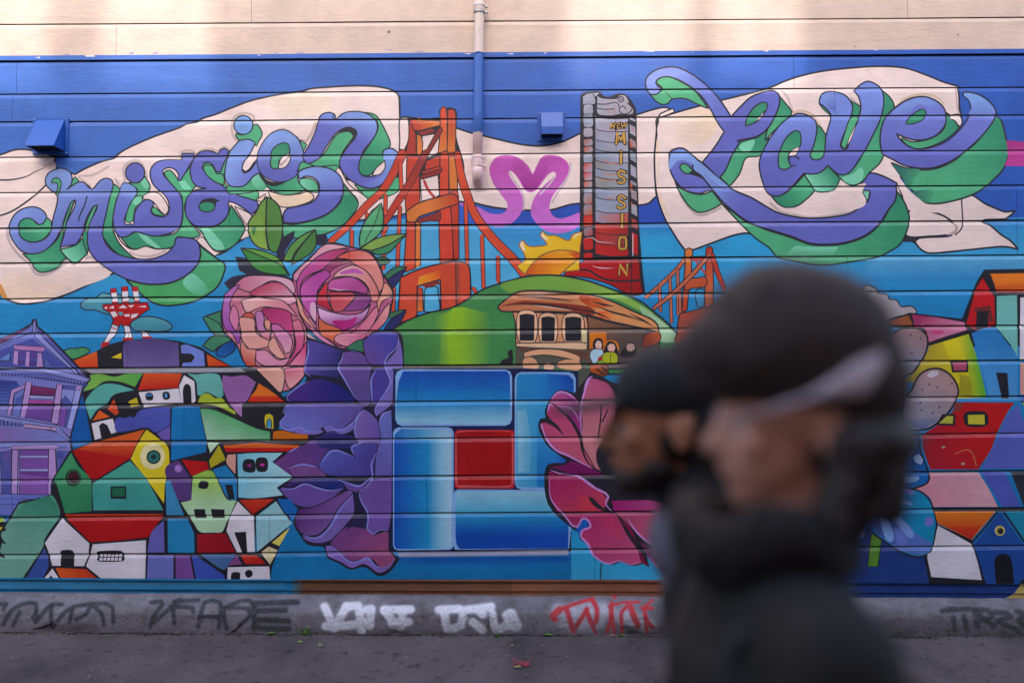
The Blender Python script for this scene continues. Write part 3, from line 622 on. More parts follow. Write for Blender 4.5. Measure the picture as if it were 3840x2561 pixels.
# --- leaves and roses
C.update(lf='#5f9a40', ld='#477f3e', nv='#2b2c66')
O(0, 1)
F('#2e2c40', '2160,890! 2260,905 2351,985 2500,1080 2351,1090 2200,1020!', 0); F('#2e2c40', '2055,1130! 2150,1070 2300,1060 2220,1150 2120,1192', 0)
F('#3f8460', '1860,1447! 2042,1388 2060,1480 2060,1600 2100,1700 1940,1580!', 11); L(9, '1900,1440 2010,1500 2060,1600')
F('#3f8460', '1860,1710! 1950,1620 2080,1620 2120,1660 2000,1720 1960,1760', 11)
F('#12448c', '1980,1780 2040,1700 2140,1660 2160,1740 2100,1790 2040,1815', 9, g=('#0a62a8', 2140, 1680, 2040, 1800))
O(1, 1)
F('#2a2440', '190,860 250,720 352,655! 340,720 270,830 240,930', 7); F('#2a2440', '555,690! 642,690 645,770 560,775', 7)
F('#2a2440', '1050,470 1140,410 1050,520', 0)
F('#6f9c3e', '100,340! 40,400 0,480 -62,560 -72,640 -40,740 20,800 115,832! 90,650 96,450', 11, g=('#86aa42', 60, 420, -20, 760))
F('#54883c', '100,340! 170,380 220,450 244,600 232,740 190,852! 130,830 96,700 92,500', 11)
F('#5f9444', '545,635! 430,690 330,770 270,870 258,925 322,935! 360,850 450,740', 10); F('#4a803c', '548,635! 553,780 500,860 400,920 325,965! 360,870 450,745', 10)
F('#66a03e', '-140,812! 0,822 110,852 210,905 310,1060! 220,960 60,890', 10); F('#3f8a3c', '-140,812! 60,890 220,960 305,1060! 100,1042 -20,990 -100,880', 10)
F('#2a7a3e', '-10,600 0,620 -20,700 -40,640', 0)
F('#58aa72', '1150,395! 1172,520 1152,650 1060,740 955,805! 950,720 980,600 1060,480', 11); L(7, '1140,430 1090,580 1000,750')
F('#84a84a', '1388,678! 1300,740 1180,790 1080,830 955,815! 1080,732 1220,690', 10); F('#3c8a56', '1388,680! 1310,760 1220,850 1120,872! 1060,835 1200,785', 10)
F('#37703f', '1095,905 1180,890 1232,930 1165,965', 9)
F('#3f7a5a', '1180,1055! 1280,985 1388,985! 1260,1060 1210,1100', 9); F('nv', '1210,1100! 1270,1055 1388,985! 1330,1080 1260,1172', 9)
F('#3f7a5a', '1225,1410! 1300,1385 1382,1375! 1240,1460', 9); F('nv', '1382,1378! 1340,1470 1250,1567 1165,1600 1235,1470', 9)
F('#d0788c', '-200,1150! -100,1070 50,1055 230,1065 340,1110 380,1250 400,1420 460,1540 470,1900 390,2060 310,2115 250,2130 200,2135 60,2060 0,2000 -120,1840 -180,1700 -300,1560 -316,1390 -270,1240', 12)
F('#c4608a', '340,1060 400,985 500,890 620,785 720,762 860,798 980,822 1070,862 1130,950 1170,1060 1250,1180 1258,1260 1225,1400 1170,1510 1040,1620 900,1680 770,1745 640,1650 480,1560 400,1400 350,1230', 12)
# right rose
F('#e2a2ae', '610,790 700,772 835,800 700,832 560,900 460,1000 400,1075 358,1112 342,1060 400,990 500,900', 7, g=('#d890a4', 600, 800, 380, 1050))
F('#c44e98', '372,1120! 430,1015 560,893 700,828 862,815! 750,890 620,1000 480,1062 410,1150 415,1320! 385,1240', 8, g=('#b23a62', 450, 1000, 800, 830))
F('#8a2846', '480,1082 620,1000 735,905 905,945 800,962 700,1010 660,1082 560,1232 550,1300 420,1315 410,1200', 7, g=('#c050a4', 760, 930, 480, 1200))
F('#e08a80', '745,895 860,838 980,830 1060,870 1122,960 1162,1060 1172,1150 1130,1232! 1090,1130 1020,1030 900,955 850,915', 9, g=('#dc5c50', 1050, 880, 850, 880))
F('#cc5cac', '420,1150 500,1072 640,1012 682,1062 600,1150 560,1240 552,1510! 500,1430 430,1330 408,1240', 8, g=('#b8469c', 430, 1180, 600, 1100))
F('#e4b0c8', '500,1320 545,1320 548,1480 505,1420', 0)
F('#eab0ac', '700,1080! 745,1030 810,990 900,968 1010,1020 1092,1130 1132,1240 1110,1300 1060,1292 1032,1180 960,1102 850,1072', 9, g=('#e07a70', 780, 1020, 1100, 1250))
F('#c860b4', '760,1040 830,1010 930,1000 990,1050 900,1040 800,1050', 0)
F('#d263a8', '675,1115 760,1087 880,1076 970,1120 1032,1200 1012,1232 900,1210 760,1202 665,1192', 9, g=('#b84a90', 780, 1090, 850, 1200))
F('#e0aac0', '690,1180 780,1190 850,1190 760,1202', 0)
F('#c4404e', '668,1210! 900,1220 902,1270 830,1350 785,1392 712,1385 680,1300', 8, g=('#d05860', 700, 1230, 800, 1370))
F('#7c2a70', '900,1222! 1010,1232 1057,1270 1030,1340 950,1382 795,1388! 862,1320 906,1270', 8, g=('#964a90', 930, 1240, 900, 1370))
F('#cc3440', '602,1180 660,1130 655,1260 702,1392! 600,1340 560,1320 570,1240', 8, g=('#b81c38', 620, 1180, 620, 1340))
F('#9c2a88', '560,1350! 700,1400 850,1422 970,1402 1052,1332! 1000,1450 900,1532 790,1570 700,1540 600,1480', 9, g=('#e6b4da', 780, 1530, 760, 1400))
F('#b8207a', '700,1480 850,1470 930,1440 880,1520 790,1560', 0)
F('#da7c92', '900,1570! 1000,1470 1080,1370 1142,1325! 1120,1420 1040,1570 900,1650 790,1710 712,1665', 8, g=('#c85a82', 1050, 1420, 780, 1680))
F('#ea9c84', '1110,1305! 1150,1220 1185,1128 1240,1180 1252,1250 1162,1300 1125,1410!', 8); F('#d8687c', '1232,1325 1212,1450 1150,1535 1050,1605 1028,1585 1110,1470 1190,1350', 8, g=('#e8a09a', 1100, 1560, 1200, 1380))
F('#e06c48', '575,1445! 640,1500 790,1570 710,1672! 600,1610 575,1540', 8); F('#e08ab0', '480,1440 550,1520 560,1580 640,1640 770,1740 600,1660 500,1560', 7)
F('#eaa088', '375,1262 420,1330 450,1420 540,1540 560,1570 450,1480 395,1390', 6)
# left rose
F('#deaaba', '-210,1160! -100,1075 50,1062 220,1072 330,1112 362,1200 345,1232! 250,1140 150,1110 60,1150 0,1205 -80,1210', 8, g=('#d47a94', 250, 1080, -120, 1150))
F('#c44868', '-60,1230 60,1152 170,1120 260,1150 352,1250 372,1302! 300,1330 200,1282 60,1262', 8, g=('#e2a0b0', 200, 1140, 250, 1260))
F('#e28c98', '-140,1290! 0,1260 100,1272 240,1292 330,1372 385,1445! 330,1420 290,1392 100,1350 0,1370 -90,1400', 8, g=('#eeb4ac', 200, 1330, 0, 1280))
F('#b02a64', '55,1372 200,1362 312,1402 332,1500 345,1610 200,1560 100,1452', 8, g=('#d04a84', 120, 1380, 300, 1560))
F('#c272ba', '-292,1240! -200,1160 -145,1148! -215,1250 -240,1350 -185,1440 -180,1560 -140,1600 -165,1690 -215,1600 -290,1540 -312,1400', 8, g=('#9a4aa4', -250, 1250, -190, 1560))
F('#da7ea2', '-232,1385! -208,1330 -165,1400 -160,1510 -190,1567 -245,1460', 7)
F('#d8523e', '-150,1462 -80,1402 -25,1422 -10,1500 -30,1590 -150,1580 -132,1510', 8, g=('#e89078', -60, 1420, -90, 1570))
F('#c47cae', '0,1400 50,1390 75,1450 70,1520 90,1570 20,1570 0,1480', 7)
F('#e49c86', '80,1470 130,1480 125,1560 85,1540', 6)
O(1, 2)
L(13, '150,60 130,180 160,330 130,440', 'K'); L(12, '345,100 350,250 270,420'); L(11, '-10,60 60,160 150,200')
F('#e8a296', '-150,-20 -20,-10 -10,60 0,120 60,160 140,200 130,240 0,270 -70,260 -130,180 -140,100', 8)
F('#e49486', '-130,190 -80,260 0,275 -10,380 0,420 -80,430 -140,300', 8, g=('#c84a3c', -60, 250, -110, 400))
F('#de90aa', '0,280! 100,282 200,365 320,345! 250,430 130,440 50,410 0,370', 8)
F('#e8a494', '110,250 160,160 220,260 272,352! 200,350', 7)
F('#cc6ca6', '140,50 200,40 300,130 335,200 312,300 270,312 230,230 160,120', 8, g=('#e4a2b4', 180, 60, 290, 290))
F('#e27c92', '330,20! 400,0 442,130 430,250 380,310 300,405 270,420! 360,270 350,120', 8, g=('#d04a88', 380, 40, 420, 300))
F('#e04a80', '470,200 465,300 440,420 350,430 300,420 400,300', 7, g=('#e88aa4', 460, 250, 340, 420))
F('#e2708a', '260,455 440,440 442,512 380,582 312,632 272,565', 8, g=('#eaa4a4', 300, 460, 350, 600))
F('#e09a88', '0,440! 245,450 247,640 200,662 100,592 0,535', 8, g=('#eab09a', 50, 460, 220, 620))
F('#d4b0b4', '470,120 560,180 640,240 760,270 620,230 480,165', 6)
F('#d4648c', '770,130 1010,130 960,190 830,245 720,190', 7, g=('#e89aa6', 960, 140, 760, 220))
F('#3c7a5a', '830,262 960,180 990,290 900,275', 7)
# --- violet flower
F('#1c1a3a', '470,165! 800,270 1000,295 1060,120 1250,105 1335,150 1350,430 1290,560 1262,760 1255,1100 1262,1800 1245,2110 1315,2190! 1230,2300 1130,2342 1000,2260 870,2282 780,2232 660,2172 625,2080 480,2052 400,1952 350,1852 385,1720! 190,1515! 340,1440! 150,1305! 350,1150 480,1080 400,1050 210,960 225,820 300,760 265,710 460,565 445,480 460,400', 12)
F('#584a9e', '480,182! 600,212 790,282! 750,430 765,535! 620,522 450,492 450,430 480,300', 6, g=('#2c2a6c', 520, 300, 740, 400))
F('#6c4c94', '802,300 880,287 960,302 1030,362 1062,430 1045,560 1062,720 990,802 900,702 820,560 752,460 790,360', 6, g=('#5a4a8c', 800, 350, 1000, 700))
F('#4a46a4', '990,200 1080,122 1250,112 1312,150 1280,250 1200,362 1182,430 1040,400 990,270', 6, g=('#6a4c98', 1200, 180, 1030, 350))
F('#4c3c94', '1075,470 1180,440 1235,580 1150,720 1070,770 1050,600', 5)
F('#7a6ab4', '1302,140! 1338,250 1350,430 1282,560 1252,760 1112,885! 1085,830 1150,730 1232,600 1190,480 1185,400 1282,280', 6)
F('#4a2c82', '300,752! 278,700 400,602 560,542 720,580 830,642 912,730 900,772 600,772', 6, g=('#101c74', 380, 640, 700, 740))
F('#64509c', '225,805! 320,772 920,772 985,802 920,890 830,972 740,1022 620,985 480,1035 400,985 320,1005 217,955 275,862', 6, g=('#6e72c4', 600, 800, 500, 1000))
F('#7c6cbc', '222,962 320,1005 400,985 480,1035 590,1000 620,1020 560,1050 400,1050 290,1040', 4)
F('#7c6cbc', '620,985 660,960 720,1000 790,1010 900,930 960,840 900,1000 760,1060 680,1060', 5)
F('#6a52a2', '920,880 980,820 1050,852 1120,930 1142,1050 1120,1200 1040,1232 920,1102 900,1020', 6, g=('#7c66ae', 1100, 1000, 950, 950))
F('#6870ba', '1125,952! 1150,880 1245,825! 1252,1100 1252,1800 1100,1700 1100,1250 1142,1100', 6, g=('#6a5aa8', 1200, 950, 1180, 1500))
F('#6c3c80', '492,1102! 720,1020 742,1140 650,1222 580,1352 562,1452! 350,1442 158,1312! 350,1182 470,1132', 6, g=('#543a86', 300, 1300, 680, 1100))
F('#2c2c70', '560,1080 740,1040 900,1080 900,1160 740,1180 600,1170', 0)
F('#565ab0', '595,1290 660,1202 740,1190 840,1232 912,1262! 880,1160 990,1132 1110,1132 1102,1240 1062,1420 850,1442 620,1412 575,1352', 6, g=('#4a3c8c', 700, 1220, 850, 1420))
F('#7c4c8c', '300,1352 430,1330 560,1352 640,1440 350,1442!', 5)
O(1, 3)
F('#44286a', '250,10 480,-30 760,0 800,70 680,80 560,50 440,20 300,60', 0, g=('#1c2c78', 320, 20, 640, 60))
F('#6c4e9c', '205,65! 330,82 450,35 560,70 680,97 805,75! 700,170 580,232 430,247 300,182', 7)
F('#6c4c9a', '770,-10! 880,42 960,52 1062,-32! 1000,60 940,107 850,92', 6)
F('#72529e', '1062,-10! 1252,0 1242,320 1222,462! 1130,462 1070,497 1020,420 1030,300 960,190 970,90', 7)
F('#5a2a70', '395,265! 560,232 720,152 850,92 885,120 760,262 660,420 560,502 430,492 358,380', 7, g=('#7a5296', 420, 300, 600, 450))
F('#7a62ac', '892,120! 902,300 820,420 720,532 600,577 480,562 425,512 560,512 660,432 750,262', 7)
F('#7a4284', '760,482 870,402 950,422 1020,452 1080,502 1212,472 1222,640 1282,720 1230,792 1150,812 1060,722 950,732 860,742 760,652 680,592', 7, g=('#9a4a74', 850, 450, 1150, 720))
F('#2c2450', '905,330 1010,330 1010,440 870,430 820,480', 0)
F('#8a6aba', '640,602! 700,602 780,672 860,752 940,747 1030,717 1090,782 1150,812 1230,792 1282,720! 1240,795 1130,852 1000,772 880,807 780,752 660,692', 5)
hs = ((1, 2, '475,190 480,300 455,400 450,480 500,520'), (1, 2, '800,300 790,360 755,440 820,560 910,720'), (1, 2, '1310,155 1290,250 1200,350 1185,430 1235,560 1200,650 1130,750 1090,830 1110,880'), (1, 2, '1105,460 1060,540 1060,650 1070,750'),
      (1, 2, '470,570 400,605 285,700 305,755'), (1, 2, '300,780 235,820 275,870 220,955 300,1010 400,985 480,1030 600,995'), (1, 2, '620,985 660,965 720,1005 800,1005 900,930 950,840'), (1, 2, '985,830 930,900 905,1020 940,1090'), (1, 2, '900,1240 880,1165 970,1130'),
      (1, 2, '600,1310 680,1210 760,1200 900,1255'), (1, 2, '290,1360 430,1325 560,1350'), (1, 2, '1105,1220 1060,1330 1070,1440 1010,1540'), (1, 2, '465,1060 480,1090 340,1190 250,1230'), (1, 2, '1130,950 1160,870 1240,830'),
      (1, 3, '215,65 330,80 450,35 560,70 680,95 800,75'), (1, 3, '750,-5 880,40 960,50 1060,-30'), (1, 3, '1000,60 950,120 970,200 1020,290 1030,380 1020,440 1075,495 1130,460 1210,460'), (1, 3, '890,130 780,260 680,430 560,530 430,500'), (1, 3, '640,605 700,610 780,680 860,750 940,745 1030,715 1090,780 1150,805 1230,785 1275,715'))
for c, r, s in hs:
    O(c, r); L(15, s, 'hl', taper=1)
# --- blue block frame
O(1, 2)
F('#14204e', '1262,470! 1340,440 2351,440 2960,470! 2960,2130! 1240,2130! 1250,980', 0)
def block(x0, y0, x1, y1, r, fills):
    def rr(a, b, c2, d, q): return '%d,%d! %d,%d %d,%d! %d,%d! %d,%d %d,%d! %d,%d! %d,%d %d,%d! %d,%d! %d,%d %d,%d!' % (a + q, b, c2 - q, b, c2 - q * .3, b + q * .3, c2, b + q, c2, d - q, c2 - q * .3, d - q * .3, c2 - q, d, a + q, d, a + q * .3, d - q * .3, a, d - q, a, b + q, a + q * .3, b + q * .3)
    s = rr(x0, y0, x1, y1, r).replace('!', '')
    P(fills[0], s, 0)
    return rr
block(1280, 455, 2351, 972, 60, ['#8ab6e6'])
P('#0d47aa', '1350,470 2300,468 2330,500 2335,640 1300,640 1310,560', g=('#0f6cba', 0, 480, 0, 640))
P('#0f6cba', '1300,640 2335,640 2335,790 1285,790', g=('#1a8cc6', 0, 640, 0, 790))
P('#1a8cc6', '1285,790 2335,790 2330,930 2300,955 1310,942 1288,910', g=('#94cce0', 0, 790, 0, 940))
block(1258, 985, 1815, 2115, 50, ['#8ab6e6'])
P('#1560b8', '1275,1050 1330,1000 1560,1005 1560,1110 1270,1110', g=('#54aad4', 1270, 1000, 1500, 1000)); P('#54aad4', '1540,1005 1760,1010 1795,1050 1795,1110 1540,1110', g=('#a8cee0', 1540, 0, 1795, 0))
P('#0f4cb0', '1268,1105 1420,1105 1420,2100 1290,2100 1268,2070', g=('#1270be', 1268, 0, 1420, 0)); P('#1270be', '1420,1105 1590,1105 1590,2098 1420,2100', g=('#1c92c8', 1420, 0, 1590, 0))
P('#1c92c8', '1590,1105 1690,1105 1690,2096 1590,2098', g=('#84c0da', 1590, 0, 1690, 0)); P('#84c0da', '1690,1105 1798,1105 1795,2070 1770,2096 1690,2096', g=('#aacfe2', 1690, 0, 1798, 0))
block(1825, 1010, 2372, 1548, 30, ['#cc2026'])
block(1832, 1018, 2366, 1540, 50, ['#d0585c'])
F('#a40c18', '1880,1032 2300,1025 2345,1060 2350,1300 2345,1470 2300,1522 1900,1515 1850,1490 1845,1250 1845,1090', 0, g=('#b00a08', 1850, 1050, 2100, 1250))
F('#a8080a', '2000,1120 2300,1100 2330,1300 2250,1440 2000,1440 1930,1300', 0)
O(2, 2)
block(25, 478, 585, 1556, 60, ['#8ab6e6'])
P('#2a92cc', '60,495 330,492 330,740 40,740 42,540', g=('#1a7cc4', 50, 0, 330, 0)); P('#1a7cc4', '330,492 520,505 565,550 570,740 330,740', g=('#0c48ae', 330, 700, 560, 540))
P('#58b0d6', '38,740 230,740 230,1536 60,1536 36,1500', g=('#3a9ed0', 40, 0, 230, 0)); P('#3a9ed0', '230,740 570,740 570,1100 570,1536 230,1536', g=('#1a7ec6', 230, 800, 480, 1300))
P('#8cc6dc', '45,830 130,830 180,1100 160,1400 60,1400', g=('#58b0d6', 60, 0, 180, 0)); P('#1058b8', '420,1180 520,1290 480,1320 360,1330', g=('#2a8ccc', 500, 1290, 380, 1200))
O(1, 3)
block(1815, 88, 2895, 648, 40, ['#8ab6e6'])
P('#9accde', '1850,104 2720,104 2720,310 1830,310 1832,140', g=('#4fb0d2', 0, 110, 0, 310)); P('#2f9cca', '1832,310 2880,310 2870,430 1832,430', g=('#0f70ba', 0, 310, 0, 430)); P('#0f70ba', '1832,430 2870,430 2870,520 1832,520', g=('#0b4cae', 0, 430, 0, 520)); P('#0b4cae', '1832,520 2870,520 2865,628 1870,632 1840,590')
P('K', '2905,450 2900,640 2871,650 2875,640 2890,460')
P('#9a9ab0', '1300,665 2870,650 2870,690 1320,705', g=('#4a4252', 0, 700, 0, 655))
P('#0e5aa8', '1320,710 2900,700 2900,830 1300,830', g=('#0f7cb6', 0, 710, 0, 830)); P('#0a4aa2', '1500,715 2850,705 2850,760 1550,770', g=('#0e66ae', 0, 720, 0, 770))
P('#1b98cc', '2895,450 3020,430 3100,640 3750,640 3760,950 2895,950', g=('#3aaad4', 0, 500, 0, 900))
# --- pink flower
O(2, 2)
F('K', '240,960! 260,905 310,900 300,840 340,740 400,660 470,640 570,670! 700,510 740,480 900,560 1100,700 1500,1500 1600,2000 1400,2270 1340,2275 1240,2180! 1265,2270! 1160,2225 1100,2260 1000,2225 900,2250 740,2160 690,2060 620,2010 620,1950 560,1920 330,1690 310,1350 480,1310 500,1290 430,1240 320,1150 250,1020', 0)
F('#bc5278', '705,525! 800,545 900,600 960,760 900,1080 790,1180 780,1290 820,1390! 700,1310 645,1100 632,800 660,640', 6, g=('#cc7a80', 800, 600, 760, 1100))
F('#9a2c74', '350,742 400,675 460,655 540,685 612,740 642,900 640,1070! 560,930 470,840 380,792', 7, g=('#c05a8c', 560, 780, 420, 700))
F('#b83c6c', '315,850 355,765 420,800 520,900 600,1040 660,1180 765,1365! 700,1342 560,1262 430,1202 330,1120 268,1010 262,950 300,935 400,985 470,1052! 400,965 340,900', 8, g=('#cc5a74', 400, 860, 560, 1200))
L(20, '380,795 470,850 560,950 620,1060 650,1200 700,1310 780,1370', taper=1)
L(16, '340,920 400,960 470,1050', taper=1)
F('#7c125a', '335,1345! 480,1325 560,1292 780,1380 840,1430 600,1432', 7)
F('#a8205c', '345,1385! 500,1425 620,1445 740,1505 860,1620 890,1660 860,1700 830,1790! 480,1790 375,1690 338,1570 330,1450', 6, g=('#c43a5c', 500, 1450, 640, 1700))
F('#d83c4c', '560,1600 680,1620 760,1690 740,1760 600,1740', 0, g=('#b02c60', 680, 1680, 560, 1620))
O(2, 3)
F('#b42e64', '480,300! 930,300 990,360 1060,500 1160,645 1200,755 1100,780 1000,745 900,770 820,740 740,680 700,592 640,545 628,490 655,460 720,432 705,375 655,350 622,400 575,442! 520,370', 9, g=('#c8507a', 800, 400, 1050, 720))
F('#c83a60', '720,360 900,340 980,420 1000,540 900,480', 0, g=('#b42e64', 900, 380, 800, 450))
F('#b84c6c', '930,292! 1400,302 1500,400 1420,620! 1250,575 1130,475 1000,350', 8)
F('#8c0c3e', '978,340! 1100,452 1162,620 1260,795! 1190,745 1130,560', 5)
F('#a4186c', '910,185! 1300,185 1480,260 1480,300 935,290!', 7, g=('#b84a80', 950, 220, 1350, 240))
F('#7c2252', '1170,560! 1300,630 1480,640 1440,790 1340,802 1240,690', 7)
F('#1060b8', '645,362 690,375 705,415 650,455 610,500 600,470 580,450 625,400', 0)
F('K', '700,150 740,160 800,220 880,290! 800,265 730,210', 0)
for c, r, s in ((2, 2, '660,640 700,540 740,515'), (2, 2, '640,1060 630,900 640,760 680,620 720,530'), (2, 2, '350,742 400,680 460,660 540,690 600,750'), (2, 2, '420,790 540,810 590,870 610,920'), (2, 2, '325,850 350,770 380,800'), (2, 2, '268,1000 270,950 310,1080 400,1190 520,1245 640,1310 740,1360'), (2, 2, '350,1375 450,1410 600,1432 700,1490 800,1560'),
             (2, 3, '345,0 345,120 380,210 470,310 560,420 600,430 620,400 650,350 700,370 720,430 650,460 635,520 700,590 740,680 820,745 900,770 980,742 1090,778 1160,755'), (2, 3, '650,0 740,60 860,120 885,150 860,215 920,290'), (2, 3, '1060,350 1140,470 1260,575 1400,615'), (2, 3, '1240,690 1340,795 1390,780 1400,740')):
    O(c, r); L(19, s, '#cf8fd2', taper=1)
L(10, '820,770 800,1080'); 
O(2, 2); L(12, '820,780 815,900 790,1080'); L(12, '880,820 830,930'); L(12, '850,1100 785,1200 790,1290')
# --- red and white mast with clouds
O(0, 1)
F('#5ba6b2', '735,1330 800,1270 880,1265 930,1225 1000,1230 1100,1240 1200,1260 1240,1310 1230,1390 1100,1430 940,1405 880,1380 780,1378', 9, g=('#3c8a9c', 0, 1260, 0, 1420))
F('red', '1012,1185 1065,1180 1085,1320 1030,1320', 6, sm=0); P('wh', '1022,1225 1070,1220 1080,1300 1030,1300'); F('red', '1115,1168 1172,1162 1182,1330 1120,1330', 6, sm=0); P('wh', '1120,1212 1174,1208 1180,1295 1124,1298'); F('red', '1210,1168 1266,1165 1280,1320 1232,1320', 6, sm=0); P('wh', '1218,1210 1270,1208 1276,1285 1234,1290')
F('red', '940,1328! 1355,1310! 1372,1372! 1320,1405 1270,1440 1240,1470! 1190,1520! 1130,1535! 1108,1500! 1060,1600! 1010,1560! 1040,1470! 1000,1395! 950,1375!', 8)
for s in ('955,1358 985,1348 975,1372', '1000,1362 1040,1338 1050,1366', '1085,1362 1130,1332 1170,1362', '1175,1338 1235,1335 1200,1358', '1265,1350 1330,1340 1345,1355', '1010,1400 1055,1390 1080,1430 1040,1448', '1210,1420 1270,1410 1250,1440 1200,1458', '1142,1420 1190,1418 1190,1438 1145,1440'): P('wh', s)
F('#5ba6b2', '1080,1400 1120,1395 1135,1420 1100,1432', 0)
O(0, 2)
F('wh', '1030,40! 1085,60 1060,130 1010,195! 970,230 930,250! 960,190 1000,110', 7); P('red', '940,205 1012,200 985,245 918,258'); P('red', '1020,75 1075,90 1070,80 1030,68')
F('wh', '1135,50! 1190,60 1200,110 1220,170! 1140,180! 1145,120', 7); P('red', '1130,165 1220,160 1225,190 1128,195')
F('wh', '1290,100! 1330,100 1390,165! 1310,165!', 7); P('red', '1310,152 1375,148 1410,168 1310,172')
F('#5ba6b2', '1195,40 1230,0 1290,-25 1380,-30 1480,-10 1560,30 1582,60 1550,95 1450,108 1330,100 1230,95', 9, g=('#428e9e', 0, -10, 0, 110))
# --- city on the left: black ground, coloured cells
F('#4a9a60', '570,300 640,262 700,262 760,250 830,280 760,330 660,358', 9)
P('bk', '640,380 880,288 1000,225 1130,190 1280,175 1450,168 1650,195 1850,252 1960,330 2150,440 2351,445 2600,700 2640,760 2580,860 2560,1000 2830,1060 2820,1130 2700,1180 2500,1300 2700,1450 2560,1560 2720,1700 2680,1800 2500,2260 2480,2395 -60,2395 -60,2050 150,1700 480,1560 480,1470 640,1210 640,1100 700,780 830,540')
def cell(c, s, g=None): P(c, s, 0, g)
cell('org', '668,378 890,288 900,435 720,435', ('#d8381a', 800, 340, 800, 440)); cell('#d4b81c', '1020,345 1115,300 1115,355')
F('#53427a', '1140,212 1280,182 1450,174 1638,212! 1645,430! 1135,430!', 0, g=('#6c5c94', 0, 200, 0, 430))
F('#7284d0', '1660,240! 1710,225 1870,290! 1882,430! 1670,430! 1680,392! 1760,385 1785,350 1760,312 1665,305!', 0)
cell('#e2661a', '1900,318 2112,425 1910,430', ('#cc2818', 1950, 350, 1980, 430))
P('#8a8890', '770,445 2200,440 2260,480 840,490', g=('#44424c', 0, 490, 0, 440))
F('#7cb84a', '830,502! 930,495 1050,520 1160,495 1312,490! 1240,612! 1100,565 960,562 870,622 768,652! 820,560', 0, g=('#5aa848', 900, 560, 1250, 540))
F('#5cb2a2', '785,745 860,642 960,585 1080,590 1235,640! 1050,682 985,760 890,820 830,912! 800,830', 0)
cell('#e25a1a', '1325,485 1672,490 1632,620 1270,642', ('#c81c16', 0, 500, 0, 640)); cell('wh', '1275,662 1640,626 1665,762 1320,798'); cell('wh', '1692,506 1785,562 1797,740 1770,770 1665,765 1645,605')
F('bk', '1685,770! 1680,640 1700,590 1725,583 1752,610 1762,770!', 0); F('bk', '1340,672 1400,668 1405,730 1345,732', 0); cell('#3a78b4', '1345,675 1398,675 1398,695 1345,705'); F('bk', '1496,662 1552,660 1560,720 1502,726', 0); F('#5a9cd8', '1512,675 1535,672 1538,708 1515,710', 0)
F('#68b2a6', '1720,490! 1800,500 1900,490 1990,495 2030,540 2050,700 1990,706 1960,690 1900,662 1820,692 1800,560', 0)
F('#9862a0', '2050,508! 2130,522 2250,510 2351,572! 2270,740 2222,772! 2222,892! 2160,830 2110,770 2070,690 2040,590', 0); cell('#a878ac', '2130,775 2222,775 2222,890 2170,850')
F('#aabc30', '1820,752 1850,690 1920,675 1970,715 2040,720 2095,795 2160,840 2162,870! 1990,790 1840,770', 0)
cell('#e2701a', '2351,645 2375,582 2470,640 2560,705 2300,705'); cell('#d23018', '2300,700 2545,700 2625,762 2278,762')
cell('#dc4a1e', '1048,722 1090,850 1062,872 988,816'); cell('#d4bc20', '1180,745 1255,710 1277,782 1200,798'); cell('#e2601a', '912,825 1010,885 850,920'); cell('wh', '840,945 1035,900 1070,1025 1022,1042 985,960 940,940 908,965 930,1080 870,1097')
F('#4f56ae', '1060,905 1100,888 1150,900 1190,880 1230,895 1280,832 1400,805 1562,800! 1562,960! 1430,1030 1340,985 1080,1025', 0)
F('#6c5aac', '1440,1040! 1562,970! 1562,1112! 1500,1112!', 0)
F('#0c78b6', '1580,802! 1700,790 1832,795! 1855,930 1892,1110 1892,1212! 1570,1292! 1575,1000', 0)
F('#4aaa62', '1840,812! 1960,825 2150,905 2351,995 2480,1025! 2480,1112! 1902,1105! 1868,950', 0, g=('#a4ceac', 2100, 860, 2020, 1060)); cell('#bcd8b4', '1902,1125 2010,1125 1930,1222')
F('#0c5aa6', '758,682! 790,830 842,1112! 650,1150! 660,950 685,850 715,760', 0); 
P('#1a6aa8', '660,1120 860,1110 670,1185')
P('#e26a20', '1328,1003 1262,1112 880,1115', g=('#dc5a20', 0, 1000, 0, 1110)); P('#dc5a20', '880,1112 1265,1105 1192,1272 1130,1300 800,1240 668,1196', g=('#b80e10', 0, 1130, 0, 1290)); P('#b80e10', '665,1196 720,1185 1192,1260 1170,1280 870,1472 822,1450')
F('#e4cc20', '1345,1003! 1440,1075 1540,1165 1556,1330! 1520,1470 1505,1680! 1340,1450 1200,1275! 1260,1140', 0)
E_('#efe3a4', 1400, 1250, 115, 120, 0); E_('bk', 1410, 1256, 66, 64, 0); E_('#2f8070', 1410, 1256, 52, 50, 0); E_('#1a4c48', 1410, 1256, 28, 27, 0); E_('bk', 1410, 1256, 14, 14, 0)
F('#4aa88e', '1190,1290! 1300,1400 1360,1480 1500,1742! 858,1745! 850,1500 880,1480', 0, g=('#3f9c92', 0, 1400, 0, 1700)); F('bk', '1015,1525 1160,1523 1162,1640 1018,1637', 0, sm=0); cell('#1c6c4c', '1030,1540 1145,1538 1148,1618 1032,1618')
F('#3f9c64', '650,1212! 720,1340 832,1470 842,1750! 600,1772! 520,1500 495,1450', 0, g=('#2f8456', 0, 1300, 0, 1700)); E_('bk', 672, 1445, 74, 78, 0); E_('#3a7a4a', 676, 1442, 62, 66, 0); E_('bk', 676, 1442, 55, 59, 0); E_('#4a1820', 676, 1440, 44, 46, 0)
F('#5a3c7a', '1515,1370 1550,1322 1640,1286! 1752,1450! 1762,1652! 1640,1657! 1530,1450', 0); E_('#a474bc', 1636, 1362, 36, 36, 0); E_('#c08ad0', 1632, 1358, 18, 18, 0)
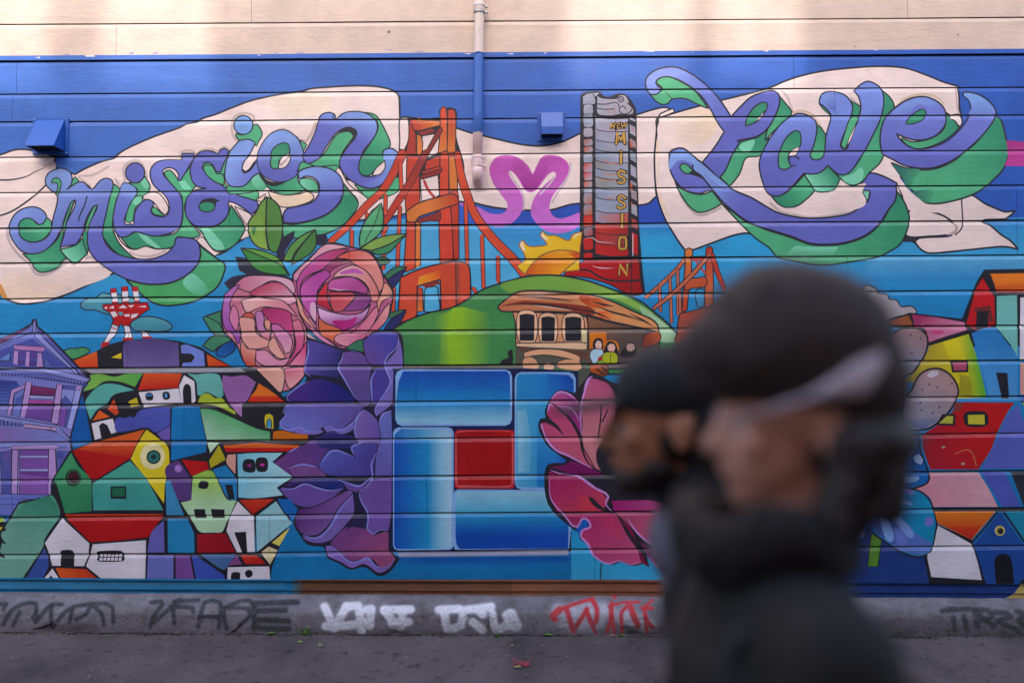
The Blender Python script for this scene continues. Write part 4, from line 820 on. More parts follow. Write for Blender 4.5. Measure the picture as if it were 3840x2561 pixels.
cell('#c01014', '1668,1282 1900,1302 1920,1372 1760,1430'); cell('#b8ac1e', '2010,1147 2072,1280 1932,1360 1920,1290'); F('#1c80b8', '1950,1372! 2072,1332! 2172,1450! 2176,1640! 2100,1642 2000,1460', 0)
F('#a0cc50', '1770,1432! 1930,1378 2000,1480 2080,1640 2172,1652! 2080,1860 2040,1940 1960,1945 1840,1940 1780,1860 1660,1672! 1757,1652!', 0, g=('#b4d8ac', 0, 1500, 0, 1760))
F('bk', '1840,1478 1912,1488 1902,1545 1822,1538', 0); F('bk', '2065,1508 2135,1510 2155,1640 2100,1642', 0, sm=0); cell('bk', '1780,1732 1882,1734 1895,1815 1792,1815'); cell('bk', '1936,1732 2062,1736 2062,1815 1950,1815')
cell('#e06420', '2050,1150 2351,1128 2760,1152 2720,1175 2060,1172'); cell('#c41410', '2055,1172 2720,1172 2640,1204 2351,1207 2080,1210')
F('#dca08e', '2090,1236! 2166,1230! 2160,1412! 2080,1312', 0)
F('#7cc4d6', '2180,1230! 2351,1220 2595,1220! 2500,1302! 2690,1440! 2540,1535! 2600,1605! 2351,1632 2190,1627!', 0, g=('#a4d4d8', 2200, 1300, 2560, 1400))
F('bk', '2240,1285 2332,1285 2340,1390 2236,1382', 0); F('bk', '2355,1272 2450,1272 2452,1380 2362,1382', 0); E_('#8a2a78', 2288, 1335, 20, 16, 0); E_('#c02a98', 2408, 1328, 20, 14, 0)
F('#d4c020', '2430,920 2440,870 2475,862 2505,880 2512,1000! 2440,990!', 0); F('#4aa4d0', '2455,990! 2458,920 2475,905 2488,925 2490,992!', 0); L(8, '2450,985 2455,925 2475,905 2492,930 2492,990')
F('#cc6a0e', '2510,1025! 2600,1015 2700,1040 2830,1050! 2820,1105! 2505,1108!', 0)
O(0, 3)
F('#4c9a7c', '105,325 200,182 360,162 400,117 480,125 530,200 556,325 462,472 410,562 400,622 212,908! -60,908! -60,490 0,480 60,390', 14, g=('#74ae96', 350, 180, 150, 500))
P('#2f7c60', '140,320 230,195 380,170 440,130 520,220 545,325', g=('#4f9c80', 450, 150, 300, 330))
P('#3c549e', '400,622 440,682 452,790 395,905 230,905', 9)
F('K', '-60,340 30,380 60,400 40,430 60,460 20,470 10,520 60,590 20,575 0,640 -60,650', 0); P('#a8c030', '-40,330 0,340 50,372 0,385'); P('#d8c828', '-40,425 25,430 0,460')
F('K', '0,660 30,690 45,725 10,705 -20,710', 0)
cell('#d4381e', '600,312 1490,308 1500,330 600,332', None); cell('#d4401e', '605,335 1502,322 1460,382 640,385', ('#b80e10', 0, 340, 0, 385)); cell('#b80c10', '645,385 1455,382 1362,522 1100,552 830,568')
cell('wh', '570,348 820,580 812,690 770,790 480,787 442,650 412,577'); cell('wh', '852,588 1342,550 1332,912 940,912 790,790 830,680')
F('bk', '560,648 665,645 680,700 680,792! 556,790! 558,700', 0); F('bk', '895,652 1115,648 1135,690 1130,742 905,745 898,700', 0)
for i in range(6):
    for j in range(2):
        x = 915 + i * 35; y = 676 + j * 36
        P('wh', '%d,%d %d,%d %d,%d %d,%d' % (x, y, x + 27, y, x + 24, y + 26, x - 2, y + 26))
cell('#dc5a1e', '508,806 790,816 900,910 560,910', ('#cc3a1a', 600, 810, 750, 910)); cell('wh', '480,812 545,910 400,910'); cell('bk', '466,875 497,912 440,912')
F('#6e68b8', '1505,372! 1512,662! 1352,662! 1380,502 1430,430', 0); cell('#2088b8', '1540,352 1722,352 1782,480 1787,662 1542,662'); cell('#3c8cba', '1520,10 1562,5 1692,322 1530,322')
cell('#a00c1e', '1812,492 2070,482 2165,662 1815,662'); cell('wh', '2182,192 2300,310 2332,335 2342,662 2180,662 2080,462 2112,332'); cell('bk', '2150,475 2260,470 2272,662 2225,662')
cell('#d8401c', '2202,182 2351,172 2515,172 2322,312', ('#b81410', 0, 180, 0, 300)); cell('#98cace', '2535,190 2612,310 2685,392 2362,655 2351,330'); cell('#1268b6', '2545,168 2660,172 2735,262 2692,370 2600,272')
cell('#1a88b8', '2352,340 2360,640 2345,660'); cell('#e4d060', '2664,430 2566,602 2496,572'); cell('#e4d2a0', '2470,605 2552,642 2480,772 2392,662')
cell('#7478c2', '1360,690 1592,690 1592,912 1346,912'); cell('#7c4c94', '1612,690 1742,690 1782,912 1612,912'); cell('#3c52ac', '1760,690 1802,690 2062,872 2062,912 1802,912'); F('#486c9e', '1840,680! 2162,680! 2080,800 2030,812', 0); cell('#8c4a88', '2172,685 2222,770 2095,777')
cell('#dc4c24', '2210,685 2351,690 2400,722 2440,767 2252,767', ('#c01c18', 0, 690, 0, 765)); cell('wh', '2092,796 2351,790 2472,790 2482,927 2086,922'); F('bk', '2125,850 2170,838 2203,845 2206,916! 2120,916!', 0); E_('bk', 2285, 855, 36, 36, 0)
# --- violet gabled house
C.update(v1='#7078c2', v2='#8c90d2', v3='#4a52a4', v4='#b690ca', v5='#7c4ea2', v6='#8a2c66')
O(0, 2)
F('v1', '-900,700! -60,215 170,102! 292,35! 300,0 330,-5 342,60! 450,150 600,305 832,545! 770,620 700,850 640,1110! 660,1190! 480,1465! 470,1570! 330,1640 150,1690 60,1780! -60,1790! -900,1800!', 13, g=('#8a80c0', 100, 400, 500, 1300))
P('#7a4a78', '-60,200 170,95 290,55 20,210', 4); P('v3', '-60,300 300,165 620,430 -60,425')
P('v2', '300,110 350,110 730,500 690,490 330,165', 6); P('v2', '295,110 20,230 -60,270 -60,240', 5); P('v2', '305,15 328,10 330,110 300,110', 6)
P('#5a5cac', '345,70 450,160 800,530 740,500 360,120', 5)
F('#b87ab8', '115,228! 418,246! 400,292! 140,272!', 5, sm=0)
for s in ('130,280 172,285 165,412 118,402', '242,290 276,290 270,424 230,420', '345,300 382,300 400,434 335,430'): P('v4', s, 4)
for s in ('178,290 236,290 228,350 170,345', '280,295 338,300 332,360 275,355'): P('#5a4290', s)
for s in ('172,360 226,365 222,415 165,408', '276,372 330,376 328,428 270,424'): P('#4c3c86', s)
P('v1', '10,345 100,290 95,380 0,380', 6); P('#6a8ad0', '0,350 95,295 88,370 0,372', 5); P('#5a6ab4', '420,350 480,420 410,430', 4)
P('v2', '-60,425 400,440 720,500 830,540 790,570 400,480 -60,455', 6); P('#9ca4e0', '-60,430 380,445 700,505 380,462 -60,444')
P('#5860ac', '-60,462 400,490 780,572 400,520 -60,485'); L(24, '-60,498 200,510 420,535 800,590', '#3a3a7c', 0)
for i in range(26): 
    x = i * 30; y = 502 + (0.05 * x if x < 400 else 20 + 0.15 * (x - 400)); P('#7a7cba', '%d,%d %d,%d %d,%d %d,%d' % (x, y - 9, x + 14, y - 8, x + 14, y + 10, x, y + 9))
P('#2c3a8a', '-60,545 150,560 180,600 100,650 90,770 -60,780', g=('#5a6cb4', 0, 560, 0, 780)); 
for i in range(7): L(6, '-60,%d 90,%d' % (580 + i * 32, 590 + i * 30), '#22306e', 0)
P('v4', '105,640 230,595 232,620 130,670 100,870 60,870', 5); P('v1', '135,680 225,625 200,770 180,880 105,870', 5); P('#4a5aa4', '145,720 215,680 195,760 135,780')
P('v4', '240,568 295,570 240,900 180,890', 7); P('v4', '522,590 576,592 535,960 468,940', 7)
P('v6', '295,602 512,632 498,692 282,686', 5, g=('#6a2458', 0, 600, 0, 690)); P('#a8a4dc', '272,690 492,700 490,722 265,716', 4); P('#b04c9a', '268,730 488,740 486,770 262,765', 4); P('v5', '252,785 484,785 470,932 228,892', 5, g=('#6a4494', 0, 790, 0, 930))
P('#5058a4', '580,600 760,605 700,760 640,1000 545,960 560,780', 5); P('v2', '570,630 690,640 660,760 600,690 560,730', 5); P('v5', '560,790 620,800 590,980 530,950', 4); P('#9ea4e0', '690,640 760,605 660,1000 610,990', 5); P('v4', '700,600 755,598 735,640 690,640', 4)
P('v2', '-60,870 530,965 640,1080 640,1115 500,1020 -60,905', 6); P('#c49cc4', '222,950 462,980 460,1006 222,986', 6); P('#2f4a8c', '-60,920 205,945 205,975 -60,960')
for i in range(6): P('v2', '%d,925 %d,928 %d,970 %d,968' % (5 + i * 36, 22 + i * 36, 20 + i * 36, 8 + i * 36), 3)
P('#c49cc4', '470,980 520,985 520,1020 470,1010', 6); P('#8c6cb0', '-60,985 480,1020 560,1050 640,1118 -60,1118', 0, g=('#7a84c8', 0, 1000, 400, 1118)); P('v2', '540,1010 640,1085 640,1110 530,1040', 4)
P('#6a70b4', '-60,1125 640,1130 600,1180 -60,1170'); P('v4', '110,1155 500,1145 560,1165 500,1185 110,1185', 5); P('v2', '10,1180 110,1160 110,1185 20,1210', 4)
P('#4e56a0', '0,1210 105,1190 105,1600 20,1600', 4); P('#6a58a0', '30,1200 100,1190 95,1270 40,1300'); P('#5c5aa4', '40,1310 100,1280 90,1380 35,1390')
P('v4', '110,1190 166,1190 160,1600 104,1600', 6); P('v4', '446,1180 505,1180 520,1400 470,1480 470,1600 440,1600', 6)
P('v5', '180,1190 442,1190 442,1600 180,1600', 5, g=('#8c58aa', 0, 1200, 0, 1560)); P('#a4a4dc', '180,1240 442,1240 442,1262 180,1262', 3); P('#a4a4dc', '180,1362 442,1362 442,1385 180,1385', 3); P('#6c3c8a', '180,1385 442,1385 442,1440 180,1410')
P('#5a60aa', '520,1195 640,1200 560,1330 520,1400', 5); P('v3', '530,1215 580,1220 575,1270 530,1260', 4)
P('#6e78c4', '-60,1590 470,1600 330,1640 180,1660 100,1790 -60,1790', 5); L(6, '-60,1640 330,1640', '#3c4490', 0); L(6, '-60,1690 180,1690', '#3c4490', 0); L(6, '110,1600 115,1760', '#3c4490', 0)
# --- town on the right, cactus and butterfly
O(2, 2)
F('#3f8a4c', '1500,420! 1800,300 2100,260 2400,330 2800,300 3200,420 3500,400! 3500,900! 1500,900!', 13, g=('#6aa84a', 1600, 300, 2600, 800))
for x, c, c2 in ((1620, '#e0c828', '#b81014'), (2080, '#5ab0a0', '#e2661a'), (2560, '#7478c2', '#a00c1e'), (3020, '#e6dde2', '#d8401c')):
    P('bk', '%d,820 %d,820 %d,1700 %d,1700' % (x - 30, x + 430, x + 430, x - 30)); P(c2, '%d,840 %d,840 %d,1040 %d,1060' % (x + 60, x + 330, x + 400, x)); P(c, '%d,1090 %d,1070 %d,1660 %d,1660' % (x + 10, x + 390, x + 390, x + 10)); F('bk', '%d,1200 %d,1200 %d,1350 %d,1350' % (x + 120, x + 220, x + 220, x + 120), 0)
P('#14508c', '1500,1700 3500,1700 3500,2420 1500,2420', g=('#0f77ae', 0, 1700, 0, 2400))
O(3, 1)
F('#b4a8ac', '880,1170 1000,1190 1010,1225 1100,1240 1110,1280 1180,1290 1225,1350 1320,1345 1360,1410 1200,1440 900,1500', 10)
P('bk', '1100,1480 1300,1405 1780,1460 1910,1130 1985,1010 2351,1000 3000,1000 3000,1700 1500,1720 1280,1600')
cell('#ec7e1a', '2042,1046 3000,1030 3000,1215 2100,1215 2075,1130', ('#d03412', 0, 1090, 0, 1200))
F('#c81018', '1970,1085 2042,1200 2078,1262! 2082,1510! 1980,1600! 1820,1510! 1880,1290 1910,1190', 0, sm=0); cell('#6c2a26', '1880,1400 1900,1360 2040,1340 2070,1480 2030,1500 2020,1380 1912,1382'); cell('bk', '1915,1384 2022,1384 2022,1560 1908,1560')
cell('#78c2b4', '2100,1252 2286,1242 2292,1810 2230,1700 2100,1540'); cell('wh', '2316,1262 3000,1262 3000,1830 2312,1830')
P('#b85020', '1110,1482 1290,1430 1340,1540 1110,1530', g=('#8a5a34', 1110, 0, 1340, 0)); F('#a83060', '1322,1422! 1560,1450 1800,1492! 1830,1560! 1640,1620 1480,1675! 1440,1550 1350,1545!', 0, g=('#d07a98', 1400, 1450, 1600, 1600)); cell('#d04a7c', '1500,1560 1620,1570 1600,1600 1520,1610')
O(3, 2)
F('#2a82c4', '1870,122! 1990,75 2092,68! 2292,340! 2294,722! 2030,705! 1960,450', 0, g=('#4a96d0', 0, 150, 0, 600)); cell('bk', '2095,482 2200,486 2216,722 2150,722')
F('#b09c28', '1480,240! 1840,130! 1920,352 2010,712! 1750,722! 1500,600! 1250,560! 1440,330', 0, g=('#dcc81a', 1450, 400, 1740, 420)); P('#dccc1c', '1600,205 1720,170 1860,352 1700,420 1650,300'); P('#dcc81c', '1740,165 1842,132 1920,352 2010,712 1880,715 1820,352', g=('#4fb030', 1760, 350, 1930, 330))
F('bk', '1675,372 1842,368 1840,480 1690,482', 0, sm=0); cell('#b8506c', '1698,392 1828,386 1822,460 1706,465'); P('#a8a01e', '1760,500 1860,520 1880,700 1760,700')
F('#86828e', '1190,100 1300,80 1400,92 1465,165 1450,300 1380,420 1300,500 1150,480 1120,200', 14, g=('#a07a78', 1300, 350, 1350, 120)); F('#8c8894', '1320,640 1380,520 1470,458 1580,450 1680,510 1742,610 1742,700 1670,830 1560,940 1440,1002 1250,985 1240,760', 15, g=('#b08a86', 1400, 850, 1600, 520))
P('#5a6c9c', '1260,900 1500,900 1590,900 1430,995 1260,980', g=('#86828e', 1400, 980, 1400, 880)); F('#c4bcc8', '1460,520 1490,480 1560,470 1570,500 1500,530', 0)
for x, y in ((1310, 142), (1405, 172), (1322, 305), (1480, 592), (1555, 618), (1420, 638), (1690, 585), (1400, 760), (1575, 796), (1408, 826), (1512, 850)): E_('bk', x, y, 7, 10, 0, 8)
F('#c21012', '1740,755! 2265,760! 2200,850 2110,1030 2040,1200 1930,1370! 1490,1370! 1425,1180 1415,1050! 1560,960 1700,830', 0, g=('#a8142a', 1900, 1000, 1440, 1150)); P('#8c3a34', '1720,760 1800,760 1750,840 1690,850')
F('bk', '1812,850 2000,848 2008,970 1825,972', 0); cell('#ccc234', '1835,872 1988,870 1992,960 1840,956'); F('bk', '1600,862 1722,862 1718,972 1545,962', 0, sm=0); cell('#b8b43c', '1640,880 1702,880 1696,950 1570,946')
L(5, '1720,1228 1790,1195 1850,1195 1890,1250 1910,1340 1925,1325', '#c8a060'); E_('#b8a090', 1610, 1165, 16, 12, 0, 7); E_('#a89080', 1790, 1318, 18, 14, 0, 7)
F('#5c66bc', '2302,772! 2400,950 3000,1100! 3000,1365! 1962,1365! 2120,1050 2200,880', 0); L(12, '2330,740 2420,900'); cell('#8cc040', '2330,760 2400,760 2400,860'); cell('#e0a08a', '2318,395 3000,395 3000,690 2318,685'); cell('#4a60b0', '2320,700 3000,700 3000,760 2340,755')
F('#dca4ac', '1490,1402! 1938,1402! 2040,1570 2112,1715! 1520,1715! 1480,1620 1330,1540! 1460,1480', 0, g=('#d48a96', 1800, 1450, 1500, 1650)); cell('#525ab4', '1965,1382 2170,1392 2325,1712 2152,1712 2000,1470'); cell('#2c2c34', '2230,1395 3000,1380 3000,1715 2350,1715')
P('#8a8894', '1480,1385 1930,1385 1940,1402 1490,1405')
# butterfly
F('#12509c', '1100,1100! 1290,1050 1395,1060! 1400,1200 1465,1370 1482,1460 1440,1510 1330,1545 1100,1600 900,1600 950,1400', 13, g=('#0c68b0', 1300, 1100, 1200, 1500))
P('#5a78b8', '1100,1370 1250,1230 1360,1170 1330,1230 1180,1370'); F('#6c98cc', '1290,1120 1330,1095 1360,1130 1340,1165 1305,1160', 0); F('#a8c0e4', '1335,1265 1380,1225 1425,1290 1405,1325 1350,1300', 0); F('#7cacdc', '1080,1480 1130,1445 1180,1460 1175,1500 1090,1502', 0); F('#8ab4e0', '1205,1465 1280,1435 1390,1440 1360,1480 1260,1492', 0)
O(3, 3)
cell('#1c3a7c', '700,420 1560,420 1480,948 600,948')
P('#5a8c2c', '948,488 1045,552 1010,790 910,790', 9)
F('#0e5cac', '430,352! 700,222 950,102 1130,62 1320,78 1440,130 1512,242 1548,400 1540,560 1490,660 1380,702 1230,662 1100,582 960,482 930,440 820,562 700,502 600,442', 13, g=('#0c8cb4', 800, 200, 1400, 350))
P('#46569c', '960,380 1100,330 1510,580 1480,660 1380,690 1200,640 1000,490', g=('#5a7ac0', 1000, 400, 1400, 650)); F('#0c3c90', '880,200 960,160 960,470 930,420', 0)
F('#7a7cc8', '920,125 1060,65 1200,60 1320,85 1348,120 1300,130 1180,95 1050,90', 0)
F('#86acdc', '1070,120 1130,98 1200,115 1190,140 1100,148', 0); F('#86acdc', '945,190 970,140 1025,125 1020,160', 0); F('#7494d0', '975,190 1060,162 1200,170 1330,205 1330,235 1200,210 1060,190', 0); F('#7aa8d4', '755,215 800,180 850,195 858,225 800,235', 0)
F('#7c9cd8', '1035,300 1150,300 1250,370 1335,470 1330,525 1280,520 1200,420 1110,330', 0); F('#84aee2', '1030,330 1060,325 1110,380 1155,500 1140,562 1090,550 1050,450', 0); F('#6c7ac8', '1160,430 1200,440 1275,545 1270,595 1200,598 1165,500', 0); F('#7f98cc', '610,425 700,330 815,292! 760,350 720,470', 0); F('#86a0cc', '805,350 830,315 870,340 888,480 860,540 820,500', 0); F('#5a6a9c', '750,440 780,430 815,560 760,520', 0)
E_('#7478cc', 1480, 378, 40, 46, 0)
P('bk', '1515,250 2351,245 3000,240 3000,290 1530,288'); P('bk', '1430,690 1480,948 1985,948 1870,540 1545,400 1500,660')
F('#e2761a', '1530,288! 2092,285! 1872,545! 1560,398', 0, sm=0); cell('#d03a16', '1640,430 1960,420 1872,542', ('#c01810', 0, 430, 0, 540)); P('#e27a1a', '1535,290 2090,287 1965,425 1640,430 1565,395', g=('#d85016', 0, 300, 0, 420))
F('wh', '1560,415! 1860,580 1892,622 1962,912! 1500,886! 1462,690 1510,640', 0)
P('#1c4c98', '2130,292 2351,590 3000,600 3000,948 1992,948 1892,592'); P('#1a8ca8', '2182,288 3000,282 3000,560 2370,565'); L(16, '2160,285 2270,440 2380,600', 'K', 0); L(16, '2110,290 1990,440 1875,570', 'K', 0); L(16, '1870,560 1900,640 1990,945', 'K', 0)
E_('#d8cc6a', 2130, 462, 47, 46, 0); E_('#8a8040', 2132, 465, 34, 34, 0); E_('bk', 2138, 468, 25, 26, 0); F('#18161e', '2092,948! 2080,740 2110,690 2165,672 2220,700 2245,790 2260,948!', 0); P('bk', '2351,900 2300,948 2400,948')
# --- bottom of the wall: skirting colours
O(0, 3)
P('#1a7cae', '-4000,890 1000,900 2760,910 2760,1400 -4000,1400'); P('#3a86b0', '-3000,920 2600,930 2600,1000 -3000,1000')
P('#6c4a34', '2760,910 7600,920 7600,1400 2700,1400', g=('#8c5a40', 2800, 1000, 5200, 1050)); P('#3c7c90', '2680,910 2780,910 2740,1400 2660,1400', g=('#6c4a34', 2680, 1000, 2780, 1000))
P('#9a6448', '4702,925 7600,925 7600,1400 4702,1400', g=('#8a5644', 4800, 0, 6000, 0))
O(3, 3)
P('#1c3c80', '500,952 2351,952 6000,930 6000,1400 500,1400'); P('#c8b068', '2340,952 6000,940 6000,1400 2180,1400 2180,1100 2260,1060')
# ------------------------------------------------------------ the clad wall
def zline(yl, yr):
    return 0.5 * (wall(0, yl)[1] + wall(IW, yr)[1])
ZL = [zline(a, b) for a, b in ((94, 61), (212, 186), (231, 200), (354, 323), (457, 428), (587, 563), (720, 694), (854, 824), (985, 953), (1118, 1086), (1250, 1216), (1380, 1347), (1516, 1482), (1656, 1620), (1794, 1763), (1935, 1902), (2075, 2043))]
ZL = [ZL[0] + 0.2 * k for k in (6, 5, 4, 3, 2, 1)] + ZL      # courses above the frame
XA, XB = -4.6, 4.6
bl, br = wall(0, 2173), wall(IW, 2188)
def zbot(x): return bl[1] + (br[1] - bl[1]) * (x - bl[0]) / (br[0] - bl[0])     # foot of the cladding, follows the street
GAP, BEV, REC = 0.0058, 0.022, 0.0085
rows = []
for i in range(len(ZL)):
    zt = ZL[i]; zb = ZL[i + 1] if i + 1 < len(ZL) else None
    rows.append((zt, zb))

# cut lines, in drawing units
verts, edges = [], []
def addpath(p, closed=False):
    b = len(verts); p = [tuple(q) for q in p]
    verts.extend(p)
    n = len(p)
    edges.extend((b + i, b + i + 1) for i in range(n - 1))
    if closed and n > 2: edges.append((b + n - 1, b))
MUR_TOP = ZL[8 - 1 + 0]
XL, XR = -3.05, 3.05            # painted in detail within this stretch
ZT_M, ZB_M = ZL[6] + 0.06, bl[1] - 0.16
clipb = (XL * PX, XR * PX, ZB_M * PX, ZT_M * PX)

def clip_poly(poly, b):
    x0, x1, y0, y1 = b
    def cl(p, inside, inter):
        out = []
        for i in range(len(p)):
            a, c = p[i - 1], p[i]
            ia, ic = inside(a), inside(c)
            if ic:
                if not ia: out.append(inter(a, c))
                out.append(c)
            elif ia: out.append(inter(a, c))
        return out
    def ix(v): return lambda a, c: (v, a[1] + (c[1] - a[1]) * (v - a[0]) / (c[0] - a[0]))
    def iy(v): return lambda a, c: (a[0] + (c[0] - a[0]) * (v - a[1]) / (c[1] - a[1]), v)
    for ins, it in ((lambda p: p[0] >= x0, ix(x0)), (lambda p: p[0] <= x1, ix(x1)), (lambda p: p[1] >= y0, iy(y0)), (lambda p: p[1] <= y1, iy(y1))):
        if not poly: break
        poly = cl(poly, ins, it)
    return poly

def offset_sides(path, w, closed):
    p = path; n = len(p)
    t = np.zeros_like(p)
    t[1:-1] = p[2:] - p[:-2]; t[0] = p[1] - p[0]; t[-1] = p[-1] - p[-2]
    if closed: t[0] = t[-1] = p[1] - p[-2]
    t /= np.maximum(np.linalg.norm(t, axis=1), 1e-9)[:, None]
    nn = np.stack([-t[:, 1], t[:, 0]], 1) * (w / 2)[:, None]
    return p + nn, p - nn, t

def inb(q): return all(clipb[0] < x < clipb[1] and clipb[2] < y < clipb[3] for x, y in q)
for it in items:
    if it['k'] == 'f':
        q = clip_poly([tuple(a) for a in it['p']], clipb)
        it['ok'] = len(q) > 2
        if it['ok']: addpath(q, True)
    else:
        a, b, t = offset_sides(it['p'], it['w'], it['closed'])
        it['ok'] = True
        if it['closed']:
            for side in (a[:-1], b[:-1]):
                q = clip_poly([tuple(s) for s in side], clipb)
                if len(q) > 2: addpath(q, True)
        else:
            ring = [*map(tuple, a)]
            e = it['p'][-1] + t[-1] * it['w'][-1] * .5; ring.append(tuple(e))
            ring += [*map(tuple, b[::-1])]
            e = it['p'][0] - t[0] * it['w'][0] * .5; ring.append(tuple(e))
            q = clip_poly(ring, clipb)
            if len(q) > 2: addpath(q, True)
for zt, zb in rows:
    for z in (zt, zt - GAP, zt - GAP - BEV):
        addpath([(XA * PX, z * PX), (XB * PX, z * PX)])
addpath([(XA * PX, zbot(XA) * PX), (XB * PX, zbot(XB) * PX)])
SK1 = 0.055; SK2 = 0.105         # two skirting courses under the cladding
for d in (0.004, SK1, SK1 + 0.003, SK2):
    addpath([(XA * PX, (zbot(XA) - d) * PX), (XB * PX, (zbot(XB) - d) * PX)])
# butt joints of the boards (row index, x in metres)
JX = {}
def joint(row, px, py): JX.setdefault(row, []).append(wall(px, py)[0])
joint(6 - 1 + 0, 943, 40); joint(6, 436, 150); joint(5, 3403, 40); joint(8, 2976, 260); joint(9, 3131, 370); joint(8, 62, 290); joint(9, 45, 400); joint(10, 2310, 520)
joint(12, 860, 880); joint(12, 3812, 760); joint(13, 3815, 900); joint(13, 1310, 930); joint(14, 3180, 1020); joint(15, 2205, 1180); joint(17, 1560, 1440); joint(18, 690, 1580); joint(19, 3420, 1700); joint(20, 1600, 1850); joint(21, 1010, 2000); joint(22, 2230, 2130); joint(16, 480, 1300)
for k in range(5): JX.setdefault(k, []).append([1.2, -2.0, 0.3, 2.4, -0.8][k])
for r, xs in JX.items():
    zt, zb = rows[r]; zb = zb if zb is not None else zbot(0) - 0.02
    for x in xs:
        for e in (-0.0009, 0.0009): addpath([((x + e) * PX, zt * PX), ((x + e) * PX, zb * PX)])
addpath([(XA * PX, ZL[0] * PX), (XB * PX, ZL[0] * PX), (XB * PX, (zbot(XB) - SK2) * PX), (XA * PX, (zbot(XA) - SK2) * PX)], True)

vo, eo, fo, *_ = delaunay_2d_cdt([Vector(v) for v in verts], edges, [], 0, 0.02, False)
V = np.array([(v.x, v.y) for v in vo]); T = np.array([f for f in fo if len(f) == 3])
cen = V[T].mean(1)
top = np.full(len(T), -1, int)
order = np.argsort(cen[:, 0]); cx = cen[order, 0]
def inside(q, poly):
    x, y = q[:, 0], q[:, 1]; r = np.zeros(len(q), int)
    a = poly; b = np.roll(poly, -1, 0)
    for (x0, y0), (x1, y1) in zip(a, b):
        if y0 == y1: continue
        m = (y0 <= y) != (y1 <= y)
        if not m.any(): continue
        left = (x1 - x0) * (y[m] - y0) - (x[m] - x0) * (y1 - y0)
        up = y1 > y0
        r[m] += np.where((left > 0) == up, 1 if up else -1, 0)
    return r != 0
def near(q, path, w):
    ok = np.zeros(len(q), bool)
    for i in range(len(path) - 1):
        a, b = path[i], path[i + 1]; d = b - a; L2 = d @ d
        if L2 < 1e-12: continue
        t = np.clip(((q - a) @ d) / L2, 0, 1)
        dist = np.hypot(*(q - a - t[:, None] * d).T)
        ok |= dist < (w[i] + (w[i + 1] - w[i]) * t) / 2
    return ok
for k, it in enumerate(items):
    if not it['ok']: continue
    p = it['p']; m = 0 if it['k'] == 'f' else it['w'].max() / 2
    lo, hi = p.min(0) - m, p.max(0) + m
    a, b = np.searchsorted(cx, lo[0]), np.searchsorted(cx, hi[0])
    idx = order[a:b]; idx = idx[(cen[idx, 1] >= lo[1]) & (cen[idx, 1] <= hi[1])]
    if not len(idx): continue
    hit = inside(cen[idx], p) if it['k'] == 'f' else near(cen[idx], p, it['w'])
    top[idx[hit]] = k
# boards above the painted field are cream; outside the traced stretch the grounds simply carry on
BEIGE = lin('#d5bcab')
colors = np.zeros((len(T), 3, 4)); zr = cen[:, 1] / PX
Z_DEEP = ZL[13] + 0.01       # below here the channel is deeper; above it is flattened to catch less sky
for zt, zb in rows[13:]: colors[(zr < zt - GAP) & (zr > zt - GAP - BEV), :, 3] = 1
z_blue = ZL[7] * PX
for k in np.unique(top):
    m = top == k; q = V[T[m]]
    if k < 0: colors[m, :, :3] = BEIGE; continue
    c = items[k]['c']
    if c[0] == 'flat': colors[m, :, :3] = c[1]
    else:
        _, c0, c1, x0, y0, x1, y1 = c
        d = np.array([x1 - x0, y1 - y0]); t = np.clip(((q - (x0, y0)) @ d) / (d @ d), 0, 1)
        colors[m, :, :3] = np.array(c0) + t[..., None] * (np.array(c1) - np.array(c0))
colors[(cen[:, 1] > z_blue) & (top < 2), :, :3] = BEIGE
print('mural triangles', len(T), 'items', len(items))
